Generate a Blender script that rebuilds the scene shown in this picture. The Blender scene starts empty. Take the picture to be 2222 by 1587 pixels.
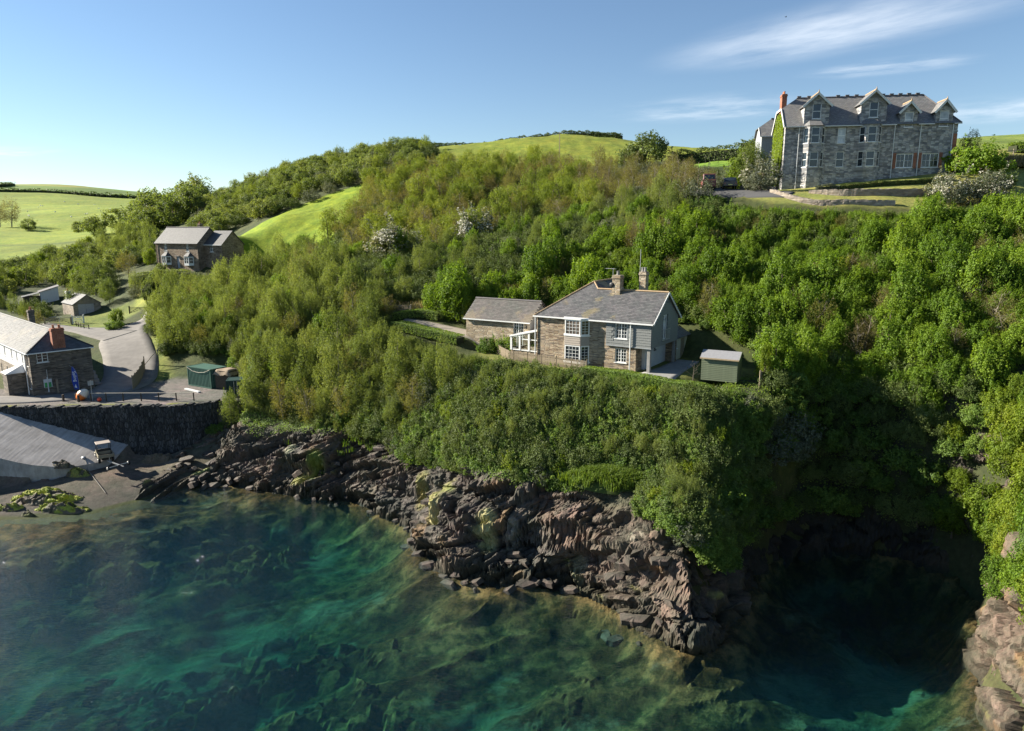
import bpy, bmesh, math, random
import numpy as np
from mathutils import Vector, Matrix
R = math.radians
rng = np.random.default_rng(7)
random.seed(7)
sc = bpy.context.scene
col = sc.collection

# ------------------------------------------------------------------ camera
F = 1514.0; TH = R(11.0); H = 26.0            # focal length in photo pixels, tilt, height over the sea
CT, ST = math.cos(TH), math.sin(TH)
cam = bpy.data.cameras.new('camera'); cam_o = bpy.data.objects.new('camera', cam); col.objects.link(cam_o)
cam.sensor_width = 36.0; cam.lens = F / 2222.0 * 36.0; cam.clip_start = 0.5; cam.clip_end = 6000
cam_o.location = (0, 0, H); cam_o.rotation_euler = (R(90) - TH, 0, 0)
sc.camera = cam_o

# ------------------------------------------------------------------ sky and sun
SUN_EL = R(27); SUN_DIR = Vector((-0.965, 0.26, 0)).normalized()      # towards the sun, on the ground plan
world = bpy.data.worlds.new('World'); sc.world = world; world.use_nodes = True
wn = world.node_tree; wn.nodes.clear()
def N(t, kind, **kw):
    n = t.nodes.new(kind)
    for k, v in kw.items():
        if k.startswith('_'): n.inputs[k[1:].replace('__', ' ')].default_value = v
        else: setattr(n, k, v)
    return n
def ramp(t, stops, interp='LINEAR'):
    n = t.nodes.new('ShaderNodeValToRGB'); n.color_ramp.interpolation = interp
    e = n.color_ramp.elements
    while len(e) < len(stops): e.new(0.5)
    for el, (p, c) in zip(e, stops):
        el.position = p
        el.color = (c[0], c[1], c[2], 1) if isinstance(c, (tuple, list)) else (c, c, c, 1)
    return n
sky = N(wn, 'ShaderNodeTexSky', sky_type='NISHITA', sun_disc=False, sun_elevation=SUN_EL,
        sun_rotation=math.atan2(SUN_DIR.x, SUN_DIR.y), altitude=30.0, air_density=1.0, dust_density=0.0, ozone_density=3.2)
bgn = N(wn, 'ShaderNodeBackground'); bgn.inputs['Strength'].default_value = 0.05
outw = N(wn, 'ShaderNodeOutputWorld')
# wisps of high cloud: noise on a flat cloud deck reached along the view direction
tc = N(wn, 'ShaderNodeTexCoord'); sep = N(wn, 'ShaderNodeSeparateXYZ'); wn.links.new(tc.outputs['Generated'], sep.inputs[0])
mz = N(wn, 'ShaderNodeMath', operation='MAXIMUM'); wn.links.new(sep.outputs[2], mz.inputs[0]); mz.inputs[1].default_value = 0.02
dx = N(wn, 'ShaderNodeMath', operation='DIVIDE'); wn.links.new(sep.outputs[0], dx.inputs[0]); wn.links.new(mz.outputs[0], dx.inputs[1])
dy = N(wn, 'ShaderNodeMath', operation='DIVIDE'); wn.links.new(sep.outputs[1], dy.inputs[0]); wn.links.new(mz.outputs[0], dy.inputs[1])
cmb = N(wn, 'ShaderNodeCombineXYZ'); wn.links.new(dx.outputs[0], cmb.inputs[0]); wn.links.new(dy.outputs[0], cmb.inputs[1])
def cloud_streak(center, ang, lx, ly, seed, lo, hi):
    # one long wisp lying on the cloud deck at a given place, frayed by stretched noise
    mp = N(wn, 'ShaderNodeMapping', vector_type='TEXTURE'); mp.inputs['Location'].default_value = (center[0], center[1], 0)
    mp.inputs['Rotation'].default_value = (0, 0, R(ang)); mp.inputs['Scale'].default_value = (lx, ly, 1)
    wn.links.new(cmb.outputs[0], mp.inputs[0])
    nz = N(wn, 'ShaderNodeTexNoise', _Scale=1.6, _Detail=7.0, _Roughness=0.6)
    o2 = N(wn, 'ShaderNodeVectorMath', operation='ADD'); wn.links.new(mp.outputs[0], o2.inputs[0]); o2.inputs[1].default_value = (seed, seed * 1.7, 0)
    wn.links.new(o2.outputs[0], nz.inputs['Vector'])
    ln = N(wn, 'ShaderNodeVectorMath', operation='LENGTH'); wn.links.new(mp.outputs[0], ln.inputs[0])
    fall = N(wn, 'ShaderNodeMapRange', interpolation_type='SMOOTHSTEP'); wn.links.new(ln.outputs['Value'], fall.inputs[0])
    fall.inputs[1].default_value = 0.0; fall.inputs[2].default_value = 1.0; fall.inputs[3].default_value = 1.0; fall.inputs[4].default_value = 0.0
    cut = N(wn, 'ShaderNodeMapRange', interpolation_type='SMOOTHSTEP'); wn.links.new(nz.outputs[0], cut.inputs[0])
    cut.inputs[1].default_value = lo; cut.inputs[2].default_value = hi
    m = N(wn, 'ShaderNodeMath', operation='MULTIPLY'); wn.links.new(fall.outputs[0], m.inputs[0]); wn.links.new(cut.outputs[0], m.inputs[1])
    return m.outputs[0]
def deck(px, py):
    u, v = (px - 1111) / F, (793.5 - py) / F
    d = (u, CT + v * ST, -ST + v * CT); return (d[0] / d[2], d[1] / d[2])
def streak(p0, p1, width, seed, lo, hi):
    a, b = np.array(deck(*p0)), np.array(deck(*p1)); c = (a + b) / 2; d = b - a
    return cloud_streak(c, math.degrees(math.atan2(d[1], d[0])), np.linalg.norm(d) * 0.5, width, seed, lo, hi)
streaks = [streak((1400, 165), (2520, -100), 0.62, 3.0, 0.12, 0.8), streak((1700, 168), (2180, 122), 0.34, 9.0, 0.25, 0.95),
           streak((1280, 262), (1900, 208), 0.9, 21.0, 0.34, 0.85), streak((1930, 262), (2500, 215), 1.1, 33.0, 0.25, 0.85),
           streak((-160, 345), (130, 318), 0.7, 41.0, 0.34, 0.7), streak((600, -330), (1500, -560), 0.4, 51.0, 0.35, 0.8)]
acc = streaks[0]
for s_ in streaks[1:]:
    m = N(wn, 'ShaderNodeMath', operation='MAXIMUM'); wn.links.new(acc, m.inputs[0]); wn.links.new(s_, m.inputs[1]); acc = m.outputs[0]
mf = N(wn, 'ShaderNodeMath', operation='MULTIPLY'); wn.links.new(acc, mf.inputs[0]); mf.inputs[1].default_value = 0.78
mixw = N(wn, 'ShaderNodeMix', data_type='RGBA'); wn.links.new(mf.outputs[0], mixw.inputs[0]); wn.links.new(sky.outputs[0], mixw.inputs[6])
mixw.inputs[7].default_value = (7.6, 8.2, 8.9, 1)
wn.links.new(mixw.outputs[2], bgn.inputs['Color']); wn.links.new(bgn.outputs[0], outw.inputs['Surface'])

sun = bpy.data.lights.new('sun', 'SUN'); sun.energy = 4.9; sun.angle = R(0.5); sun.color = (1.0, 0.93, 0.80)
sun_o = bpy.data.objects.new('sun', sun); col.objects.link(sun_o); sun_o.location = (-60, 20, 60)
sd = Vector((SUN_DIR.x * math.cos(SUN_EL), SUN_DIR.y * math.cos(SUN_EL), math.sin(SUN_EL)))
sun_o.rotation_euler = sd.to_track_quat('Z', 'Y').to_euler()

sc.view_settings.view_transform = 'Standard'; sc.view_settings.look = 'None'; sc.view_settings.gamma = 1.0
sc.view_settings.use_curve_mapping = False; sc.view_settings.exposure = 1.55
sc.render.engine = 'CYCLES'
sc.cycles.use_denoising = True
sc.cycles.max_bounces = 8; sc.cycles.diffuse_bounces = 3; sc.cycles.glossy_bounces = 3; sc.cycles.transmission_bounces = 4
sc.cycles.transparent_max_bounces = 12; sc.cycles.volume_bounces = 0; sc.cycles.sample_clamp_indirect = 6.0
sc.cycles.caustics_reflective = False; sc.cycles.caustics_refractive = False

# ------------------------------------------------------------------ numbers: noise, projection
def h3(i, j, k):
    v = np.sin(i * 127.1 + j * 311.7 + k * 74.7) * 43758.5453
    return v - np.floor(v)
def vnoise(x, y, z=0.0):
    x, y, z = np.broadcast_arrays(np.asarray(x, float), np.asarray(y, float), np.asarray(z, float))
    i, j, k = np.floor(x), np.floor(y), np.floor(z); a, b, c = x - i, y - j, z - k
    a, b, c = a * a * (3 - 2 * a), b * b * (3 - 2 * b), c * c * (3 - 2 * c)
    r = 0
    for di in (0, 1):
        for dj in (0, 1):
            for dk in (0, 1):
                r = r + h3(i + di, j + dj, k + dk) * (a if di else 1 - a) * (b if dj else 1 - b) * (c if dk else 1 - c)
    return r
def fbm(x, y, z=0.0, o=4, g=0.5):
    r, a, t = 0, 1.0, 0
    for n in range(o):
        r = r + a * vnoise(x * 2 ** n + 17.3 * n, y * 2 ** n - 9.1 * n, np.asarray(z) * 2 ** n + 5.7 * n); t += a; a *= g
    return r / t
def ss(a, b, x):
    t = np.clip((np.asarray(x, float) - a) / (b - a), 0, 1); return t * t * (3 - 2 * t)
def ray(px, py):
    u, v = (px - 1111) / F, (793.5 - py) / F
    return np.array([u, CT + v * ST, -ST + v * CT])
def at_y(px, py, Y):                   # the point seen at a pixel, Y metres ahead
    d = ray(px, py); p = d * (Y / d[1]); return np.array([p[0], p[1], p[2] + H])
def at_z(px, py, z):                   # the point seen at a pixel, at height z
    d = ray(px, py); p = d * ((z - H) / d[2]); return np.array([p[0], p[1], p[2] + H])
def project(x, y, z):
    zz = z - H; dep = y * CT - zz * ST; up = y * ST + zz * CT
    return 1111 + F * x / dep, 793.5 - F * up / dep
def inpoly(x, y, poly):
    x, y = np.asarray(x, float), np.asarray(y, float); r = np.zeros(np.broadcast(x, y).shape, bool); n = len(poly)
    for i in range(n):
        (x0, y0), (x1, y1) = poly[i][:2], poly[(i + 1) % n][:2]
        if y0 == y1: continue
        r ^= ((y0 > y) != (y1 > y)) & (x < (x1 - x0) * (y - y0) / (y1 - y0) + x0)
    return r
def dist_line(x, y, pts):
    best = np.full(np.broadcast(x, y).shape, 1e9)
    for (ax, ay), (bx, by) in zip(pts[:-1], pts[1:]):
        ddx, ddy = bx - ax, by - ay; L = ddx * ddx + ddy * ddy + 1e-9
        t = np.clip(((x - ax) * ddx + (y - ay) * ddy) / L, 0, 1)
        best = np.minimum(best, np.hypot(x - ax - t * ddx, y - ay - t * ddy))
    return best

# ------------------------------------------------------------------ the lie of the land
COAST_PX = [(0, 1122), (90, 1118), (210, 1108), (330, 1078), (430, 1052), (500, 1052), (600, 1066), (690, 1077), (745, 1082), (790, 1097),
            (850, 1118), (905, 1150), (895, 1190), (980, 1236), (1080, 1272), (1150, 1266), (1280, 1292), (1360, 1332), (1430, 1382), (1485, 1412), (1540, 1402)]
COAST = [(-170, 66), (-110, 66), (-75, 63)] + [tuple(at_z(a, b, 0)[:2]) for a, b in COAST_PX] + \
        [(14.6, 43.0), (16.2, 46.5), (18.2, 50.0), (22.0, 53.0), (27.0, 54.2), (31.5, 53.0), (34.2, 49.5), (33.8, 46.0), (31.0, 42.0), (28.4, 38.4), (26.4, 34.5), (25.5, 31.0), (26.6, 26.0), (29.0, 12.0), (31.0, -60.0)]
LAND = COAST + [(2500, -60), (2500, 3000), (-2500, 3000), (-2500, 66)]
cp = []
for a, b in [(x, y) for x, y in COAST]: cp.append((a, b, 0.0))
def K(px, py, Y, dz=0.0): p = at_y(px, py, Y); cp.append((p[0], p[1], p[2] + dz))
# rim of the bare rock
for a in [(500, 905, 77.5), (560, 905, 76.5), (640, 915, 74), (700, 925, 71), (780, 935, 68), (850, 945, 65.5), (930, 955, 62.5), (1000, 965, 59), (1060, 972, 57),
          (1150, 990, 55), (1230, 1010, 53.5), (1330, 1020, 52.5), (1440, 1060, 50), (1510, 1130, 47), (1575, 1200, 44.5)]: K(*a)
# garden shelf below and around the cottage
for a in [(1100, 790, 68), (1180, 800, 65.5), (1300, 808, 62.5), (1400, 818, 60), (1500, 828, 58.5), (1600, 836, 57.5), (1650, 840, 57.2)]: K(*a)
for x, y in [(5, 72), (12, 66), (18, 62), (21, 60.5), (10, 71), (16, 66)]: cp.append((x, y, 13.2))
cp += [(-2.0, 76.0, 14.0), (0.5, 78.0, 14.2), (-8, 80, 15.0), (-14, 84, 15.8), (-4.0, 72.5, 13.5), (-9, 73, 12.6), (-15, 76, 13.0)]
# steep bank behind the cottage up to the lawn of the big house
cp += [(25, 65, 14.6), (22, 68, 15.2), (17, 73, 16.2), (10, 79, 17.0), (2, 84, 17.6), (31, 71, 18.6), (24, 77, 20.2), (15, 84, 21.6), (5, 92, 22.0), (-8, 96, 20.5),
       (33, 78, 22.6), (26, 86, 25.2), (16, 94, 25.4), (4, 103, 25.0), (-10, 108, 23.5), (-26, 106, 20.0), (-24, 92, 16.5), (-32, 84, 12.5), (-40, 92, 10.8), (-36, 106, 17.0), (-46, 112, 15.5)]
# gully and the right headland
cp += [(12.4, 42.2, 4.6), (13.4, 44.6, 6.2), (11.2, 43.0, 5.6), (9.5, 45.0, 6.6), (22.0, 56.5, 7.5), (25.0, 59.5, 11.0), (28.0, 62.0, 13.0), (20.0, 54.5, 8.5), (17.6, 51.5, 8.0), (16.0, 49.0, 7.5), (18.0, 56.0, 12.8), (21.5, 58.5, 12.8), (27.5, 58.0, 7.5), (31.5, 57.0, 8.0),
       (37.0, 51.0, 9.5), (36.5, 47.0, 9.0), (35.5, 56.0, 12.0), (34.0, 43.0, 9.2), (31.4, 39.0, 8.6), (29.6, 35.0, 7.4), (28.6, 31.0, 6.6), (29.8, 26.5, 6.8), (36.5, 40, 11.5), (40, 50, 13.5), (37, 62, 17.0), (45, 52, 16.0), (46, 62, 20.0), (38, 28, 12.5), (43, 40, 14.0), (31, 65, 16.0),
       (38, 72, 21.2), (47, 74, 24.2), (60, 55, 20.0), (60, 70, 24.5), (40, 5, 13.0), (60, 25, 17.0), (90, 60, 27.0), (45, -40, 13)]
# lawns and the big house shelf
cp += [(32, 88, 29.2), (40, 85.0, 29.1), (48, 84.3, 29.1), (56, 84.0, 29.2), (41, 86.8, 29.6), (48, 86.2, 29.6), (54, 86.6, 29.7), (40, 89.6, 30.5), (45, 88.6, 30.7), (50, 88.3, 30.8), (55, 89.3, 31.1), (37, 96.5, 31.1), (44, 95, 31.8), (52, 93.7, 32.4), (59, 93, 33.2), (31, 99, 31.3), (26, 97, 31.4), (32, 94, 31.0), (36, 108, 32.2), (58, 104, 34.2), (66, 93, 32.6), (74, 92, 33.4),
       (68, 104, 36.6), (84, 108, 38.0), (95, 100, 36.0), (66, 84, 29.2), (78, 82, 30.0), (40, 120, 34.5), (60, 125, 38.5), (110, 130, 42.0), (28, 106, 31.0)]
# hill behind the trees
for a in [(1000, 545, 116), (900, 560, 112), (800, 545, 118), (1150, 520, 112), (1300, 470, 112), (1000, 480, 135), (1200, 430, 135), (1400, 400, 135), (1500, 365, 135), (850, 470, 140),
          (700, 450, 160), (600, 475, 152), (500, 512, 142), (560, 500, 150), (650, 400, 195), (560, 425, 195), (480, 470, 190), (440, 490, 200),
          (830, 385, 178), (960, 320, 235), (1100, 302, 245), (1230, 290, 250), (1330, 300, 250), (1450, 318, 245), (1600, 330, 240), (1100, 350, 205), (1300, 340, 205), (1500, 340, 180),
          (760, 352, 225), (640, 375, 235), (540, 420, 245), (480, 450, 250)]: K(*a)
cp += [(0, 330, 48), (60, 300, 54), (100, 220, 50), (160, 180, 52), (-60, 330, 40), (0, 600, 40), (300, 500, 50), (-40, 480, 36), (200, 900, 50), (600, 300, 70)]
# valley at the left: terrace, track, farmhouse shelf, far fields
cp += [(-62, 78, 6.7), (-52, 77.5, 6.7), (-42, 78, 6.6), (-36, 80.5, 6.5), (-46, 84, 6.6), (-38, 87, 6.8), (-50, 90, 7.6), (-58, 88, 7.2), (-70, 92, 7.4), (-76, 80, 6.8), (-90, 90, 7.8), (-56, 97, 9.0), (-60, 106, 10.2), (-70, 106, 9.8), (-58, 114, 11.6), (-60, 120, 12.9),
       (-68, 122, 11.2), (-78, 125, 10.8), (-82, 132, 11.0), (-70, 140, 17.4), (-66, 150, 19.3), (-48, 120, 15.5), (-50, 98, 9.6), (-69, 138, 17.6), (-59, 134, 18.9), (-64, 143, 18.9), (-52, 140, 20.0), (-60, 131, 17.0), (-64, 124, 14.6), (-66, 132, 16.2)]
for a in [(60, 610, 165), (150, 600, 170), (20, 700, 118), (60, 650, 140), (0, 560, 215), (150, 545, 225), (240, 520, 240), (330, 500, 250), (380, 480, 270), (0, 505, 290), (100, 500, 320), (200, 505, 310), (300, 470, 360),
          (0, 470, 400), (150, 455, 430), (300, 452, 440), (0, 425, 560), (150, 428, 570), (300, 435, 600), (430, 440, 640), (0, 398, 760), (100, 399, 780), (180, 404, 800), (280, 418, 820), (380, 428, 850), (440, 431, 900), (-200, 400, 760), (-300, 480, 400), (-200, 600, 170)]: K(*a)
cp += [(-500, 300, 30), (-400, 1100, 62), (-900, 900, 75), (-700, 600, 60), (-300, 1200, 55), (-120, 100, 9), (-160, 90, 9)]
# sea bed
cp += [(-40, 55, -2.2), (-25, 55, -2.2), (-10, 50, -2.2), (-45, 45, -5.0), (-25, 40, -4.2), (-8, 38, -2.8), (4, 38, -2.2), (12, 35, -2.6), (20, 42, -2.2), (20, 33, -3.4), (21, 46.5, -1.4), (0, 25, -4.6), (-30, 20, -8.0), (20, 15, -5.0), (0, -40, -7), (-100, 30, -7), (-100, -40, -8), (-62, 54, -3.5), (-150, 50, -4)]
cp = np.array(cp); C2 = 4.0
def _phi(ax, ay): return np.sqrt((ax[:, None] - cp[None, :, 0]) ** 2 + (ay[:, None] - cp[None, :, 1]) ** 2 + C2)
_n = len(cp); _A = np.zeros((_n + 1, _n + 1)); _A[:_n, :_n] = -_phi(cp[:, 0], cp[:, 1]) + np.eye(_n) * 0.35; _A[:_n, _n] = 1; _A[_n, :_n] = 1
_w = np.linalg.solve(_A, np.append(cp[:, 2], 0))
QW = [(-72.0, 73.5), (-60.0, 74.2), (-53.0, 74.6), (-44.5, 75.2), (-36.5, 75.6), (-33.5, 77.5)]      # line of the quay wall
def rbf(x, y):
    x, y = np.broadcast_arrays(np.asarray(x, float), np.asarray(y, float)); s = x.shape; x, y = x.ravel(), y.ravel(); o = np.empty(len(x))
    for i in range(0, len(x), 20000): o[i:i + 20000] = -_phi(x[i:i + 20000], y[i:i + 20000]) @ _w[:-1] + _w[-1]
    return o.reshape(s)
QX, QY = np.array(QW).T
def beach(x, y):                        # slipway and shingle in front of the quay wall
    return np.minimum(5.6 - 0.30 * (x + 53.0) + 0.25 * (y - 74.5), 6.45)
SLX, SLY = np.array([-120, -52, -50, -48.6, -46.8, -45.2, -43.6, -42.7]), np.array([66.6, 67.2, 67.3, 67.5, 68.1, 69.0, 70.6, 72.7])
def Z(x, y):
    x, y = np.broadcast_arrays(np.asarray(x, float), np.asarray(y, float))
    z = rbf(x, y)
    near = np.interp(x, QX, QY)
    # terrace behind the quay wall
    w = (x > -110) & (x < -31) & (y > near - 0.35) & (y < 96)
    tz = 6.7 + 0.07 * np.maximum(y - 84, 0) * ss(-44, -52, x)
    z = np.where(w, tz + (z - tz) * ss(86, 95, y + 0.25 * (x + 45) * (x > -45)), z)
    f = (x < -31) & (x > -170) & (y <= near - 0.35) & (y > 52)
    if f.any():
        xs, ys = x[f], y[f]; dc = dist_line(xs, ys, COAST); dc = np.where(inpoly(xs, ys, LAND), dc, -dc); fy = near[f] - ys
        k = ss(-39.5, -32.5, xs); shg = np.minimum(0.13 * dc + 0.1, 1.9); bz = np.where((ys > np.interp(xs, SLX, SLY)) & (xs < -42), np.maximum(beach(xs, ys), shg), shg); bz = np.maximum(bz, -3.0)
        z = z.copy(); z[f] = bz * (1 - k) + z[f] * k
    # level shelf of the cottage garden
    g = ss(3.0, 0.3, np.maximum(np.abs((x - 10.2) * 0.835 + (y - 67.5) * -0.55) - 15, 0) + np.maximum(np.abs((x - 10.2) * 0.55 + (y - 67.5) * 0.835) - 5.2, 0))
    z = z + (13.2 - z) * g
    return z
def ground(px, py, y0=30.0, y1=1200.0):
    d = ray(px, py); ys = np.geomspace(y0, y1, 900); p = d[None, :] * (ys / d[1])[:, None]
    zz = p[:, 2] + H - Z(p[:, 0], p[:, 1]); i = np.argmax(zz < 0)
    if zz[i] >= 0: i = len(ys) - 1
    a, b = max(i - 1, 0), i; t = zz[a] / (zz[a] - zz[b] + 1e-9); q = p[a] + (p[b] - p[a]) * t
    return np.array([q[0], q[1], float(Z(q[0], q[1]))])
# ------------------------------------------------------------------ tools
def tag(o, label=None, cat=None, group=None, kind=None):
    if label: o['label'] = label
    if cat: o['category'] = cat
    if group: o['group'] = group
    if kind: o['kind'] = kind
    return o
def link(name, me, mat=None, parent=None):
    o = bpy.data.objects.new(name, me); col.objects.link(o)
    if mat is not None and me is not None:
        me.materials.clear(); me.materials.append(mat)
    if parent is not None: o.parent = parent
    return o
def empty(name, loc, rz=0.0):
    o = bpy.data.objects.new(name, None); col.objects.link(o); o.location = loc; o.rotation_euler = (0, 0, rz); o.empty_display_size = 0.3
    return o
def mesh_np(name, v, f, smooth=False, colors=None, uv=None):
    me = bpy.data.meshes.new(name); v = np.ascontiguousarray(v, np.float32); f = np.ascontiguousarray(f, np.int32)
    me.vertices.add(len(v)); me.vertices.foreach_set('co', v.ravel())
    k = f.shape[1]; me.loops.add(f.size); me.loops.foreach_set('vertex_index', f.ravel())
    me.polygons.add(len(f)); me.polygons.foreach_set('loop_start', np.arange(0, f.size, k, dtype=np.int32))
    me.polygons.foreach_set('use_smooth', np.full(len(f), smooth, bool))
    me.update(calc_edges=True)
    if colors is not None:
        a = me.color_attributes.new('tint', 'FLOAT_COLOR', 'POINT'); c = np.ones((len(v), 4), np.float32); c[:, :colors.shape[1]] = colors; a.data.foreach_set('color', c.ravel())
    return me
class MB:                                  # gathers simple solids into one mesh
    def __init__(s): s.v = []; s.f = []; s.uv = {}
    def add(s, vs, fs):
        b = len(s.v); s.v += [tuple(map(float, p)) for p in vs]; s.f += [tuple(i + b for i in q) for q in fs]; return s
    def box(s, x0, x1, y0, y1, z0, z1):
        return s.add([(x0, y0, z0), (x1, y0, z0), (x1, y1, z0), (x0, y1, z0), (x0, y0, z1), (x1, y0, z1), (x1, y1, z1), (x0, y1, z1)],
                     [(0, 3, 2, 1), (4, 5, 6, 7), (0, 1, 5, 4), (1, 2, 6, 5), (2, 3, 7, 6), (3, 0, 4, 7)])
    def bar(s, a, b, w, h=None, up=(0, 0, 1)):       # a beam of section w x h from a to b
        a, b = Vector(a), Vector(b); d = (b - a).normalized(); u = Vector(up)
        if abs(d.dot(u)) > 0.98: u = Vector((1, 0, 0))
        r = d.cross(u).normalized(); u = r.cross(d).normalized(); h = h or w; r *= w / 2; u *= h / 2
        c = [a - r - u, a + r - u, a + r + u, a - r + u, b - r - u, b + r - u, b + r + u, b - r + u]
        return s.add(c, [(0, 1, 2, 3), (7, 6, 5, 4), (0, 4, 5, 1), (1, 5, 6, 2), (2, 6, 7, 3), (3, 7, 4, 0)])
    def tube(s, pts, r, n=8, caps=True):
        pts = [Vector(p) for p in pts]; rr = r if isinstance(r, (list, tuple)) else [r] * len(pts); b = len(s.v)
        ref = None
        for i, p in enumerate(pts):
            d = (pts[min(i + 1, len(pts) - 1)] - pts[max(i - 1, 0)]).normalized()
            if ref is None: ref = Vector((0, 0, 1)) if abs(d.z) < 0.9 else Vector((1, 0, 0))
            u = d.cross(ref).normalized(); w = u.cross(d).normalized()
            for k in range(n):
                a = 2 * math.pi * k / n; q = p + (u * math.cos(a) + w * math.sin(a)) * rr[i]; s.v.append(tuple(q))
        for i in range(len(pts) - 1):
            for k in range(n):
                k2 = (k + 1) % n; s.f.append((b + i * n + k, b + i * n + k2, b + (i + 1) * n + k2, b + (i + 1) * n + k))
        if caps:
            s.f.append(tuple(b + k for k in range(n))[::-1]); s.f.append(tuple(b + (len(pts) - 1) * n + k for k in range(n)))
        return s
    def prism(s, poly, d):                            # closed outline pushed along d
        d = Vector(d); n = len(poly); a = [Vector(p) for p in poly]
        s.add([tuple(p) for p in a] + [tuple(p + d) for p in a], [tuple(range(n))[::-1], tuple(range(n, 2 * n))] + [(i, (i + 1) % n, (i + 1) % n + n, i + n) for i in range(n)])
        return s
    def lathe(s, prof, c=(0, 0, 0), n=14, axis='z'):
        b = len(s.v)
        for r, h in prof:
            for k in range(n):
                a = 2 * math.pi * k / n; x, y = r * math.cos(a), r * math.sin(a)
                q = (x, y, h) if axis == 'z' else ((h, x, y) if axis == 'x' else (x, h, y)); s.v.append((q[0] + c[0], q[1] + c[1], q[2] + c[2]))
        for i in range(len(prof) - 1):
            for k in range(n): s.f.append((b + i * n + k, b + i * n + (k + 1) % n, b + (i + 1) * n + (k + 1) % n, b + (i + 1) * n + k))
        s.f.append(tuple(b + k for k in range(n))[::-1]); s.f.append(tuple(b + (len(prof) - 1) * n + k for k in range(n)))
        return s
    def build(s, name, mat=None, parent=None, smooth=False, bevel=0.0):
        me = bpy.data.meshes.new(name); me.from_pydata(s.v, [], s.f)
        bm = bmesh.new(); bm.from_mesh(me); bmesh.ops.recalc_face_normals(bm, faces=bm.faces)
        if bevel: bmesh.ops.bevel(bm, geom=list(bm.edges), offset=bevel, segments=1, affect='EDGES', clamp_overlap=True)
        bm.to_mesh(me); bm.free(); me.update()
        if smooth: me.polygons.foreach_set('use_smooth', np.ones(len(me.polygons), bool))
        return link(name, me, mat, parent)
def copy_tree(o, parent=None):
    c = o.copy(); col.objects.link(c); c.parent = parent
    for ch in list(o.children): copy_tree(ch, c)
    return c

# ------------------------------------------------------------------ materials
def mat(name):
    m = bpy.data.materials.new(name); m.use_nodes = True; t = m.node_tree; t.nodes.clear()
    o = N(t, 'ShaderNodeOutputMaterial'); b = N(t, 'ShaderNodeBsdfPrincipled'); t.links.new(b.outputs[0], o.inputs['Surface'])
    return m, t, b, o
def coords(t, scale=(1, 1, 1), kind='Object'):
    c = N(t, 'ShaderNodeTexCoord'); mp = N(t, 'ShaderNodeMapping'); mp.inputs['Scale'].default_value = scale; t.links.new(c.outputs[kind], mp.inputs[0]); return mp.outputs[0]
def bump(t, b, height, strength=0.4, dist=0.05):
    n = N(t, 'ShaderNodeBump'); n.inputs['Strength'].default_value = strength; n.inputs['Distance'].default_value = dist
    t.links.new(height, n.inputs['Height']); t.links.new(n.outputs[0], b.inputs['Normal']); return n
def mixc(t, fac, a, b, mode='MIX'):
    n = N(t, 'ShaderNodeMix', data_type='RGBA', blend_type=mode)
    for i, v in ((0, fac), (6, a), (7, b)):
        if isinstance(v, (int, float)): n.inputs[i].default_value = v
        elif isinstance(v, tuple): n.inputs[i].default_value = (*v, 1)
        else: t.links.new(v, n.inputs[i])
    return n.outputs[2]
def plain(name, c, rough=0.7, metal=0.0, var=0.18, scale=6.0, bumps=0.0, spec=0.3):
    m, t, b, o = mat(name); v = coords(t)
    n1 = N(t, 'ShaderNodeTexNoise', _Scale=scale, _Detail=6.0, _Roughness=0.65); t.links.new(v, n1.inputs['Vector'])
    r = ramp(t, [(0.25, tuple(x * (1 - var) for x in c)), (0.75, tuple(min(1, x * (1 + var)) for x in c))]); t.links.new(n1.outputs[0], r.inputs[0])
    t.links.new(r.outputs[0], b.inputs['Base Color']); b.inputs['Roughness'].default_value = rough; b.inputs['Metallic'].default_value = metal; b.inputs['Specular IOR Level'].default_value = spec
    if bumps: bump(t, b, n1.outputs[0], bumps, 0.03)
    return m
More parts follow.
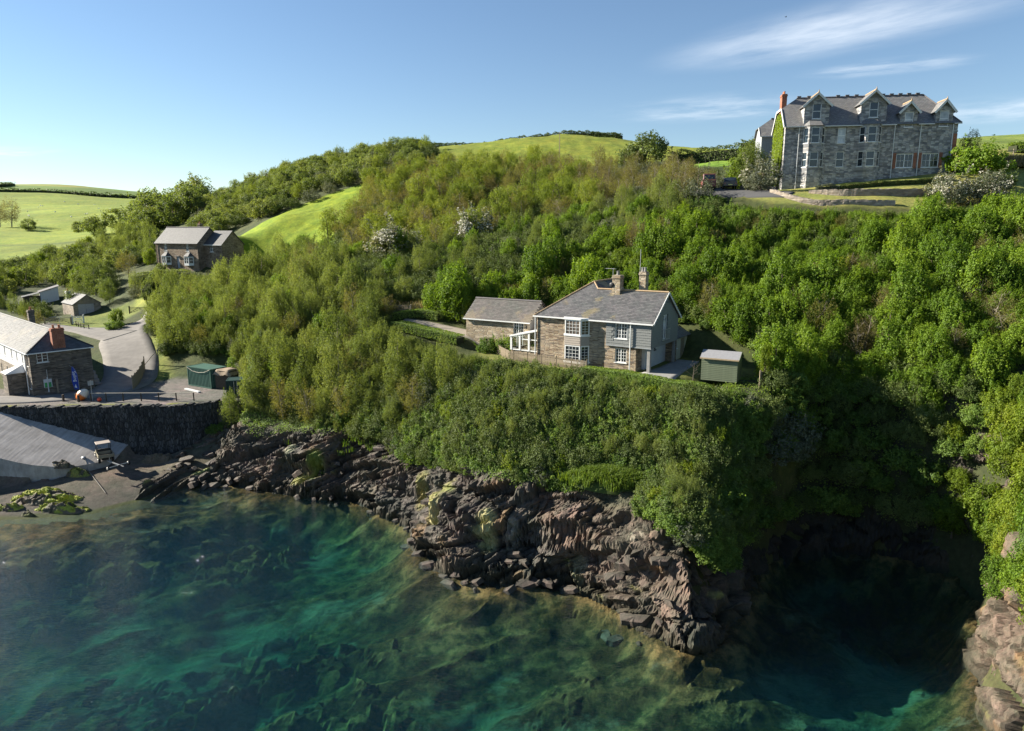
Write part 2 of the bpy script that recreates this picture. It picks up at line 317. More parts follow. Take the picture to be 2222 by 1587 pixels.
def stone(name, cols, sx=2.2, sz=8.0, mortar=(0.30, 0.27, 0.22), mort=0.05, bstr=0.7, rough=0.85, tint=1.0, stain=0.35):
    # flat-bedded rubble: cells stretched along the course, joints recessed
    m, t, b, o = mat(name); c = N(t, 'ShaderNodeTexCoord'); sp = N(t, 'ShaderNodeSeparateXYZ'); t.links.new(c.outputs['Object'], sp.inputs[0])
    ad = N(t, 'ShaderNodeMath', operation='ADD'); t.links.new(sp.outputs[0], ad.inputs[0]); t.links.new(sp.outputs[1], ad.inputs[1])
    cb = N(t, 'ShaderNodeCombineXYZ'); t.links.new(ad.outputs[0], cb.inputs[0]); t.links.new(sp.outputs[2], cb.inputs[1])
    wob = N(t, 'ShaderNodeTexNoise', _Scale=1.1, _Detail=2.0); t.links.new(c.outputs['Object'], wob.inputs['Vector'])
    wv = N(t, 'ShaderNodeVectorMath', operation='MULTIPLY_ADD'); t.links.new(wob.outputs['Color'], wv.inputs[0]); wv.inputs[1].default_value = (0.12, 0.10, 0); t.links.new(cb.outputs[0], wv.inputs[2])
    mp = N(t, 'ShaderNodeMapping'); mp.inputs['Scale'].default_value = (sx, sz, 1); t.links.new(wv.outputs[0], mp.inputs[0])
    v1 = N(t, 'ShaderNodeTexVoronoi', voronoi_dimensions='2D', _Scale=1.0, _Randomness=0.85); t.links.new(mp.outputs[0], v1.inputs['Vector'])
    v2 = N(t, 'ShaderNodeTexVoronoi', voronoi_dimensions='2D', feature='DISTANCE_TO_EDGE', _Scale=1.0, _Randomness=0.85); t.links.new(mp.outputs[0], v2.inputs['Vector'])
    k = len(cols); r = ramp(t, [((i + 0.5) / k, cc) for i, cc in enumerate(cols)], 'CONSTANT' if False else 'LINEAR')
    sc_ = N(t, 'ShaderNodeSeparateColor'); t.links.new(v1.outputs['Color'], sc_.inputs[0]); t.links.new(sc_.outputs[0], r.inputs[0])
    e = N(t, 'ShaderNodeMapRange'); t.links.new(v2.outputs['Distance'], e.inputs[0]); e.inputs[1].default_value = mort * 0.4; e.inputs[2].default_value = mort * 1.6
    n2 = N(t, 'ShaderNodeTexNoise', _Scale=14.0, _Detail=5.0, _Roughness=0.7); t.links.new(c.outputs['Object'], n2.inputs['Vector'])
    g = mixc(t, 0.35, r.outputs[0], n2.outputs['Color'], 'OVERLAY')
    g = mixc(t, e.outputs[0], mortar, g)
    n3 = N(t, 'ShaderNodeTexNoise', _Scale=0.55, _Detail=5.0, _Roughness=0.6); t.links.new(c.outputs['Object'], n3.inputs['Vector'])
    st = ramp(t, [(0.35, 1.0 - stain), (0.62, 1.05)]); t.links.new(n3.outputs[0], st.inputs[0]); g = mixc(t, 1.0, g, st.outputs[0], 'MULTIPLY')
    t.links.new(g, b.inputs['Base Color']); b.inputs['Roughness'].default_value = rough; b.inputs['Specular IOR Level'].default_value = 0.25
    hh = N(t, 'ShaderNodeMath', operation='MULTIPLY_ADD'); t.links.new(sc_.outputs[1], hh.inputs[0]); hh.inputs[1].default_value = 0.6; t.links.new(e.outputs[0], hh.inputs[2])
    h2 = N(t, 'ShaderNodeMath', operation='MULTIPLY_ADD'); t.links.new(n2.outputs[0], h2.inputs[0]); h2.inputs[1].default_value = 0.4; t.links.new(hh.outputs[0], h2.inputs[2])
    bump(t, b, h2.outputs[0], bstr, 0.06)
    return m
def slate(name, c0, c1, lichen=(0.30, 0.25, 0.14), lf=0.58, w=0.34, hgt=0.21, bstr=0.55, kind='UV', rough=0.62):
    m, t, b, o = mat(name); v = coords(t, (1, 1, 1), kind)
    br = N(t, 'ShaderNodeTexBrick'); br.offset = 0.5; br.inputs['Scale'].default_value = 1.0; br.inputs['Brick Width'].default_value = w; br.inputs['Row Height'].default_value = hgt
    br.inputs['Mortar Size'].default_value = 0.012; br.inputs['Mortar Smooth'].default_value = 0.2; br.inputs['Bias'].default_value = 0.0
    br.inputs['Color1'].default_value = (*c0, 1); br.inputs['Color2'].default_value = (*c1, 1); br.inputs['Mortar'].default_value = (*[x * 0.45 for x in c0], 1); t.links.new(v, br.inputs['Vector'])
    ob = N(t, 'ShaderNodeTexCoord')
    n1 = N(t, 'ShaderNodeTexNoise', _Scale=0.8, _Detail=7.0, _Roughness=0.68); t.links.new(ob.outputs['Object'], n1.inputs['Vector'])
    lr = ramp(t, [(lf, 0.0), (lf + 0.12, 0.65)]); t.links.new(n1.outputs[0], lr.inputs[0])
    g = mixc(t, lr.outputs[0], br.outputs[0], lichen)
    n2 = N(t, 'ShaderNodeTexNoise', _Scale=9.0, _Detail=4.0, _Roughness=0.7); t.links.new(ob.outputs['Object'], n2.inputs['Vector']); g = mixc(t, 0.4, g, n2.outputs['Color'], 'OVERLAY')
    hsv = N(t, 'ShaderNodeHueSaturation'); hsv.inputs['Saturation'].default_value = 0.7; t.links.new(g, hsv.inputs['Color'])
    t.links.new(hsv.outputs[0], b.inputs['Base Color']); b.inputs['Roughness'].default_value = rough; b.inputs['Specular IOR Level'].default_value = 0.4
    iv = N(t, 'ShaderNodeMath', operation='SUBTRACT'); iv.inputs[0].default_value = 1.0; t.links.new(br.outputs['Fac'], iv.inputs[1])
    ml = N(t, 'ShaderNodeMath', operation='MULTIPLY_ADD'); t.links.new(n2.outputs[0], ml.inputs[0]); ml.inputs[1].default_value = 0.5; t.links.new(iv.outputs[0], ml.inputs[2])
    bump(t, b, ml.outputs[0], bstr, 0.03)
    return m
def leafmat(name, cols, trans=0.48, rough=0.55, sat_jit=0.06):
    # colour by leaf and by plant; light also shines through the blade
    m, t, b, o = mat(name); t.nodes.remove(b)
    at = N(t, 'ShaderNodeAttribute', attribute_name='tint'); oi = N(t, 'ShaderNodeObjectInfo')
    sp = N(t, 'ShaderNodeSeparateColor'); t.links.new(at.outputs['Color'], sp.inputs[0])
    m1 = N(t, 'ShaderNodeMath', operation='MULTIPLY_ADD'); t.links.new(oi.outputs['Random'], m1.inputs[0]); m1.inputs[1].default_value = 0.5
    m0 = N(t, 'ShaderNodeMath', operation='MULTIPLY'); t.links.new(sp.outputs[0], m0.inputs[0]); m0.inputs[1].default_value = 0.5; t.links.new(m0.outputs[0], m1.inputs[2])
    k = len(cols); r = ramp(t, [(i / (k - 1), c) for i, c in enumerate(cols)]); t.links.new(m1.outputs[0], r.inputs[0])
    hs = N(t, 'ShaderNodeHueSaturation'); t.links.new(r.outputs[0], hs.inputs['Color'])
    mv = N(t, 'ShaderNodeMapRange'); t.links.new(sp.outputs[1], mv.inputs[0]); mv.inputs[3].default_value = 0.7; mv.inputs[4].default_value = 1.3; t.links.new(mv.outputs[0], hs.inputs['Value'])
    d = N(t, 'ShaderNodeBsdfPrincipled'); d.inputs['Roughness'].default_value = rough; d.inputs['Specular IOR Level'].default_value = 0.25; t.links.new(hs.outputs[0], d.inputs['Base Color'])
    tr = N(t, 'ShaderNodeBsdfTranslucent'); y = mixc(t, 1.0, hs.outputs[0], (1.25, 1.2, 0.5), 'MULTIPLY'); t.links.new(y, tr.inputs['Color'])
    mx = N(t, 'ShaderNodeMixShader'); mx.inputs[0].default_value = trans; t.links.new(d.outputs[0], mx.inputs[1]); t.links.new(tr.outputs[0], mx.inputs[2]); t.links.new(mx.outputs[0], o.inputs['Surface'])
    return m
def tinted(name, rough=0.9, nscale=3.0, amount=0.3, bstr=0.35, bd=0.1, fine=22.0, spec=0.2):
    m, t, b, o = mat(name); at = N(t, 'ShaderNodeAttribute', attribute_name='tint'); v = coords(t)
    n1 = N(t, 'ShaderNodeTexNoise', _Scale=nscale, _Detail=8.0, _Roughness=0.7); t.links.new(v, n1.inputs['Vector'])
    n2 = N(t, 'ShaderNodeTexNoise', _Scale=fine, _Detail=3.0, _Roughness=0.7); t.links.new(v, n2.inputs['Vector'])
    n4 = N(t, 'ShaderNodeTexNoise', _Scale=nscale * 0.06, _Detail=5.0, _Roughness=0.6); t.links.new(v, n4.inputs['Vector'])
    r1 = ramp(t, [(0.3, 1 - amount), (0.7, 1 + amount)]); t.links.new(n1.outputs[0], r1.inputs[0])
    r4 = ramp(t, [(0.3, (1 - amount * 0.7, 1 - amount * 0.4, 1 - amount * 0.7)), (0.7, (1 + amount * 0.8, 1 + amount * 0.4, 1 + amount * 0.3))]); t.links.new(n4.outputs[0], r4.inputs[0])
    n6 = N(t, 'ShaderNodeTexNoise', _Scale=nscale * 0.24, _Detail=6.0, _Roughness=0.7); t.links.new(v, n6.inputs['Vector']); r6 = ramp(t, [(0.32, (1 - amount, 1 - amount * 0.7, 1 - amount)), (0.68, (1 + amount, 1 + amount * 0.6, 1 + amount * 0.5))]); t.links.new(n6.outputs[0], r6.inputs[0])
    g = mixc(t, 1.0, at.outputs['Color'], r1.outputs[0], 'MULTIPLY'); g = mixc(t, 0.8, g, r6.outputs[0], 'MULTIPLY'); g = mixc(t, 1.0, g, r4.outputs[0], 'MULTIPLY'); g = mixc(t, 0.3, g, n2.outputs['Color'], 'OVERLAY')
    t.links.new(g, b.inputs['Base Color']); b.inputs['Roughness'].default_value = rough; b.inputs['Specular IOR Level'].default_value = spec
    ad = N(t, 'ShaderNodeMath', operation='MULTIPLY_ADD'); t.links.new(n2.outputs[0], ad.inputs[0]); ad.inputs[1].default_value = 0.4; t.links.new(n1.outputs[0], ad.inputs[2])
    bump(t, b, ad.outputs[0], bstr, bd); return m
def glass(name, c=(0.015, 0.02, 0.025), rough=0.03):
    m, t, b, o = mat(name); v = coords(t, (0.6, 0.6, 0.6)); n1 = N(t, 'ShaderNodeTexNoise', _Scale=1.3, _Detail=2.0); t.links.new(v, n1.inputs['Vector'])
    r = ramp(t, [(0.35, c), (0.7, tuple(x * 2.6 for x in c))]); t.links.new(n1.outputs[0], r.inputs[0]); t.links.new(r.outputs[0], b.inputs['Base Color'])
    b.inputs['Roughness'].default_value = rough; b.inputs['Specular IOR Level'].default_value = 0.75; bump(t, b, n1.outputs[0], 0.06, 0.05); return m

M = {}
M['ground'] = tinted('ground_cover', nscale=2.2, amount=0.32, bstr=0.6, bd=0.12, fine=14.0)
M['rock'] = tinted('slate_rock', rough=0.75, nscale=5.0, amount=0.35, bstr=0.8, bd=0.10, fine=26.0, spec=0.35)

# ------------------------------------------------------------------ terrain
def axis(lo, hi, step, far0, far1, grow):
    a = list(np.arange(lo, hi, step)); s = step
    while a[-1] < far1: s *= grow; a.append(a[-1] + s)
    s = step; b = []
    x = lo
    while x > far0: s *= grow; x -= s; b.append(x)
    return np.array(b[::-1] + a)
gx = axis(-92, 72, 0.55, -1500, 1300, 1.045); gy = axis(24, 165, 0.55, -80, 1900, 1.028)
GX, GY = np.meshgrid(gx, gy); GZ = Z(GX, GY)
IN = inpoly(GX, GY, LAND); CD = dist_line(GX, GY, COAST)
SD = np.where(IN, CD, -CD)                                  # metres inland from the waterline
BAND = 10.5
rough = (fbm(GX * 0.35, GY * 0.35, 0, 4) - 0.5) * 0.7 * ss(12, 30, CD) + (fbm(GX * 0.03, GY * 0.03, 3, 3) - 0.5) * 5 * ss(180, 420, GY)
def world_poly(pix, y0=30.0): return [tuple(ground(a, b, y0)[:2]) for a, b in pix]
def polymask(poly, soft=0.8):
    i = inpoly(GX, GY, poly); d = dist_line(GX, GY, list(poly) + [poly[0]]); return ss(-soft, soft, np.where(i, d, -d))
def smooth_line(pts, n=6):
    p = [np.array(q, float) for q in pts]; o = []
    for i in range(len(p) - 1):
        a, b, c, d = p[max(i - 1, 0)], p[i], p[i + 1], p[min(i + 2, len(p) - 1)]
        for k in range(n):
            t = k / n; o.append(0.5 * ((2 * b) + (-a + c) * t + (2 * a - 5 * b + 4 * c - d) * t * t + (-a + 3 * b - 3 * c + d) * t ** 3))
    return [tuple(q) for q in o + [p[-1]]]
TERR = [(-110, 73.2), (-72, 73.4), (-60, 74.1), (-36.5, 75.6), (-33.5, 78), (-34.5, 84), (-37, 88), (-44, 89), (-47, 87), (-47.5, 84), (-110, 84)]
HEDGE_LINE = world_poly([(-120, 418), (0, 419), (100, 421), (200, 427), (300, 433), (400, 438), (470, 441)], 250)
POLY = dict(
    mid_field=[(-66, 139), (-52, 133), (-44, 131), (-34, 136), (-31, 150), (-34, 176), (-44, 172), (-56, 160), (-66, 150)],
    top_field=[(-30, 240), (-26, 300), (60, 310), (95, 240), (75, 185), (60, 165), (20, 172), (-5, 187), (-20, 212)],
    side_field=world_poly([(1475, 345), (1610, 325), (1620, 352), (1560, 362), (1480, 368)], 120),
    field_a=[(-330, 250), (-60, 250), (-90, 330), (-110, 420)] + HEDGE_LINE[::-1] + [(-900, 540), (-900, 250)],
    field_b=HEDGE_LINE[::1] + [(-160, 900), (-300, 1200), (-1500, 1200), (-1500, 540), (-900, 540)],
    field_top=world_poly([(0, 404), (60, 402), (130, 404), (185, 408)], 250) + [(-330, 1300), (-1500, 1300), (-1500, 800)],
    field_near=[(-250, 195), (-150, 205), (-112, 232), (-130, 246), (-330, 250), (-420, 240), (-420, 195)],
    track=[(-66.5, 121.5), (-63.5, 121.0), (-66.5, 132), (-67.5, 142), (-68.5, 152), (-76, 155), (-80, 150), (-73, 142), (-70, 131)],
    grass_verge=[(-84, 124), (-77, 118), (-71, 112), (-67, 113), (-66, 117), (-64, 121), (-70, 127), (-77, 123)],
    verge2=[(-54.5, 101), (-50, 94), (-46.5, 88.3), (-44.5, 89.3), (-48.2, 96), (-52.5, 104)],
    lawn=[(28, 94.5), (32, 88), (40, 84.5), (52, 82.5), (64, 82), (80, 84), (100, 90), (100, 112), (62, 112), (60, 99), (36, 99.5)],
    garden=[(-2, 64), (10, 58.5), (22, 54.5), (25, 57), (24, 63), (19, 67), (14, 74), (2, 80), (-4, 72)],
    hotel_field=[(62, 108), (140, 100), (300, 160), (200, 300), (62, 200), (40, 150), (50, 125)],
)
c_ = np.zeros(GX.shape + (3,)); c_[:] = (0.050, 0.062, 0.022)
nz_ = fbm(GX * 0.12, GY * 0.12, 1, 4)[..., None]
c_ = c_ * (0.7 + 0.6 * nz_)
def paint(k, colr, soft=0.8):
    global c_
    m = (polymask(POLY[k], soft) if isinstance(k, str) else k)[..., None]; c_ = c_ * (1 - m) + np.array(colr) * m
far = ss(190, 260, GY); paint(far, (0.085, 0.125, 0.030))
for k, cc, s_ in [('field_a', (0.175, 0.225, 0.026), 3), ('field_b', (0.105, 0.17, 0.030), 4), ('field_top', (0.235, 0.25, 0.06), 4), ('field_near', (0.16, 0.21, 0.028), 2), ('mid_field', (0.17, 0.235, 0.012), 0.8), ('top_field', (0.185, 0.22, 0.026), 1.5), ('side_field', (0.14, 0.24, 0.03), 1.0),
                  ('hotel_field', (0.15, 0.20, 0.045), 3), ('track', (0.22, 0.24, 0.045), 0.7), ('grass_verge', (0.13, 0.16, 0.035), 1.0), ('verge2', (0.14, 0.165, 0.035), 1.0), ('lawn', (0.20, 0.205, 0.060), 0.7), ('garden', (0.13, 0.145, 0.04), 0.6)]: paint(k, cc, s_)
c_ = c_ * (0.6 + 0.8 * fbm(GX * 0.045, GY * 0.045, 6, 5)[..., None]) * (0.85 + 0.3 * fbm(GX * 0.4, GY * 0.4, 7, 3)[..., None]); paint(polymask(TERR, 0.4), (0.135, 0.125, 0.125))
gr = ss(0.45, 0.62, fbm(GX * 0.5, GY * 0.5, 4, 3)) * polymask([(-60, 73.8), (-36, 75.2), (-36, 77.2), (-60, 75.8)], 0.3); paint(gr, (0.14, 0.15, 0.04))
bm_ = (IN & (GX < -30) & (GY < np.interp(GX, QX, QY) + 0.2)).astype(float); shade_ = ss(0.2, 1.6, GZ)[..., None]
shingle = np.array((0.065, 0.06, 0.055)) * (1 - shade_) + np.array((0.135, 0.112, 0.09)) * shade_
shingle = shingle * (0.75 + 0.5 * fbm(GX * 1.2, GY * 1.2, 8, 4)[..., None]); c_ = c_ * (1 - bm_[..., None]) + shingle * bm_[..., None]
near_rock = ss(BAND + 0.5, BAND - 1.5, CD) * (GX > -36); c_ = c_ * (1 - near_rock[..., None] * 0.5) + np.array((0.05, 0.05, 0.03)) * near_rock[..., None] * 0.5
TZ = GZ + rough - 0.9 * ss(BAND, BAND - 2.0, CD) * (GX > -33) - 2.6 * ss(8.5, 6.0, CD) * ss(-33, -29, GX) * ss(19, 16.5, GX)
TZ = np.where(polymask(POLY['lawn'], 1.5) > 0.5, GZ, TZ); TZ = np.where((GX < -30) & (GX > -112) & (GY < 100) | (GX < -54) & (GX > -90) & (GY < 126), GZ, TZ)
slipm = (GY > np.interp(GX, SLX, SLY) - 0.1) & (GX < -43.4) & (GX > -118) & (GY < np.interp(GX, QX, QY) - 0.3); TZ = np.where(slipm, np.minimum(TZ - 1.3, 4.6), TZ)      # bed under the slip
def gridfaces(mask):
    n, m = mask.shape; idx = np.arange(n * m).reshape(n, m); ok = mask[:-1, :-1] | mask[1:, :-1] | mask[:-1, 1:] | mask[1:, 1:]
    return np.stack([idx[:-1, :-1][ok], idx[:-1, 1:][ok], idx[1:, 1:][ok], idx[1:, :-1][ok]], 1)
def compact(v, f, c=None):
    u, inv = np.unique(f, return_inverse=True); return v[u], inv.reshape(f.shape), (c[u] if c is not None else None)
v_, f_, cc_ = compact(np.stack([GX, GY, TZ], -1).reshape(-1, 3), gridfaces(SD > -1.5), c_.reshape(-1, 3))
tag(link('terrain', mesh_np('terrain', v_, f_, True, cc_), M['ground']), kind='structure')
# ------------------------------------------------------------------ cliffs of bedded slate
E1 = np.array([0.86, -0.51, 0.0]); NB = np.array([-0.34 * 0.86 - 0.10, 0.34 * 0.51 - 0.18, 1.0]); NB /= np.linalg.norm(NB)
def blocks(p, T, L, seed, wob=0.5):
    b = p @ NB + wob * T * (fbm(p[:, 0] * 0.25 / T, p[:, 1] * 0.25 / T, p[:, 2] * 0.25 / T + seed, 2) - 0.5) * 4
    s = p @ E1 + 0.35 * L * (vnoise(p[:, 0] / L, p[:, 1] / L, p[:, 2] / L + seed * 3) - 0.5)
    lb = b / T; ly = np.floor(lb); fb = lb - ly; off = h3(ly, seed, 3.0)
    sb = s / (L * (0.6 + 0.8 * h3(ly, seed, 9.0))) + off * 13; bk = np.floor(sb); fs = sb - bk
    val = h3(ly, bk, seed); tilt = (h3(ly + 5, bk, seed + 2) - 0.5)
    edge = np.minimum(np.minimum(fb, 1 - fb) * T, np.minimum(fs, 1 - fs) * L)
    return val + 0.35 * tilt * (fs - 0.5) + 0.25 * (fb - 0.5), edge, val
def cells(p, size, seed):
    # fractured rock: each cell a block with its own stand-out and its own tilted face
    g = p / size + seed * 17.0; b = np.floor(g); best = np.full(len(p), 9.0); sec = np.full(len(p), 9.0); val = np.zeros(len(p)); til = np.zeros(len(p))
    for i in (-1, 0, 1):
        for j in (-1, 0, 1):
            for k in (-1, 0, 1):
                c = b + [i, j, k]; o = np.stack([h3(c[:, 0], c[:, 1], c[:, 2] + 1.7 * n) for n in range(3)], 1); v = g - c - o; d = (v * v).sum(1); h = h3(c[:, 0] + 3, c[:, 1], c[:, 2] + 9); n_ = np.stack([h3(c[:, 0] + 5 + n, c[:, 1] + n, c[:, 2]) for n in range(3)], 1) - 0.5
                m = d < best; sec = np.where(m, best, np.minimum(sec, d)); val = np.where(m, h, val); til = np.where(m, (v * n_).sum(1), til); best = np.minimum(best, d)
    return val, til, np.sqrt(sec) - np.sqrt(best)
RECORD = []
def rockshape(x, y, sd, step):
    z = Z(x, y); e = 1.2; nx = -(Z(x + e, y) - Z(x - e, y)) / (2 * e); ny = -(Z(x, y + e) - Z(x, y - e)) / (2 * e)
    nrm = np.stack([nx, ny, np.ones_like(x) * 0.55], -1); nrm /= np.linalg.norm(nrm, axis=1, keepdims=True)
    wl = ss(-33, -29, x) * ss(18.5, 15.5, x) * ss(-0.6, 0.3, sd); rimh = np.interp(x, [-40, -25, -5, 8, 14, 20], [5.6, 6.2, 7.6, 7.0, 5.8, 5.0]) * (0.85 + 0.3 * vnoise(x * 0.2, y * 0.2, 3))
    tt = (sd + 3.4 * (fbm(x * 0.25, y * 0.25, 11, 3) - 0.5)) / 6.5; prof = np.interp(tt, [-0.3, 0, 0.07, 0.22, 0.31, 0.50, 0.60, 0.85, 1.3], [-0.2, 0.0, 0.20, 0.28, 0.62, 0.70, 0.97, 1.02, 1.15])
    z = z + (np.maximum(prof * rimh, -0.4) - z) * 0.85 * wl * ss(10.0, 7.0, sd); p = np.stack([x, y, z], -1)
    d1, e1, a1 = blocks(p, 0.95, 6.5, 1.0, 0.25); d2, e2, a2 = blocks(p, 0.34, 2.6, 2.0, 0.2); d3, e3, a3 = blocks(p, 0.13, 0.9, 3.0, 0.15)
    buttress = fbm(x * 0.22, y * 0.22, 5.0, 3) - 0.5
    sq = p * [1.0, 1.0, 1.5] + (np.stack([vnoise(x * 0.7, y * 0.7, z + 7 * n) for n in range(3)], 1) - 0.5) * 0.6
    f1, t1, g1_ = cells(sq, 2.9, 1); f2, t2, g2_ = cells(sq, 1.0, 2); f3, t3, g3_ = cells(sq, 0.32, 3)
    mass = np.clip(0.30 * ss(0.42, 0.6, fbm(x * 0.12 + 5, y * 0.12, 2, 2)) + 0.62 * ss(6.5, 10.5, x) + 0.3 * ss(20, 24, x), 0, 0.92)
    low = ss(-0.7, 0.5, z)
    D = ((d1 - 0.45) * 1.35 + (d2 - 0.5) * 0.72 + (d3 - 0.5) * 0.24) * (1 - mass) + (0.22 + 0.85 * mass) * ((f1 - 0.5) * 1.0 + t1 * 1.5 + (f2 - 0.5) * 0.30 + t2 * 0.45 + (f3 - 0.5) * 0.10 + t3 * 0.16 - 0.30 * (1 - ss(0, 0.12, g1_)) - 0.12 * (1 - ss(0, 0.14, g2_))) + buttress * 2.4
    crack = np.minimum(ss(0, 0.16, e1), 0.5 + 0.5 * ss(0, 0.09, e2)); D -= (1 - crack) * 0.35 * (1 - mass)
    fade = ss(0, 3.0, BAND - np.abs(np.where(sd > 0, sd, sd * 2.2)))
    rim = np.interp(x, [-40, -25, -5, 8, 14, 20, 24, 26, 40], [4.2, 4.8, 6.2, 5.8, 4.4, 3.4, 3.4, 8.5, 8.5]); keep = np.exp(-((x - 35.5) / 2.6) ** 2 - ((y - 49.5) / 4.0) ** 2)
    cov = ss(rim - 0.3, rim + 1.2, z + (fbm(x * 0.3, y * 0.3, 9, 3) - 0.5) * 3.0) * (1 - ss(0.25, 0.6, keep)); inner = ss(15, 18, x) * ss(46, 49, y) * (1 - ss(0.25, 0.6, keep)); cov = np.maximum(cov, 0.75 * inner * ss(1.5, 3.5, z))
    D = D * fade * (0.12 + 0.88 * low) * (1 - 0.88 * cov) - 0.45 * cov
    q = p + nrm * D[:, None]; q[:, 2] -= 0.35 * (1 - fade) + 0.9 * (1 - low)
    # colour: grey-brown slate, paler blown faces, rusty beds, weed low down, lichen and guano in patches
    n1 = fbm(q[:, 0] * 0.5, q[:, 1] * 0.5, q[:, 2] * 0.5, 4); n2 = fbm(q[:, 0] * 0.16 + 7, q[:, 1] * 0.16, q[:, 2] * 0.25, 3)
    base = np.array([0.058, 0.053, 0.049]); warm = np.array([0.092, 0.074, 0.061]); pale = np.array([0.14, 0.122, 0.106]); rust = np.array([0.20, 0.115, 0.05]); weed = np.array([0.030, 0.027, 0.016])
    k = (a1 * 0.4 + a2 * 0.35 + a3 * 0.25) * (1 - 0.7 * mass) + (f1 * 0.35 + f2 * 0.4 + f3 * 0.25) * 0.7 * mass
    warm = warm[None] + np.array([0.026, 0.011, 0.007])[None] * ss(0.5, 0.9, f1)[:, None]
    c = base[None] * (0.55 + 0.9 * k)[:, None]
    up = ss(1.5, 5.5, q[:, 2])
    w = np.clip(ss(0.42, 0.62, n2) * 0.85 + 0.25 * up, 0, 1)[:, None]; c = c * (1 - w) + warm * (0.6 + 0.7 * k)[:, None] * w
    w = (ss(0.62, 0.76, n1) * 0.5)[:, None]; c = c * (1 - w) + pale * w
    w = (ss(0.86, 0.93, a1) * ss(0.5, 0.6, n1) * 0.55)[:, None]; c = c * (1 - w) + rust * w
    lowz = ss(1.3, 0.25, q[:, 2] + (n1 - 0.5) * 1.4); w = (lowz * 0.88)[:, None]; c = c * (1 - w) + weed * (0.6 + 0.9 * k)[:, None] * w
    g = (ss(0.66, 0.74, fbm(q[:, 0] * 0.33 + 31, q[:, 1] * 0.33, q[:, 2] * 0.7, 3)) * ss(0.2, 0.8, q[:, 2]) * ss(3.2, 1.4, q[:, 2]) * 0.8)[:, None]; c = c * (1 - g) + np.array([0.30, 0.29, 0.10]) * g
    # pale right headland: bleached, with ochre lichen
    r = (ss(22, 25, x) * ss(50, 44, y))[:, None] * ss(0.3, 1.6, q[:, 2])[:, None]; li = ss(0.55, 0.66, n1)[:, None]
    c = c * (1 - 0.75 * r) + (np.array([0.135, 0.108, 0.085]) * (0.3 + 1.1 * k)[:, None] * (1 - 0.5 * li) + np.array([0.27, 0.15, 0.045]) * 0.5 * li) * 0.75 * r
    # named patches seen on the face: yellow-green run of algae, bright weed pocket, white streaks
    for (px, py, Y, rad, colr, a) in [(955, 1080, 56.0, 1.3, (0.27, 0.27, 0.09), 0.85), (940, 1110, 55.0, 1.0, (0.33, 0.31, 0.16), 0.8), (690, 1050, 67.0, 0.9, (0.10, 0.14, 0.02), 0.85), (1110, 1155, 50.5, 0.7, (0.36, 0.33, 0.29), 0.6), (1060, 1140, 51, 0.8, (0.4, 0.4, 0.2), 0.7), (925, 1030, 59, 0.8, (0.2, 0.19, 0.06), 0.7), (430, 1020, 70.5, 0.9, (0.30, 0.32, 0.12), 0.7),
                                       (1400, 1280, 46, 0.5, (0.3, 0.28, 0.24), 0.5), (1260, 1245, 48, 0.6, (0.3, 0.29, 0.19), 0.5), (640, 1005, 69, 0.6, (0.3, 0.3, 0.2), 0.4)]:
        o = at_y(px, py, Y); m = (ss(1.25, 0.55, np.hypot(x - o[0], y - o[1]) / rad + (n1 - 0.5) * 1.6) * a)[:, None]; c = c * (1 - m) + np.array(colr) * (0.7 + 0.6 * k)[:, None] * m
    cove_shade = (ss(14.5, 17.5, x) * ss(45, 48, y) * (1 - ss(0.2, 0.5, keep)))[:, None]; c = c * (1 - cove_shade) + np.array([0.020, 0.019, 0.017]) * (0.6 + 0.8 * k)[:, None] * cove_shade   # deep shade of the cove put into the rock colour, near black
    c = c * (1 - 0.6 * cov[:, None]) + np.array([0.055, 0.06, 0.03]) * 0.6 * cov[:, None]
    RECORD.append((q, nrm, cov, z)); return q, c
def rockmesh(x0, x1, y0, y1, step, keep):
    ax, ay = np.arange(x0, x1, step), np.arange(y0, y1, step); X, Y = np.meshgrid(ax, ay)
    coarse_x, coarse_y = np.arange(x0, x1 + 1, 1.0), np.arange(y0, y1 + 1, 1.0); CX, CY = np.meshgrid(coarse_x, coarse_y)
    cd = dist_line(CX, CY, COAST); ix = np.clip(((X - x0)).astype(int), 0, len(coarse_x) - 1); iy = np.clip((Y - y0).astype(int), 0, len(coarse_y) - 1)
    near = cd[iy, ix] < BAND + 1.6; xs, ys = X[near], Y[near]
    d = dist_line(xs, ys, COAST); i = inpoly(xs, ys, LAND); sd = np.where(i, d, -d)
    full = np.full(X.shape, -1e9); full[near] = sd
    mask = (full > -BAND / 2.2 - 0.1) & (full < BAND) & keep(X, Y); use = mask
    xs, ys, sd = X[use], Y[use], full[use]; q, c = rockshape(xs, ys, sd, step)
    idx = np.full(X.shape, -1); idx[use] = np.arange(len(xs))
    qd = np.stack([idx[:-1, :-1], idx[:-1, 1:], idx[1:, 1:], idx[1:, :-1]], -1).reshape(-1, 4); qd = qd[(qd >= 0).all(1)]
    return q, qd, c
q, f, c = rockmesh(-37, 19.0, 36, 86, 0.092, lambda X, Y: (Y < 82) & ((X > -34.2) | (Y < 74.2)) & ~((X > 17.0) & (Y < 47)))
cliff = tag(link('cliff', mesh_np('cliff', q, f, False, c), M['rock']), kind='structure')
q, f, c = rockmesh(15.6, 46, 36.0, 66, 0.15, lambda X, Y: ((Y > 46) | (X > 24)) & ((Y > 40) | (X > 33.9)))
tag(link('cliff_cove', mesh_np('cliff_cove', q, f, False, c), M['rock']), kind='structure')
q, f, c = rockmesh(19.9, 34.05, 20, 40.2, 0.085, lambda X, Y: X > 20)
tag(link('cliff_headland', mesh_np('cliff_headland', q, f, False, c), M['rock']), kind='structure')

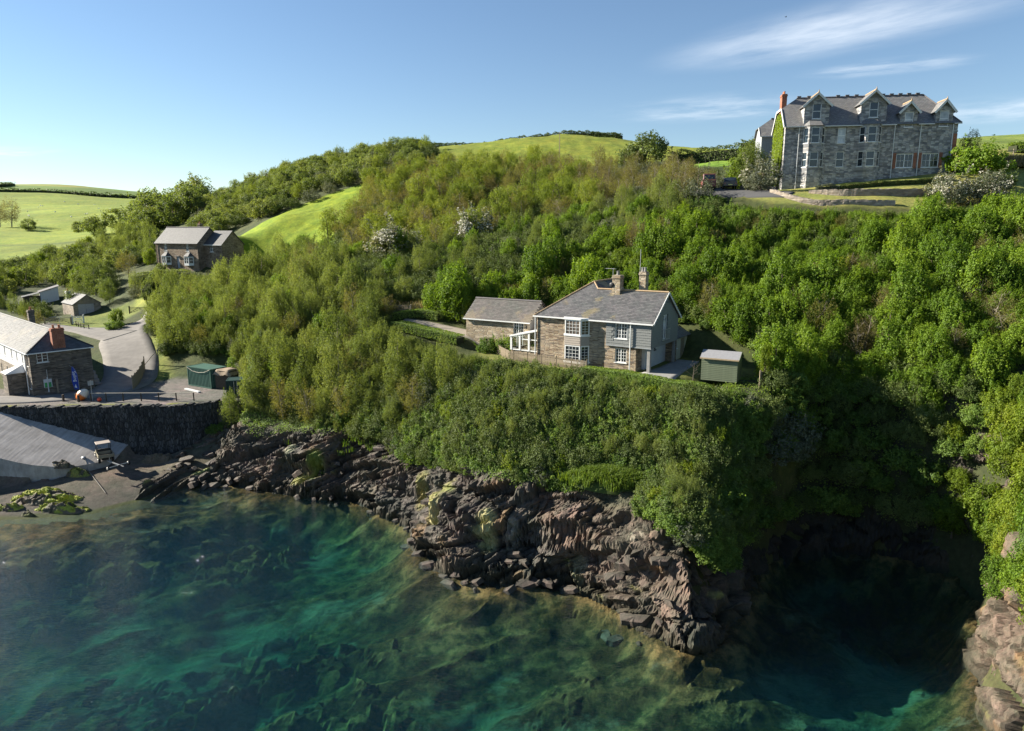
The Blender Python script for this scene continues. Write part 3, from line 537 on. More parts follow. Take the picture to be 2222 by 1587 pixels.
# loose slabs lying along the dip on the foreshore, each its own piece
slab_me = []
for k in range(7):
    r = np.random.default_rng(100 + k); n = 9; ang = np.sort(r.uniform(0, 2 * np.pi, n)); rad = r.uniform(0.55, 1.0, n)
    top = np.stack([np.cos(ang) * rad, np.sin(ang) * rad * 0.55, r.uniform(0.12, 0.22, n)], 1); bot = top * [1.12, 1.15, 0] - [0, 0, 0.16]
    v = np.vstack([top, bot, [[0, 0, 0.26]]]); m = MB(); m.add(v, [(i, (i + 1) % n, 2 * n) for i in range(n)] + [(i + n, (i + 1) % n + n, (i + 1) % n, i) for i in range(n)] + [tuple(range(2 * n - 1, n - 1, -1))])
    me = bpy.data.meshes.new('slab'); me.from_pydata(m.v, [], m.f); a = me.color_attributes.new('tint', 'FLOAT_COLOR', 'POINT')
    g = r.uniform(0.45, 1.1); a.data.foreach_set('color', np.tile(np.array([0.092 * g, 0.076 * g, 0.068 * g, 1], np.float32), len(m.v))); me.materials.append(M['rock']); slab_me.append(me)
r = np.random.default_rng(5); cl = smooth_line(COAST[7:22], 10)
for k in range(190):
    a = cl[r.integers(0, len(cl) - 1)]; x, y = a[0] + r.normal(0, 1.2) + 0.4, a[1] + abs(r.normal(0, 1.6)) - 0.6
    if k >= 130: x, y = r.uniform(-36.5, -24), r.uniform(69, 75.5)
    o = bpy.data.objects.new('slab', slab_me[k % 7]); col.objects.link(o); o.parent = cliff; s_ = r.uniform(0.35, 1.1)
    o.location = (x, y, float(Z(x, y)) + r.uniform(-0.05, 0.35)); o.scale = (s_ * r.uniform(0.9, 1.7), s_, s_ * r.uniform(0.8, 1.6)); o.rotation_euler = (R(r.normal(12, 9)), R(r.normal(-17, 8)), R(-30 + r.normal(0, 22)))

# ------------------------------------------------------------------ sea bed and sea
sx_, sy_ = axis(-60, 30, 0.24, -900, 300, 1.14), axis(26, 71, 0.24, -700, 90, 1.14); SX, SY = np.meshgrid(sx_, sy_); SZ = Z(SX, SY)
a_ = SX * 0.9 + SY * 0.42; b_ = -SX * 0.42 + SY * 0.9
rid = np.abs(fbm(a_ * 0.07, b_ * 0.22, 2, 4) - 0.5) * 2; inl = inpoly(SX, SY, LAND); pp_ = np.stack([SX.ravel(), SY.ravel(), SZ.ravel() * 0.5 + 3], 1)
r1_, _, v1_ = blocks(pp_, 0.55, 7.0, 5.0, 0.5); r2_, t2_, _ = cells(pp_ * [0.6, 1.2, 1], 1.5, 4)
reef = ss(0.42, 0.55, fbm(a_ * 0.06 + 3, b_ * 0.13, 4, 4)) * ss(0.9, 0.35, rid)
SZ = SZ + ((0.35 - rid) * 2.0 + reef * ((r1_ - 0.5) * 0.9 + (r2_ - 0.5) * 0.7 + t2_ * 0.8).reshape(SX.shape)) * ss(0.3, -1.4, SZ) + (fbm(SX * 0.6, SY * 0.6, 5, 3) - 0.5) * 0.5 * ss(0.2, -1.0, SZ); SZ = np.where(~inl, np.minimum(SZ, -0.12), np.minimum(SZ, 0.0) - 0.6)
v_, f_, sc_ = compact(np.stack([SX, SY, SZ], -1).reshape(-1, 3), gridfaces((~inl) | (dist_line(SX, SY, COAST) < 2.0)), np.stack([reef.ravel(), r2_ * 0.6 + v1_ * 0.4, rid.ravel()], 1))
m, t, b, o = mat('sea_bed')
v = coords(t); rot = N(t, 'ShaderNodeMapping'); rot.inputs['Rotation'].default_value = (0, 0, R(-25)); rot.inputs['Scale'].default_value = (0.13, 0.26, 0.2); t.links.new(v, rot.inputs[0])
n1 = N(t, 'ShaderNodeTexNoise', _Scale=1.0, _Detail=10.0, _Roughness=0.72, _Distortion=0.25); t.links.new(rot.outputs[0], n1.inputs['Vector'])
n2 = N(t, 'ShaderNodeTexNoise', _Scale=0.9, _Detail=9.0, _Roughness=0.74); t.links.new(v, n2.inputs['Vector'])
n3 = N(t, 'ShaderNodeTexNoise', _Scale=0.055, _Detail=4.0, _Roughness=0.55); t.links.new(v, n3.inputs['Vector'])
kelp = ramp(t, [(0.33, (0.012, 0.013, 0.007)), (0.46, (0.05, 0.043, 0.02)), (0.57, (0.15, 0.095, 0.042)), (0.66, (0.05, 0.048, 0.024)), (0.78, (0.17, 0.13, 0.07))]); t.links.new(n2.outputs[0], kelp.inputs[0])
sand = ramp(t, [(0.3, (0.125, 0.12, 0.088)), (0.7, (0.22, 0.21, 0.155))]); t.links.new(n2.outputs[0], sand.inputs[0])
# clean sand where the bed is deeper, weed on the shallow ledges
ge = N(t, 'ShaderNodeNewGeometry'); sp = N(t, 'ShaderNodeSeparateXYZ'); t.links.new(ge.outputs['Position'], sp.inputs[0])
dp = N(t, 'ShaderNodeMapRange'); t.links.new(sp.outputs[2], dp.inputs[0]); dp.inputs[1].default_value = -1.0; dp.inputs[2].default_value = -4.6; dp.inputs[3].default_value = -0.11; dp.inputs[4].default_value = 0.10
ad = N(t, 'ShaderNodeMath', operation='ADD'); t.links.new(n1.outputs[0], ad.inputs[0]); t.links.new(dp.outputs[0], ad.inputs[1])
rf_ = N(t, 'ShaderNodeAttribute', attribute_name='tint'); rs_ = N(t, 'ShaderNodeSeparateColor'); t.links.new(rf_.outputs['Color'], rs_.inputs[0]); rk_ = N(t, 'ShaderNodeMath', operation='MULTIPLY_ADD'); t.links.new(rs_.outputs[0], rk_.inputs[0]); rk_.inputs[1].default_value = -0.10; t.links.new(ad.outputs[0], rk_.inputs[2]); ad = rk_
n3s = N(t, 'ShaderNodeMath', operation='MULTIPLY_ADD'); t.links.new(n3.outputs[0], n3s.inputs[0]); n3s.inputs[1].default_value = 0.35; t.links.new(ad.outputs[0], n3s.inputs[2])
fr = ramp(t, [(0.66, 0.0), (0.77, 1.0)]); t.links.new(n3s.outputs[0], fr.inputs[0])
bl_ = ramp(t, [(0.15, 0.45), (0.55, 1.0), (0.9, 1.9)]); t.links.new(rs_.outputs[1], bl_.inputs[0]); kc_ = mixc(t, 1.0, kelp.outputs[0], bl_.outputs[0], 'MULTIPLY'); t.links.new(mixc(t, fr.outputs[0], kc_, sand.outputs[0]), b.inputs['Base Color']); b.inputs['Roughness'].default_value = 0.9; b.inputs['Specular IOR Level'].default_value = 0.0
bump(t, b, n2.outputs[0], 1.0, 0.5)
tag(link('sea_bed', mesh_np('sea_bed', v_, f_, False, sc_), m), kind='structure')

m, t, b, o = mat('sea_water'); t.nodes.remove(b)
v = coords(t, (1, 1, 1)); mp = N(t, 'ShaderNodeMapping'); mp.inputs['Rotation'].default_value = (0, 0, R(28)); mp.inputs['Scale'].default_value = (0.55, 1.5, 1); t.links.new(v, mp.inputs[0])
w1 = N(t, 'ShaderNodeTexNoise', _Scale=4.2, _Detail=4.0, _Roughness=0.55, _Distortion=0.4); t.links.new(mp.outputs[0], w1.inputs['Vector'])
w2 = N(t, 'ShaderNodeTexNoise', _Scale=0.28, _Detail=2.0, _Roughness=0.5); t.links.new(mp.outputs[0], w2.inputs['Vector'])
ws = N(t, 'ShaderNodeMath', operation='MULTIPLY_ADD'); t.links.new(w2.outputs[0], ws.inputs[0]); ws.inputs[1].default_value = 1.2; t.links.new(w1.outputs[0], ws.inputs[2])
bp = N(t, 'ShaderNodeBump'); bp.inputs['Strength'].default_value = 1.0; bp.inputs['Distance'].default_value = 0.13; t.links.new(ws.outputs[0], bp.inputs['Height'])
fz = N(t, 'ShaderNodeFresnel', _IOR=1.33); t.links.new(bp.outputs[0], fz.inputs['Normal'])
gl = N(t, 'ShaderNodeBsdfGlossy', _Roughness=0.03); t.links.new(bp.outputs[0], gl.inputs['Normal']); gl.inputs['Color'].default_value = (0.95, 0.97, 1, 1)
tp = N(t, 'ShaderNodeBsdfTransparent'); tp.inputs['Color'].default_value = (0.97, 0.99, 0.99, 1)
mx = N(t, 'ShaderNodeMixShader'); # rays pass the surface unbent, so from below the loss is that of bent light, a few per cent
gb = N(t, 'ShaderNodeNewGeometry'); fm_ = N(t, 'ShaderNodeMix', data_type='FLOAT'); t.links.new(gb.outputs['Backfacing'], fm_.inputs[0]); t.links.new(fz.outputs[0], fm_.inputs[2]); fm_.inputs[3].default_value = 0.06
t.links.new(fm_.outputs[0], mx.inputs[0]); t.links.new(tp.outputs[0], mx.inputs[1]); t.links.new(gl.outputs[0], mx.inputs[2]); t.links.new(mx.outputs[0], o.inputs['Surface'])
va = N(t, 'ShaderNodeVolumeAbsorption', _Density=0.22); va.inputs['Color'].default_value = (0.0, 0.67, 0.57, 1)
vs = N(t, 'ShaderNodeVolumeScatter', _Density=0.014, _Anisotropy=0.3); vs.inputs['Color'].default_value = (0.03, 0.30, 0.52, 1)
av = N(t, 'ShaderNodeAddShader'); t.links.new(va.outputs[0], av.inputs[0]); t.links.new(vs.outputs[0], av.inputs[1]); t.links.new(av.outputs[0], o.inputs['Volume'])
sea = MB().box(-2600, 900, -2600, 92, -16, 0.0).build('sea', m); tag(sea, kind='structure')
# ------------------------------------------------------------------ building kit
M['white'] = plain('white_paint', (0.66, 0.66, 0.64), 0.5, var=0.06)
M['upvc'] = plain('white_frame', (0.74, 0.74, 0.72), 0.35, var=0.04, spec=0.5)
M['glass'] = glass('window_glass'); M['glass_warm'] = glass('window_glass_room', (0.06, 0.045, 0.035)); M['glass_net'] = glass('curtained_glass', (0.22, 0.23, 0.24), 0.12)
M['cottage_stone'] = stone('cottage_slatestone', [(0.212, 0.148, 0.096), (0.381, 0.286, 0.192), (0.508, 0.394, 0.27), (0.307, 0.246, 0.183), (0.551, 0.443, 0.314), (0.18, 0.148, 0.123)], 1.9, 9.0, (0.31, 0.265, 0.205), 0.06)
M['annex_stone'] = stone('annex_stone', [(0.343, 0.259, 0.169), (0.468, 0.372, 0.25), (0.27, 0.216, 0.153), (0.522, 0.432, 0.315)], 1.7, 5.5, (0.34, 0.3, 0.235), 0.06)
M['dark_stone'] = stone('dark_slatestone', [(0.10, 0.085, 0.07), (0.20, 0.165, 0.13), (0.15, 0.13, 0.115), (0.27, 0.22, 0.17)], 1.8, 7.5, (0.16, 0.14, 0.115), 0.06)
M['hotel_stone'] = stone('hotel_stone', [(0.235, 0.233, 0.239), (0.416, 0.414, 0.415), (0.581, 0.56, 0.537), (0.166, 0.175, 0.192), (0.499, 0.465, 0.431)], 2.0, 4.6, (0.30, 0.28, 0.26), 0.05)
M['farm_stone'] = stone('farm_stone', [(0.16, 0.116, 0.08), (0.264, 0.192, 0.132), (0.208, 0.152, 0.112), (0.32, 0.248, 0.176)], 1.8, 5.5, (0.34, 0.27, 0.20), 0.06)
M['quay_stone'] = stone('quay_stone', [(0.045, 0.045, 0.045), (0.085, 0.082, 0.08), (0.12, 0.115, 0.11), (0.06, 0.058, 0.052)], 5.0, 1.6, (0.03, 0.03, 0.028), 0.08, bstr=1.0, stain=0.5)
M['pale_stone'] = stone('pale_stone', [(0.286, 0.231, 0.177), (0.374, 0.32, 0.258), (0.245, 0.204, 0.17)], 2.2, 5.0, (0.34, 0.29, 0.23), 0.07)
M['brick'] = stone('red_brick', [(0.33, 0.115, 0.06), (0.42, 0.16, 0.085), (0.28, 0.10, 0.06)], 4.4, 13.0, (0.36, 0.27, 0.22), 0.05, bstr=0.4)
M['slate_c'] = slate('cottage_slates', (0.105, 0.105, 0.112), (0.16, 0.158, 0.162), lf=0.60)
M['slate_g'] = slate('grey_slates', (0.068, 0.066, 0.066), (0.10, 0.097, 0.095), (0.13, 0.115, 0.088), 0.60)
M['slate_h'] = slate('hotel_slates', (0.15, 0.145, 0.14), (0.215, 0.205, 0.195), (0.32, 0.27, 0.18), 0.60)
M['ridge'] = plain('clay_ridge', (0.38, 0.27, 0.16), 0.85, var=0.3, scale=3.0)
M['ridge_h'] = plain('dark_ridge', (0.14, 0.13, 0.13), 0.8); M['terracotta'] = plain('terracotta', (0.42, 0.17, 0.09), 0.8)
M['oak'] = plain('weathered_timber', (0.26, 0.21, 0.15), 0.85, var=0.35, scale=9.0, bumps=0.3); M['dark_wood'] = plain('dark_timber', (0.075, 0.06, 0.045), 0.85, var=0.35, bumps=0.3)
M['green_boards'] = plain('green_shed_paint', (0.145, 0.17, 0.105), 0.75, var=0.2, scale=3.0, bumps=0.15); M['felt'] = plain('roof_felt', (0.22, 0.22, 0.23), 0.9, var=0.12); M['lead'] = plain('lead_sheet', (0.26, 0.27, 0.285), 0.55, var=0.15)
M['concrete'] = plain('concrete', (0.25, 0.243, 0.23), 0.9, var=0.2, scale=2.0, bumps=0.2); M['render_grey'] = plain('grey_render', (0.30, 0.305, 0.30), 0.9, var=0.1)
M['metal'] = plain('galvanised', (0.40, 0.41, 0.42), 0.45, 0.6); M['blackm'] = plain('black_plastic', (0.02, 0.02, 0.022), 0.5); M['render_white'] = plain('whitewash', (0.55, 0.55, 0.545), 0.85, var=0.1, scale=1.5)
m, t, b, o = mat('clear_glass'); t.nodes.remove(b); gl = N(t, 'ShaderNodeBsdfGlossy', _Roughness=0.05); tp = N(t, 'ShaderNodeBsdfTransparent'); tp.inputs['Color'].default_value = (0.86, 0.9, 0.9, 1)
fz = N(t, 'ShaderNodeFresnel', _IOR=2.4); mx = N(t, 'ShaderNodeMixShader'); t.links.new(fz.outputs[0], mx.inputs[0]); t.links.new(tp.outputs[0], mx.inputs[1]); t.links.new(gl.outputs[0], mx.inputs[2]); t.links.new(mx.outputs[0], o.inputs['Surface']); M['clear'] = m

class Face:                        # a wall plane: origin, direction along it, outward direction (all local to the building)
    def __init__(s, o, u, n): s.o, s.u, s.n = Vector(o), Vector(u).normalized(), Vector(n).normalized()
    def p(s, u, d, z): return tuple(s.o + s.u * u + s.n * d + Vector((0, 0, z)))
def wall(mb, fc, L, h, holes=(), z0=0.0, depth=0.16, top=None):
    us = sorted({0.0, L, *[a for q in holes for a in (q[0], q[1])]}); zs = sorted({z0, h, *[a for q in holes for a in (q[2], q[3])]})
    for a, b in zip(us[:-1], us[1:]):
        for c, d in zip(zs[:-1], zs[1:]):
            mu, mz = (a + b) / 2, (c + d) / 2
            if any(q[0] < mu < q[1] and q[2] < mz < q[3] for q in holes): continue
            mb.add([fc.p(a, 0, c), fc.p(b, 0, c), fc.p(b, 0, d), fc.p(a, 0, d)], [(0, 1, 2, 3)])
    for (a, b, c, d) in [q[:4] for q in holes]:
        r = [(a, c), (b, c), (b, d), (a, d)]
        for (p, q), (p2, q2) in zip(r, r[1:] + r[:1]): mb.add([fc.p(p, 0, q), fc.p(p2, 0, q2), fc.p(p2, -depth, q2), fc.p(p, -depth, q)], [(0, 1, 2, 3)])
    if top: mb.add([fc.p(u, 0, z) for u, z in top], [tuple(range(len(top)))])
def window(parent, fc, a, b, c, d, cols=2, rows=3, lights=2, fw=0.07, bar=0.028, inset=0.10, sill=True, gm='glass', fm='upvc', name='window', sash=False):
    m = MB()
    def bx(u0, u1, z0, z1, d0, d1):
        P = [fc.p(u, dd, z) for dd in (d0, d1) for (u, z) in ((u0, z0), (u1, z0), (u1, z1), (u0, z1))]; m.add(P, [(0, 1, 2, 3), (7, 6, 5, 4), (0, 4, 5, 1), (1, 5, 6, 2), (2, 6, 7, 3), (3, 7, 4, 0)])
    i0, i1 = -inset - 0.05, -inset + 0.03
    bx(a, a + fw, c, d, i0, i1); bx(b - fw, b, c, d, i0, i1); bx(a + fw, b - fw, c, c + fw, i0, i1); bx(a + fw, b - fw, d - fw, d, i0, i1)
    w = (b - a - 2 * fw) / lights
    for k in range(1, lights): bx(a + fw + k * w - fw * 0.55, a + fw + k * w + fw * 0.55, c + fw, d - fw, i0, i1 - 0.004)
    for k in range(lights):
        x0 = a + fw + k * w
        for j in range(1, cols): bx(x0 + w * j / cols - bar / 2, x0 + w * j / cols + bar / 2, c + fw, d - fw, i0 + 0.02, i1 - 0.02)
        for j in range(1, rows): z = c + fw + (d - c - 2 * fw) * j / rows; bx(x0 + fw * 0.5, x0 + w - fw * 0.5, z - bar / 2, z + bar / 2, i0 + 0.024, i1 - 0.024)
    if sash: z = (c + d) / 2; bx(a + fw, b - fw, z - 0.035, z + 0.035, i0 + 0.01, i1 - 0.008)
    if sill: bx(a - 0.08, b + 0.08, c - 0.07, c - 0.002, -inset, 0.07)
    w_ = m.build(name, M[fm], parent)
    g = MB().add([fc.p(a, -inset - 0.02, c), fc.p(b, -inset - 0.02, c), fc.p(b, -inset - 0.02, d), fc.p(a, -inset - 0.02, d)], [(0, 1, 2, 3)]); g.build('pane', M[gm], w_)
    return w_
def roof(name, polys, mt, parent, th=0.09):
    bm = bmesh.new(); uvl = bm.loops.layers.uv.new('UVMap')
    for poly in polys:
        P = [Vector(p) for p in poly]; n = (P[1] - P[0]).cross(P[2] - P[0]).normalized()
        if n.z < 0: n = -n; P = P[::-1]
        e = Vector((0, 0, 1)).cross(n); e = e.normalized() if e.length > 1e-4 else Vector((1, 0, 0)); up = n.cross(e)
        tv = [bm.verts.new(p) for p in P]; bv = [bm.verts.new(p - n * th) for p in P]; k = len(P); fs = [bm.faces.new(tv), bm.faces.new(bv[::-1])]
        for i in range(k): fs.append(bm.faces.new((tv[(i + 1) % k], tv[i], bv[i], bv[(i + 1) % k])))
        for f in fs:
            for l in f.loops: l[uvl].uv = (l.vert.co.dot(e), l.vert.co.dot(up))
    me = bpy.data.meshes.new(name); bm.to_mesh(me); bm.free(); return link(name, me, mt, parent)
def slates(polys, parent, c0, c1, w=0.32, row=0.205, seed=1, lichen=(0.34, 0.28, 0.17), lf=0.60):
    # every slate a thin lapped plate, slightly out of true
    r = np.random.default_rng(seed); V, Fc, C = [], [], []
    for poly in polys:
        P = [Vector(p) for p in poly]; n = (P[1] - P[0]).cross(P[2] - P[0]).normalized()
        if n.z < 0: n = -n; P = P[::-1]
        e = Vector((0, 0, 1)).cross(n).normalized(); up = n.cross(e); q2 = [(p.dot(e), p.dot(up)) for p in P]; base = n * P[0].dot(n)
        u0, u1 = min(a for a, _ in q2), max(a for a, _ in q2); v0, v1 = min(b for _, b in q2), max(b for _, b in q2)
        nr = int((v1 - v0) / row) + 1
        for j in range(nr):
            v = v0 + j * row; us = np.arange(u0 - (w / 2 if j % 2 else 0), u1, w); keep = inpoly(us + w / 2, np.full(len(us), v + row * 0.45), q2)
            for u in us[keep]:
                a, bq = u + 0.006, u + w - 0.006; dv = r.normal(0, 0.006); th = 0.022 + r.uniform(0, 0.010); tl = r.normal(0, 0.004); k = len(V)
                for (uu, vv, hh) in ((a, v + dv, th + tl + 0.012), (bq, v + dv, th - tl + 0.012), (bq, v + row * 1.05, 0.016), (a, v + row * 1.05, 0.016), (a, v + dv, 0.0), (bq, v + dv, 0.0)):
                    V.append(tuple(base + e * uu + up * vv + n * hh))
                Fc += [(k, k + 1, k + 2, k + 3), (k + 4, k + 5, k + 1, k)]
                x = base + e * u + up * v; t_ = r.uniform(); cc = np.array(c0) * (1 - t_) + np.array(c1) * t_
                l = float(ss(lf, lf + 0.1, fbm(x.x * 0.55 + seed, x.y * 0.55, x.z * 0.55, 4))) * 0.7; cc = cc * (1 - l) + np.array(lichen) * l; C += [cc] * 6
    me = mesh_np('slates', np.array(V), np.array(Fc), False, np.array(C)); o = link('slates', me, M['slate_t'], parent); o['kind'] = 'stuff'; return o
M['slate_t'] = tinted('lapped_slate', rough=0.6, nscale=4.0, amount=0.15, bstr=0.2, bd=0.02, fine=30.0, spec=0.4)
def ridge(name, pts, parent, mt, r=0.11): return MB().tube(pts, r, 6).build(name, mt, parent)
def gutter(parent, pts, mt=None, w=0.12): 
    m = MB()
    for a, b in zip(pts[:-1], pts[1:]): m.bar(a, b, w, 0.11)
    return m.build('gutter', mt or M['upvc'], parent)
def pipe(parent, x, y, z0, z1, mt=None): return MB().tube([(x, y, z0), (x, y, z1)], 0.055, 8).build('downpipe', mt or M['upvc'], parent)
def pot(parent, x, y, z, h=0.4, r=0.14, mt=None): return MB().lathe([(r * 1.15, 0), (r * 1.1, 0.06), (r * 0.9, 0.1), (r * 0.85, h - 0.08), (r, h - 0.05), (r, h)], (x, y, z), 10).build('chimney_pot', mt or M['terracotta'], parent)
def chimney(parent, x0, x1, y0, y1, z0, z1, mt, pots=((0.5, 0.5),), potmat=None):
    m = MB().box(x0, x1, y0, y1, z0, z1 - 0.3).box(x0 - 0.06, x1 + 0.06, y0 - 0.06, y1 + 0.06, z1 - 0.302, z1 - 0.16).box(x0 - 0.02, x1 + 0.02, y0 - 0.02, y1 + 0.02, z1 - 0.162, z1)
    c = m.build('chimney', mt, parent)
    for a, b in pots: pot(c, x0 + (x1 - x0) * a, y0 + (y1 - y0) * b, z1 - 0.002, potmat and 0.4 or 0.4, mt=potmat)
    return c
def aerial(parent, x, y, z, h=1.4, along=(1, 0, 0), n=6):
    m = MB().tube([(x, y, z), (x, y, z + h)], 0.022, 6); a = Vector(along).normalized(); s = Vector((-a.y, a.x, 0)); c = Vector((x, y, z + h - 0.06)); m.bar(c - a * 0.3, c + a * 1.0, 0.03)
    for k in range(n): q = c + a * (-0.25 + 0.22 * k); m.bar(q - s * 0.24, q + s * 0.24, 0.016)
    return m.build('aerial', M['metal'], parent)

# ------------------------------------------------------------------ the cottage on the cliff
ct = empty('cottage', (2.46, 68.6, 13.2), math.atan2(-0.549, 0.836)); tag(ct, 'stone cottage with slate-hung corner and two-storey bay on the grassy cliff shelf', 'house')
L, W, HW, SL = 12.0, 6.6, 4.64, 0.742
fr = Face((0, 0, 0), (1, 0, 0), (0, -1, 0)); rt = Face((12.0, 0, 0), (0, 1, 0), (1, 0, 0)); lf = Face((0, 0, 0), (0, 1, 0), (-1, 0, 0))
m = MB()
wall(m, fr, 7.62, HW, [(3.3, 5.6, 0.3, 4.5)]); wall(m, Face((7.62, 0, 0), (1, 0, 0), (0, -1, 0)), 2.98, 2.3, [(0.9, 2.05, 0.72, 2.02)])
wall(m, lf, 8.3, HW, []); wall(m, Face((10.6, 0, 0), (0, 1, 0), (1, 0, 0)), 1.4, 2.3)
m.add([(0, 8.3, 0), (8.3, 8.3, 0), (8.3, 8.3, HW), (0, 8.3, HW)], [(0, 1, 2, 3)]); m.add([(8.3, 8.3, 0), (8.3, 6.6, 0), (8.3, 6.6, HW), (8.3, 8.3, HW)], [(0, 1, 2, 3)]); m.add([(8.3, 6.6, 0), (12, 6.6, 0), (12, 6.6, HW), (8.3, 6.6, HW)], [(0, 1, 2, 3)])
m.build('wall', M['cottage_stone'], ct)
# slate-hung upper corner
sh = MB(); wall(sh, Face((7.6, -0.07, 0), (1, 0, 0), (0, -1, 0)), 4.47, HW - 0.02, [(0.90, 2.10, 2.95, 4.40)], 2.28)
wall(sh, Face((12.07, -0.07, 0), (0, 1, 0), (1, 0, 0)), 6.67, HW - 0.02, [(2.75, 3.75, 2.75, HW - 0.02)], 2.28)
sh.add([(12.07, -0.07, HW - 0.02), (12.07, 2.68, HW - 0.02), (12.07, 2.68, 6.62)], [(0, 1, 2)]); sh.add([(12.07, 2.68, 5.05), (12.07, 3.68, 5.05), (12.07, 3.68, 6.75), (12.07, 3.3, 7.02), (12.07, 2.68, 6.62)], [(0, 1, 2, 3, 4)]); sh.add([(12.07, 3.68, HW - 0.02), (12.07, 6.6, HW - 0.02), (12.07, 3.68, 6.75)], [(0, 1, 2)])
sh.add([(12.07, 2.68, HW - 0.02), (11.95, 2.68, HW - 0.02), (11.95, 2.68, 5.05), (12.07, 2.68, 5.05)], [(0, 1, 2, 3)])
sh.add([(7.6, -0.07, 2.28), (12.07, -0.07, 2.28), (12.07, 6.6, 2.28), (7.6, 6.6, 2.28)], [(0, 1, 2, 3)]); sh.add([(7.6, -0.07, 2.28), (7.6, 0.0, 2.28), (7.6, 0, HW - .02), (7.6, -0.07, HW - .02)], [(0, 1, 2, 3)])
hung = sh.build('slate_hung_wall', plain('hung_slate_backing', (0.13, 0.145, 0.15), 0.7), ct)
smes = []
M['hung'] = plain('hung_slate', (0.185, 0.192, 0.185), 0.6, var=0.35, scale=2.3, bumps=0.2)
def slate_piece(w, h, y): m = MB().add([(0, 0.0, 0), (w, 0.0, 0), (w, 0.028, h), (0, 0.028, h), (0, -0.025, 0), (w, -0.025, 0), (w, 0.012, h), (0, 0.012, h)], [(0, 1, 2, 3), (7, 6, 5, 4), (0, 4, 5, 1), (1, 5, 6, 2), (2, 6, 7, 3), (3, 7, 4, 0)]); me = bpy.data.meshes.new('slate'); me.from_pydata(m.v, [], m.f); me.materials.append(M['hung']); return me
sm = slate_piece(0.365, 0.30, 0); r = np.random.default_rng(3)
for j in range(10):
    for i in range(-1, 13):
        u = i * 0.372 + (0.186 if j % 2 else 0); z = 2.28 + j * 0.235; a, b = max(u, 0), min(u + 0.365, 4.44)
        if b - a < 0.1 or (b > 0.88 and a < 2.12 and z + 0.25 > 2.93 and z < 4.4): continue
        o = bpy.data.objects.new('slate', sm); col.objects.link(o); o.parent = hung; o.location = (7.6 + a, -0.085 - r.uniform(0, 0.008), z + r.normal(0, 0.004)); o.scale = ((b - a) / 0.365, 1, 1)
for j in range(16):
    for i in range(-1, 19):
        u = i * 0.372 + (0.186 if j % 2 else 0); z = 2.28 + j * 0.235; zz = z + 0.22; lo, hi = 0.0, 6.6
        if zz > HW: k = (zz - HW) / SL; lo, hi = k, 6.6 - k
        a, b = max(u, lo), min(u + 0.365, hi)
        if b - a < 0.1 or (b > 2.68 and a < 3.7 and z < 5.0 and z > 2.5): continue
        o = bpy.data.objects.new('slate', sm); col.objects.link(o); o.parent = hung; o.location = (12.085 + r.uniform(0, 0.008), -0.07 + a, z); o.rotation_euler = (0, 0, R(90)); o.scale = ((b - a) / 0.365, 1, 1)
# bay of two storeys
pts = [(3.15, 0.0), (3.55, -0.72), (5.25, -0.72), (5.85, 0.0)]
bayb = MB(); bw = MB()
for (a, b) in zip(pts[:-1], pts[1:]):
    d = Vector((b[0] - a[0], b[1] - a[1], 0)); nn = Vector((d.y, -d.x, 0)); fc = Face((a[0], a[1], 0), d, nn); Lb = d.length
    wall(bayb, fc, Lb, 4.55, [(0.05, Lb - 0.05, 0.45, 2.0), (0.05, Lb - 0.05, 3.0, 4.45)])
bay = bayb.build('bay', plain('bay_tiles', (0.36, 0.31, 0.25), 0.8, var=0.3, scale=5.0, bumps=0.3), ct)
for (a, b) in zip(pts[:-1], pts[1:]):
    d = Vector((b[0] - a[0], b[1] - a[1], 0)); nn = Vector((d.y, -d.x, 0)); fc = Face((a[0], a[1], 0), d, nn); Lb = d.length; wide = Lb > 1.2
    for z0, z1, g in ((0.45, 2.0, 'glass'), (3.0, 4.45, 'glass_warm')):
        window(bay, fc, 0.03, Lb - 0.03, z0, z1, 4 if wide else 2, 4 if wide else 5, 1, fw=0.10, inset=0.02, sill=False, gm=g)
cap = MB()
for z0, z1 in ((0.30, 0.44), (2.90, 2.99), (4.46, 4.62)): cap.prism([(3.05, 0.02, z0), (3.50, -0.80, z0), (5.30, -0.80, z0), (5.97, 0.02, z0)], (0, 0, z1 - z0))
cap.build('bay_trim', M['upvc'], bay)
rows_ = slate_piece(0.30, 0.26, 0)
for (a, b) in zip(pts[:-1], pts[1:]):
    d = Vector((b[0] - a[0], b[1] - a[1], 0)); Lb = d.length; d.normalize(); nn = Vector((d.y, -d.x, 0))
    for j in range(4):
        for i in range(-1, 7):
            u = i * 0.30 + (0.15 if j % 2 else 0); a0, b0 = max(u, 0), min(u + 0.295, Lb)
            if b0 - a0 < 0.08: continue
            o = bpy.data.objects.new('tile', rows_); col.objects.link(o); o.parent = bay; p = Vector((a[0], a[1], 0)) + d * a0 + nn * 0.02; o.location = (p.x, p.y, 2.04 + j * 0.215); o.rotation_euler = (0, 0, math.atan2(d.y, d.x)); o.scale = ((b0 - a0) / 0.30, 1, 1)
rows_.materials.clear(); rows_.materials.append(plain('bay_hung_tile', (0.37, 0.32, 0.27), 0.75, var=0.3, scale=2.0))
window(ct, Face((7.6, -0.07, 0), (1, 0, 0), (0, -1, 0)), 0.90, 2.10, 2.95, 4.40, 2, 4, 2); window(ct, Face((7.62, 0, 0), (1, 0, 0), (0, -1, 0)), 0.9, 2.05, 0.72, 2.02, 2, 4, 2)
fw = window(ct, Face((12.07, -0.07, 0), (0, 1, 0), (1, 0, 0)), 2.75, 3.75, 2.75, 5.05, 1, 1, 2, name='french_window', gm='glass_net')
bl = MB()
for k in range(9): bl.tube([(12.35, 2.55 + k * 0.15, 2.75), (12.35, 2.55 + k * 0.15, 3.75)], 0.014, 5)
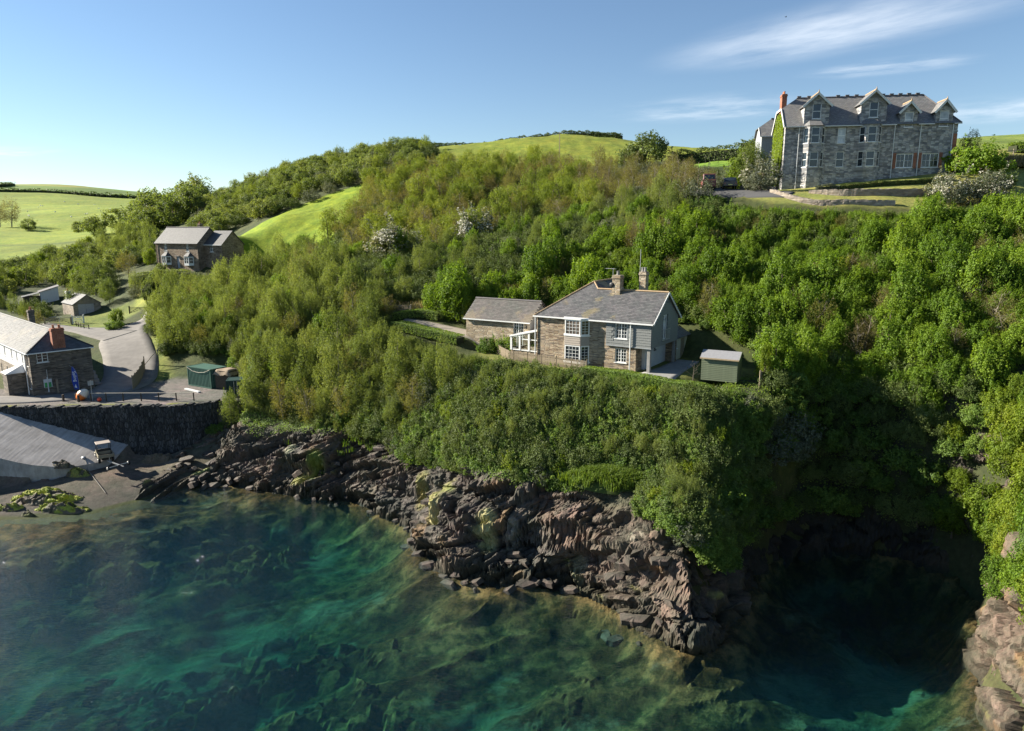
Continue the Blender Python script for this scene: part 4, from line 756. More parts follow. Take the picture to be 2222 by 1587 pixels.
bl.bar((12.35, 2.5, 3.75), (12.35, 3.8, 3.75), 0.04); bl.bar((12.35, 2.5, 2.78), (12.35, 3.8, 2.78), 0.04); bl.bar((12.05, 2.5, 3.75), (12.35, 2.5, 3.75), 0.03); bl.bar((12.05, 3.8, 3.75), (12.35, 3.8, 3.75), 0.03); bl.build('balcony_rail', M['metal'], fw)
# white garage wall in the recess and the corner post
g = MB(); wall(g, Face((10.9, 1.4, 0), (0, 1, 0), (1, 0, 0)), 5.2, 2.28, [(2.2, 2.6, 1.55, 2.0)]); g.add([(10.6, 1.4, 0), (10.9, 1.4, 0), (10.9, 1.4, 2.28), (10.6, 1.4, 2.28)], [(0, 1, 2, 3)]); g.build('garage_wall', M['render_white'], ct)
window(ct, Face((10.9, 1.4, 0), (0, 1, 0), (1, 0, 0)), 2.2, 2.6, 1.55, 2.0, 1, 1, 1, fw=0.04, fm='blackm')
MB().box(11.68, 11.98, 0.0, 0.3, -0.4, 2.27).build('post', M['concrete'], ct, bevel=0.02); MB().box(11.7, 11.95, 6.2, 6.45, -0.4, 2.27).build('post', M['concrete'], ct, bevel=0.02)
# roofs
e = 0.22; zl = HW - e * SL; A = (-e, -e, zl); hh = 4.15; zH = HW + SL * hh; zr = HW + SL * 3.3; xI = 8.3 - (zr - HW) / SL
P_front = [A, (12.28, -e, zl), (12.28, 3.3, zr), (xI, 3.3, zr), (hh, hh, zH)]
P_left = [A, (hh, hh, zH), (hh, 8.5, zH), (-e, 8.5, zl)]
P_rwr = [(hh, hh, zH), (xI, 3.3, zr), (8.3 + e, 6.6, zl + 0.0), (8.3 + e, 8.5, zl), (hh, 8.5, zH)]
P_back = [(12.28, 3.3, zr), (12.28, 6.6 + e, zl), (8.3 + e, 6.6 + e, zl), (xI, 3.3, zr)]
rf = roof('roof', [P_front, P_left, [(hh, hh, zH), (xI, 3.3, zr), (8.3 + e, 6.8, zl), (8.3 + e, 8.5, zl), (hh, 8.5, zH)], P_back], M['slate_c'], ct)
slates([P_front, P_back], rf, (0.075, 0.075, 0.082), (0.125, 0.122, 0.128), seed=2, lichen=(0.22, 0.18, 0.11)); slates([P_left, P_rwr], rf, (0.085, 0.08, 0.075), (0.13, 0.125, 0.125), seed=5)
MB().tube([(xI, 3.3, zr + 0.05), (12.28, 3.3, zr + 0.05)], 0.10, 6).tube([(-e, -e, zl + 0.05), (hh, hh, zH + 0.05)], 0.09, 6).tube([(hh, hh, zH + .05), (hh, 8.5, zH + .05)], 0.09, 6).tube([(hh, hh, zH + .05), (xI, 3.3, zr + .05)], 0.07, 6).build('ridge_tiles', M['ridge'], rf)
MB().bar((12.32, -e, zl - 0.02), (12.32, 3.3, zr - 0.03), 0.05, 0.2).bar((12.32, 3.3, zr - 0.03), (12.32, 6.85, zl - 0.05), 0.05, 0.2).build('bargeboard', M['upvc'], rf)
gutter(ct, [(-0.25, -0.30, HW - 0.17), (12.28, -0.30, HW - 0.17)]); pipe(ct, 10.1, -0.22, 0.05, HW - 0.1); pipe(ct, -0.1, -0.12, 0.05, HW - 0.1)
MB().bar((7.6, -0.115, 2.26), (12.1, -0.115, 2.26), 0.05, 0.06).build('drip_board', plain('grey_board', (0.3, 0.32, 0.33), 0.7), ct)
c1 = chimney(ct, 6.75, 7.55, 2.75, 3.55, 6.3, 8.55, M['annex_stone'], ((0.5, 0.5),), M['concrete']); chimney(ct, 9.1, 9.75, 3.7, 4.4, 6.2, 8.9, M['annex_stone'], ((0.3, 0.5), (0.7, 0.5)), M['concrete'])
aerial(c1, 6.7, 3.0, 7.6, 1.6, (-0.9, 0.3, 0)); MB().tube([(9.15, 3.75, 8.6), (9.15, 3.75, 11.0)], 0.025, 6).build('aerial', M['metal'], ct)
MB().lathe([(0.02, 0), (0.16, 0.03), (0.26, 0.09)], (6.72, 2.65, 7.6), 12, 'y').build('satellite_dish', M['blackm'], c1)
# rear lean-to behind the gable
rl = MB(); wall(rl, Face((11.6, 6.62, 0), (0, 1, 0), (1, 0, 0)), 4.4, 2.35, [(0.7, 1.3, 1.2, 1.9)]); rl.add([(11.6, 11.0, 0), (8.6, 11.0, 0), (8.6, 11.0, 2.9), (11.6, 11.0, 2.35)], [(0, 1, 2, 3)])
sm_ = rl.build('lean_to_wall', plain('cream_render', (0.50, 0.46, 0.36), 0.85), ct); roof('lean_to_roof', [[(11.9, 6.62, 2.28), (11.9, 11.2, 2.28), (8.5, 11.2, 4.0), (8.5, 6.62, 4.0)]], M['slate_c'], ct)
window(ct, Face((11.6, 6.62, 0), (0, 1, 0), (1, 0, 0)), 0.7, 1.3, 1.2, 1.9, 1, 1, 1)
MB().box(11.58, 11.64, 8.9, 9.9, 0.05, 2.05).build('door', M['oak'], ct)
# conservatory against the left wall
cv = MB().box(-3.45, 0.0, 0.55, 4.2, -0.3, 0.72).build('conservatory', M['annex_stone'], ct)
f = MB(); x0, x1, y0, y1, zb, zlo, zhi = -3.42, -0.03, 0.55, 4.15, 0.72, 2.15, 2.95
zt = lambda x: zlo + (zhi - zlo) * (x - x0) / (x1 - x0)
for x in (x0 + 0.06, x0 + 1.1, x0 + 2.2, x1 - 0.06): f.bar((x, y0, zb), (x, y0, zt(x)), 0.2)
for y in (y0 + 1.1, y0 + 2.2, y1 - 0.05): f.bar((x0 + 0.05, y, zb), (x0 + 0.05, y, zlo), 0.10)
f.bar((x0, y0, zb + 0.05), (x1, y0, zb + 0.05), 0.14, 0.12).bar((x0, y0, zlo - 0.02), (x1, y0, zhi - 0.02), 0.16, 0.2).bar((x0 + 0.05, y0, zlo - 0.03), (x0 + 0.05, y1, zlo - 0.03), 0.12, 0.12).bar((x0 + 0.05, y0, zb + 0.05), (x0 + 0.05, y1, zb + 0.05), 0.12, 0.12).bar((x0 + 1.0, y0, 1.9), (x1, y0, 1.9), 0.09)
f.build('frame', M['upvc'], cv)
MB().add([(x0, y0, zb), (x1, y0, zb), (x1, y0, zhi), (x0, y0, zlo)], [(0, 1, 2, 3)]).add([(x0 + 0.04, y0, zb), (x0 + 0.04, y1, zb), (x0 + 0.04, y1, zlo), (x0 + 0.04, y0, zlo)], [(0, 1, 2, 3)]).build('pane', M['clear'], cv)
roof('conservatory_roof', [[(x0 - 0.12, y0 - 0.15, zlo + 0.04), (x1 + 0.03, y0 - 0.15, zhi + 0.08), (x1 + 0.03, y1 + 0.1, zhi + 0.08), (x0 - 0.12, y1 + 0.1, zlo + 0.04)]], M['upvc'], cv, 0.14)
def local(o, x, y, z=0.0):
    c_, s_ = math.cos(o.rotation_euler.z), math.sin(o.rotation_euler.z); return (o.location.x + x * c_ - y * s_, o.location.y + x * s_ + y * c_, o.location.z + z)

# garden annex
an = empty('garden_annex', (-5.1, 77.2, 14.0), R(-31)); tag(an, 'low stone outbuilding with grey slate roof behind the cottage conservatory', 'outbuilding')
Lx, Wx, hx, rx = 8.15, 4.6, 2.55, 4.35; m = MB(); wall(m, Face((0, 0, 0), (1, 0, 0), (0, -1, 0)), Lx, hx, [(6.1, 7.35, 0.85, 2.35)], -0.6); wall(m, Face((0, Wx, 0), (1, 0, 0), (0, 1, 0)), Lx, hx, (), -0.6)
wall(m, Face((0, 0, 0), (0, 1, 0), (-1, 0, 0)), Wx, hx, (), -0.6, top=[(0, hx), (Wx, hx), (Wx / 2, rx)]); m.build('wall', M['annex_stone'], an)
m = MB(); wall(m, Face((Lx, 0, 0), (0, 1, 0), (1, 0, 0)), Wx, hx, (), -0.6, top=[(0, hx), (Wx, hx), (Wx / 2, rx)]); m.build('gable_wall', M['render_grey'], an)
s_ = (rx - hx) / (Wx / 2); PA = [[(-0.2, -0.25, hx - 0.25 * s_), (Lx + 0.15, -0.25, hx - 0.25 * s_), (Lx + 0.15, Wx / 2, rx), (-0.2, Wx / 2, rx)], [(-0.2, Wx + 0.25, hx - 0.25 * s_), (Lx + 0.15, Wx + 0.25, hx - 0.25 * s_), (Lx + 0.15, Wx / 2, rx), (-0.2, Wx / 2, rx)]]
PA = [[(a, b, c + 0.06) for a, b, c in p] for p in PA]; rfa = roof('roof', PA, M['slate_c'], an); slates(PA, rfa, (0.095, 0.088, 0.085), (0.14, 0.13, 0.123), seed=8, lf=0.56, lichen=(0.2, 0.17, 0.12)); ridge('ridge_tiles', [(-0.2, Wx / 2, rx + 0.1), (Lx + 0.15, Wx / 2, rx + 0.1)], rfa, M['ridge_h'])
window(an, Face((0, 0, 0), (1, 0, 0), (0, -1, 0)), 6.1, 7.35, 0.85, 2.35, 2, 4, 2); gutter(an, [(-0.2, -0.30, hx - 0.19), (Lx + 0.15, -0.30, hx - 0.19)], w=0.09); MB().lathe([(0.05, 0), (0.09, 0.05), (0.09, 0.22), (0.04, 0.27)], (7.75, -0.12, 1.75), 8).build('wall_lamp', M['blackm'], an)
# ------------------------------------------------------------------ the big house on the hill
ht = empty('seaside_hotel', (37.1, 99.0, 31.5), math.atan2(-0.163, 0.9866)); tag(ht, 'large grey stone gabled house with dormers and ivy standing on the hilltop lawn', 'house')
L, W, HE, HR, B0 = 21.5, 8.0, 8.5, 12.5, -2.0; SH = (HR - HE) / (W / 2)
fr = Face((0, 0, 0), (1, 0, 0), (0, -1, 0)); BL, BR = (2.2, 5.2), (9.3, 12.3)
m = MB(); wins = [(6.75, 7.75, 2.85, 4.85), (6.75, 7.75, 5.95, 7.95), (14.35, 16.45, 2.65, 4.45), (17.5, 19.6, 2.65, 4.45)]
wall(m, fr, L, HE, wins, B0); wall(m, Face((0, 0, 0), (0, 1, 0), (-1, 0, 0)), W, HE, (), B0, top=[(0, HE), (W, HE), (W - 2.4, HE + 2.4 * SH), (2.4, HE + 2.4 * SH)])
wall(m, Face((L, 0, 0), (0, 1, 0), (1, 0, 0)), W, HE, (), B0); wall(m, Face((0, W, 0), (1, 0, 0), (0, 1, 0)), L, HE, (), B0); m.build('wall', M['hotel_stone'], ht)
window(ht, fr, *wins[0], 1, 1, 1, sash=True); window(ht, fr, *wins[1], 2, 2, 1, sash=True, gm='glass_net')
for q in wins[2:]:
    window(ht, fr, *q, 2, 2, 2, fw=0.09); MB().box(q[0] - 0.42, q[0] - 0.02, -0.03, 0.1, q[2] - 0.1, q[3] + 0.1).build('brick_jamb', M['brick'], ht); MB().box(q[1] + 0.02, q[1] + 0.42, -0.03, 0.1, q[2] - 0.1, q[3] + 0.1).build('brick_jamb', M['brick'], ht)
MB().box(L - 0.45, L + 0.03, -0.03, 0.5, B0, 6.9).build('brick_quoin', M['brick'], ht); MB().box(13.6, L + 0.04, -0.06, 0.02, 7.1, 7.28).build('string_course', M['hotel_stone'], ht); MB().box(-0.05, 13.5, -0.07, 0.02, 1.9, 2.05).build('string_course', M['hotel_stone'], ht)
def canted(x0, x1, z0, z1, holes, mt, parent, dep=0.95):
    pts = [(x0, 0.0), (x0 + 0.72, -dep), (x1 - 0.72, -dep), (x1, 0.0)]; mb = MB(); fcs = []
    for a, b in zip(pts[:-1], pts[1:]):
        d = Vector((b[0] - a[0], b[1] - a[1], 0)); fc = Face((a[0], a[1], 0), d, (d.y, -d.x, 0)); Lb = d.length; hs = [(Lb * 0.5 - w_, Lb * 0.5 + w_, c, e) for c, e in holes for w_ in [0.40 if Lb < 1.3 else 0.52]]
        wall(mb, fc, Lb, z1, hs, z0); fcs.append((fc, hs))
    mb.add([(*p, z1) for p in pts], [(0, 1, 2, 3)]); o = mb.build('bay', mt, parent)
    for fc, hs in fcs:
        for h_ in hs: window(o, fc, *h_, 1, 1, 1, fw=0.06, inset=0.07, sash=True, gm='glass')
    return o
for (x0, x1) in (BL, BR):
    bo = canted(x0, x1, B0, 8.15, [(2.85, 4.8), (5.95, 7.95)], M['hotel_stone'], ht); c = (x0 + x1) / 2
    roof('bay_roof', [[(x0 - 0.1, 0, 8.2), (x0 + 0.66, -1.07, 8.2), (x1 - 0.66, -1.07, 8.2), (x1 + 0.1, 0, 8.2), (c + 0.6, 0.02, 9.0), (c - 0.6, 0.02, 9.0)][i:j] for i, j in ()] or [[(x0 + 0.66, -1.07, 8.2), (x1 - 0.66, -1.07, 8.2), (c + 0.7, 0.0, 9.0), (c - 0.7, 0.0, 9.0)], [(x0 - 0.1, 0, 8.2), (x0 + 0.66, -1.07, 8.2), (c - 0.7, 0, 9.0)], [(x1 - 0.66, -1.07, 8.2), (x1 + 0.1, 0, 8.2), (c + 0.7, 0, 9.0)]], M['slate_h'], bo, 0.05)
# main roof, hipped at the far end and half-hipped over the ivy gable
e = 0.3; ze = HE - e * SH; kz = HE + 2.4 * SH
RF = [[(-0.25, -e, ze), (L + e, -e, ze), (L - 3.2, W / 2, HR), (2.0, W / 2, HR), (-0.25, 2.4, kz)], [(-0.25, W + e, ze), (L + e, W + e, ze), (L - 3.2, W / 2, HR), (2.0, W / 2, HR), (-0.25, W - 2.4, kz)], [(L + e, -e, ze), (L + e, W + e, ze), (L - 3.2, W / 2, HR)], [(-0.25, 2.4, kz), (-0.25, W - 2.4, kz), (2.0, W / 2, HR)]]
rf = roof('roof', RF, M['slate_h'], ht)
MB().tube([(2.0, W / 2, HR + 0.03), (L - 3.2, W / 2, HR + 0.03)], 0.10, 6).tube([(L - 3.2, W / 2, HR + .03), (L + e, -e, ze + .05)], 0.08, 6).build('ridge_tiles', M['ridge_h'], rf)
for x in [2.3, 3.6, 7.4, 8.6, 9.8, 13.2, 14.3, 15.4, 16.5, 17.6]: MB().box(x - 0.22, x + 0.22, W / 2 - 0.12, W / 2 + 0.12, HR + 0.05, HR + 0.2).box(x - 0.26, x + 0.26, W / 2 - 0.15, W / 2 + 0.15, HR + 0.198, HR + 0.27).build('ridge_vent', M['ridge_h'], rf)
MB().bar((-0.28, -e, ze - 0.05), (-0.28, 2.4, kz - 0.05), 0.06, 0.26).bar((-0.28, 2.4, kz - 0.05), (-0.28, W - 2.4, kz - 0.05), 0.06, 0.26).bar((-0.28, W - 2.4, kz - 0.05), (-0.28, W + e, ze - 0.05), 0.06, 0.26).build('bargeboard', M['white'], rf)
def dormer(c, w, zb, zw, za, win, parent, big):
    x0, x1 = c - w / 2, c + w / 2; yb = lambda z: (z - HE) / SH; mb = MB(); fc = Face((0, -0.02 if big else -0.06, 0), (1, 0, 0), (0, -1, 0)); y_ = fc.o.y
    mb2 = MB(); us = [(x0, zb), (win[0], zb), (win[1], zb), (x1, zb)]
    def q(a, b, c_, d): mb.add([(a, y_, c_), (b, y_, c_), (b, y_, d), (a, y_, d)], [(0, 1, 2, 3)])
    q(x0, win[0], zb, zw); q(win[1], x1, zb, zw); q(win[0], win[1], zb, win[2]); 
    if win[3] < zw: q(win[0], win[1], win[3], zw)
    mb.add([(x0, y_, zw), (x1, y_, zw), (c, y_, za)], [(0, 1, 2)])
    for x in (x0, x1): mb.add([(x, y_, zb), (x, y_, zw), (x, yb(zw), zw), (x, max(yb(zb), 0.05), zb)], [(0, 1, 2, 3)])
    for (a, b, c_, d) in [win]:
        for (p, s), (p2, s2) in zip([(a, c_), (b, c_), (b, d), (a, d)], [(b, c_), (b, d), (a, d), (a, c_)]): mb.add([(p, y_, s), (p2, y_, s2), (p2, y_ + 0.14, s2), (p, y_ + 0.14, s)], [(0, 1, 2, 3)])
    o = mb.build('dormer', M['hotel_stone'], parent); window(o, fc, *win, 1, 1, 1, fw=0.08, inset=0.08, sash=True, gm='glass' if big else 'glass_net')
    ov = 0.28; s = (za - zw) / (w / 2); zlo = zw - ov * s
    roof('dormer_roof', [[(x0 - ov, y_ - 0.35, zlo), (c, y_ - 0.35, za), (c, yb(za) + 0.1, za), (x0 - ov, yb(zlo) + 0.1, zlo)], [(x1 + ov, y_ - 0.35, zlo), (c, y_ - 0.35, za), (c, yb(za) + 0.1, za), (x1 + ov, yb(zlo) + 0.1, zlo)]], M['slate_h'], o)
    MB().bar((x0 - ov, y_ - 0.38, zlo - 0.08), (c, y_ - 0.38, za - 0.09), 0.06, 0.26).bar((x1 + ov, y_ - 0.38, zlo - 0.08), (c, y_ - 0.38, za - 0.09), 0.06, 0.26).build('bargeboard', M['white'], o)
    MB().tube([(c, y_ - 0.4, za + 0.06), (c, yb(za), za + 0.06)], 0.09, 6).lathe([(0.05, 0), (0.08, 0.1), (0.02, 0.4)], (c, y_ - 0.36, za), 6).build('ridge_tiles', M['ridge'], o)
dormer(3.85, 3.2, HE - 0.02, 11.0, 12.45, (3.3, 4.4, 9.15, 11.1), ht, True); dormer(11.0, 3.2, HE - 0.02, 11.1, 12.6, (10.45, 11.55, 9.15, 11.15), ht, True)
dormer(15.4, 2.1, 7.4, 9.9, 11.05, (14.9, 15.95, 7.8, 9.75), ht, False); dormer(19.7, 2.1, 7.4, 9.9, 11.15, (19.15, 20.25, 7.8, 9.8), ht, False)
for a, b in ((-0.2, 13.9), (16.6, 18.5), (20.9, 21.8)): gutter(ht, [(a, -0.42, HE - 0.38), (b, -0.42, HE - 0.38)], M['white'])
for x, zb in ((1.75, -1.2), (13.8, 0.0), (17.0, 0.3), (20.9, 0.6)): pipe(ht, x, -0.14, zb - 0.6, HE - 0.4, M['white'])
chimney(ht, -0.1, 0.55, 3.2, 4.6, 10.2, 13.0, M['brick'], ((0.5, 0.3), (0.5, 0.7)))
rw = MB(); wall(rw, Face((-1.0, 12.0, 0), (1, 0, 0), (0, -1, 0)), 8, 8.6, (), -1); wall(rw, Face((-1.0, 12.0, 0), (0, 1, 0), (-1, 0, 0)), 5.5, 8.6, [(1.6, 2.5, 5.6, 7.8)], -1, top=[(0, 8.6), (5.5, 8.6), (4.2, 9.9), (1.3, 9.9)]); rw.build('wing', plain('hung_slate_grey', (0.27, 0.285, 0.29), 0.7, var=0.25), ht)
window(ht, Face((-1.0, 12.0, 0), (0, 1, 0), (-1, 0, 0)), 1.6, 2.5, 5.6, 7.8, 1, 1, 1, sash=True)
rr = roof('wing_roof', [[(-1.3, 11.8, 8.5), (7, 11.8, 8.5), (7, 14.75, 11.3), (0.6, 14.75, 11.3), (-1.3, 13.3, 9.95)], [(-1.3, 17.7, 8.5), (7, 17.7, 8.5), (7, 14.75, 11.3), (0.6, 14.75, 11.3), (-1.3, 16.2, 9.95)], [(-1.3, 13.3, 9.95), (-1.3, 16.2, 9.95), (0.6, 14.75, 11.3)]], M['slate_h'], ht)
for x in (0.9, 2.2, 3.5): MB().box(x - 0.22, x + 0.22, 14.63, 14.87, 11.32, 11.5).build('ridge_vent', M['ridge_h'], rr)
gutter(ht, [(-1.3, 11.72, 8.42), (7, 11.72, 8.42)], M['white']); MB().bar((-1.33, 11.8, 8.42), (-1.33, 13.3, 9.87), 0.05, 0.22).build('bargeboard', M['white'], rr)

# ------------------------------------------------------------------ farmhouse in the valley
fh = empty('farmhouse', (-69.5, 138.0, 18.9), math.atan2(-0.434, 0.901)); tag(fh, 'brown stone farmhouse with two white bay windows above a trimmed hedge', 'house')
L, W, HE, HR = 11.5, 6.0, 4.7, 7.5; m = MB(); wf = [(2.3, 3.2, 3.1, 4.45), (8.4, 9.2, 3.1, 4.45), (5.55, 6.4, -0.1, 2.1)]
wall(m, fr, L, HE, wf, -0.8)
for x in (0, L): wall(m, Face((x, 0, 0), (0, 1, 0), (-1 if x == 0 else 1, 0, 0)), W, HE, (), -0.8, top=[(0, HE), (W, HE), (W / 2, HR)])
wall(m, Face((0, W, 0), (1, 0, 0), (0, 1, 0)), L, HE, (), -0.8); m.build('wall', M['farm_stone'], fh)
for q in wf[:2]: window(fh, fr, *q, 1, 2, 2)
MB().box(5.6, 6.35, 0.1, 0.16, -0.1, 2.05).build('door', plain('grey_door', (0.33, 0.33, 0.34), 0.6), fh); MB().box(5.4, 6.55, -0.25, 0.05, 2.12, 2.25).build('door_hood', M['concrete'], fh)
for x in (1.75, 7.9):
    pb = [(x, 0.0), (x + 0.55, -0.7), (x + 1.75, -0.7), (x + 2.3, 0)]; mb = MB(); fcs = []
    for a, b in zip(pb[:-1], pb[1:]):
        d = Vector((b[0] - a[0], b[1] - a[1], 0)); fc = Face((a[0], a[1], 0), d, (d.y, -d.x, 0)); wall(mb, fc, d.length, 2.15, [(0.04, d.length - 0.04, 0.8, 2.05)], 0.45, 0.05); fcs.append((fc, d.length))
    bo = mb.build('bay', M['white'], fh)
    for fc, l in fcs: window(bo, fc, 0.03, l - 0.03, 0.8, 2.05, 1, 2, 2 if l > 1 else 1, inset=0.03, sill=False)
    roof('bay_roof', [[(x + 0.5, -0.8, 2.17), (x + 1.8, -0.8, 2.17), (x + 1.5, 0, 2.95), (x + 0.8, 0, 2.95)], [(x - 0.1, 0, 2.17), (x + 0.5, -0.8, 2.17), (x + 0.8, 0, 2.95)], [(x + 1.8, -0.8, 2.17), (x + 2.4, 0, 2.17), (x + 1.5, 0, 2.95)]], M['slate_g'], bo, 0.05)
s_ = (HR - HE) / 3; rff = roof('roof', [[(-0.2, -0.25, HE - 0.25 * s_ + .06), (L + 0.2, -0.25, HE - 0.25 * s_ + .06), (L + 0.2, 3, HR + .06), (-0.2, 3, HR + .06)], [(-0.2, 6.25, HE - 0.25 * s_ + .06), (L + 0.2, 6.25, HE - 0.25 * s_ + .06), (L + 0.2, 3, HR + .06), (-0.2, 3, HR + .06)]], M['slate_g'], fh)
ridge('ridge_tiles', [(-0.2, 3, HR + .1), (L + .2, 3, HR + .1)], rff, M['ridge_h']); gutter(fh, [(-0.2, -0.3, HE - 0.2), (L + 0.2, -0.3, HE - 0.2)], M['blackm']); pipe(fh, 0.3, -0.1, -0.3, HE - 0.2, M['blackm']); chimney(fh, 8.0, 8.6, 3.4, 4.0, 7.2, 8.3, M['farm_stone'])
m = MB(); wall(m, Face((L, 1.6, 0), (1, 0, 0), (0, -1, 0)), 4.6, 4.5, [(1.4, 2.3, 3.0, 4.2)], -0.8); wall(m, Face((L + 4.6, 1.6, 0), (0, 1, 0), (1, 0, 0)), 5.2, 4.5, (), -0.8, top=[(0, 4.5), (5.2, 4.5), (2.6, 6.9)]); ex = m.build('extension', M['farm_stone'], fh)
roof('extension_roof', [[(L, 1.35, 4.35), (L + 4.8, 1.35, 4.35), (L + 4.8, 4.2, 6.96), (L, 4.2, 6.96)], [(L, 7.0, 4.35), (L + 4.8, 7.0, 4.35), (L + 4.8, 4.2, 6.96), (L, 4.2, 6.96)]], M['slate_g'], ex); window(ex, Face((L, 1.6, 0), (1, 0, 0), (0, -1, 0)), 1.4, 2.3, 3.0, 4.2, 1, 2, 2); gutter(ex, [(L, 1.3, 4.3), (L + 4.8, 1.3, 4.3)])

# ------------------------------------------------------------------ old stone cellar building by the slip
ch = empty('stone_cellar_building', (-56.3, 80.0, 6.75), math.atan2(0.74, 0.68)); tag(ch, 'long slate-roofed stone building with whitewashed upper wall beside the quay road', 'building')
Wc, Lc, HE, HR, HIP = 6.5, 30.0, 5.25, 7.35, 2.8
m = MB(); en = Face((0, 0, 0), (1, 0, 0), (0, -1, 0)); lw = Face((0, 0, 0), (0, 1, 0), (-1, 0, 0))
wall(m, en, Wc, HE, [(0.75, 1.9, 3.9, 5.05)], -0.7); wall(m, lw, 1.6, HE, [(0.55, 1.05, 3.5, 4.9), (0.5, 1.0, 0.8, 2.2)], -0.7); wall(m, Face((Wc, 0, 0), (0, 1, 0), (1, 0, 0)), Lc, HE, (), -0.7); m.add([(0, Lc, -0.7), (Wc, Lc, -0.7), (Wc, Lc, HE), (0, Lc, HE)], [(0, 1, 2, 3)]); m.build('wall', M['dark_stone'], ch)
lowh = [(y, y + 0.6, 0.9, 2.1) for y in (6.2, 8.4, 11.0, 14.0, 17.5)]; hiw = [(y, y + 0.55, 3.55, 4.75) for y in (2.6, 5.2, 7.6, 11.0, 14.0, 17.0)]
m = MB(); wall(m, Face((0, 1.6, 0), (0, 1, 0), (-1, 0, 0)), Lc - 1.6, 2.75, [(a - 1.6, b - 1.6, c, d) for a, b, c, d in lowh], -0.7); m.build('rubble_wall', M['pale_stone'], ch)
m = MB(); wall(m, Face((-0.04, 1.6, 0), (0, 1, 0), (-1, 0, 0)), Lc - 1.6, HE, [(a - 1.6, b - 1.6, c, d) for a, b, c, d in hiw], 2.75); m.build('whitewashed_wall', M['render_white'], ch)
window(ch, en, 0.75, 1.9, 3.9, 5.05, 1, 3, 2, gm='glass'); window(ch, lw, 0.55, 1.05, 3.5, 4.9, 1, 1, 1, fm='upvc'); window(ch, lw, 0.5, 1.0, 0.8, 2.2, 1, 2, 1)
for q in lowh: window(ch, lw, *q, 1, 2, 1)
for q in hiw: window(ch, Face((-0.04, 0, 0), (0, 1, 0), (-1, 0, 0)), *q, 1, 2, 1)
s_ = (HR - HE) / (Wc / 2); e = 0.25; ze = HE - e * s_ + 0.06; sh_ = (HR - HE) / HIP
PL = [(-e, -e, ze), (-e, Lc, ze), (Wc / 2, Lc, HR), (Wc / 2, HIP, HR)]; PE = [(-e, -e, ze), (Wc + e, -e, ze), (Wc / 2, HIP, HR)]; PR = [(Wc + e, -e, ze), (Wc + e, Lc, ze), (Wc / 2, Lc, HR), (Wc / 2, HIP, HR)]
rfc = roof('roof', [PL, PE, PR], M['slate_g'], ch); slates([PL], rfc, (0.066, 0.064, 0.064), (0.098, 0.095, 0.093), 0.36, 0.22, 11, (0.14, 0.125, 0.10), 0.58); slates([PE], rfc, (0.07, 0.072, 0.08), (0.11, 0.112, 0.12), 0.36, 0.22, 12, (0.2, 0.2, 0.2), 0.75)
MB().tube([(-e, -e, ze + .05), (Wc / 2, HIP, HR + .05)], 0.08, 6).tube([(Wc + e, -e, ze + .05), (Wc / 2, HIP, HR + .05)], 0.08, 6).tube([(Wc / 2, HIP, HR + .05), (Wc / 2, Lc, HR + .05)], 0.1, 6).build('ridge_tiles', M['slate_g'], rfc)
gutter(ch, [(-e - 0.05, -e - 0.05, ze - 0.08), (Wc + e, -e - 0.05, ze - 0.08)]); gutter(ch, [(-e - 0.06, -e, ze - 0.08), (-e - 0.06, Lc, ze - 0.08)])
cc = chimney(ch, 2.55, 3.85, -0.02, 0.75, 5.0, 7.75, M['brick'], ((0.25, 0.5), (0.72, 0.5))); aerial(cc, 3.7, 0.6, 7.6, 1.5, (-0.8, 0.2, 0), 4); chimney(ch, 4.3, 5.0, 17, 17.7, 6.0, 8.5, M['dark_stone'])
pipe(ch, -0.12, 1.5, 0, HE - 0.2); MB().tube([(1.55, -0.12, 0.5), (1.55, -0.12, 3.0)], 0.04, 6).build('downpipe', M['metal'], ch)
m = MB().box(-1.9, -0.06, 2.5, 4.6, -0.5, 2.55); po = m.build('porch', M['dark_stone'], ch); roof('porch_roof', [[(-2.05, 2.35, 2.58), (-2.05, 4.75, 2.58), (-0.06, 3.9, 3.4), (-0.06, 3.2, 3.4)], [(-2.05, 2.35, 2.58), (-0.06, 2.35, 2.58), (-0.06, 3.2, 3.4)], [(-2.05, 4.75, 2.58), (-0.06, 4.75, 2.58), (-0.06, 3.9, 3.4)]], M['render_white'], po, 0.06)
MB().box(1.45, 1.55, -0.25, -0.12, 0.3, 2.1).box(1.1, 1.95, -0.13, -0.08, 0.85, 1.85).build('notice_board', M['render_white'], ch); MB().box(1.18, 1.87, -0.15, -0.132, 0.88, 1.45).build('notice', plain('green_poster', (0.05, 0.28, 0.09), 0.6, var=0.4), ch); MB().box(2.35, 2.55, -0.2, -0.02, -0.2, 1.7).build('post', M['oak'], ch)
for k in range(4): MB().box(6.55 + 0.0, 7.5, 1.0 + k * 0.55, 1.55 + k * 0.55 + 2 * (k == 3), -0.6, 0.3 + 0.42 * k).build('stone_step', M['concrete'], ch)

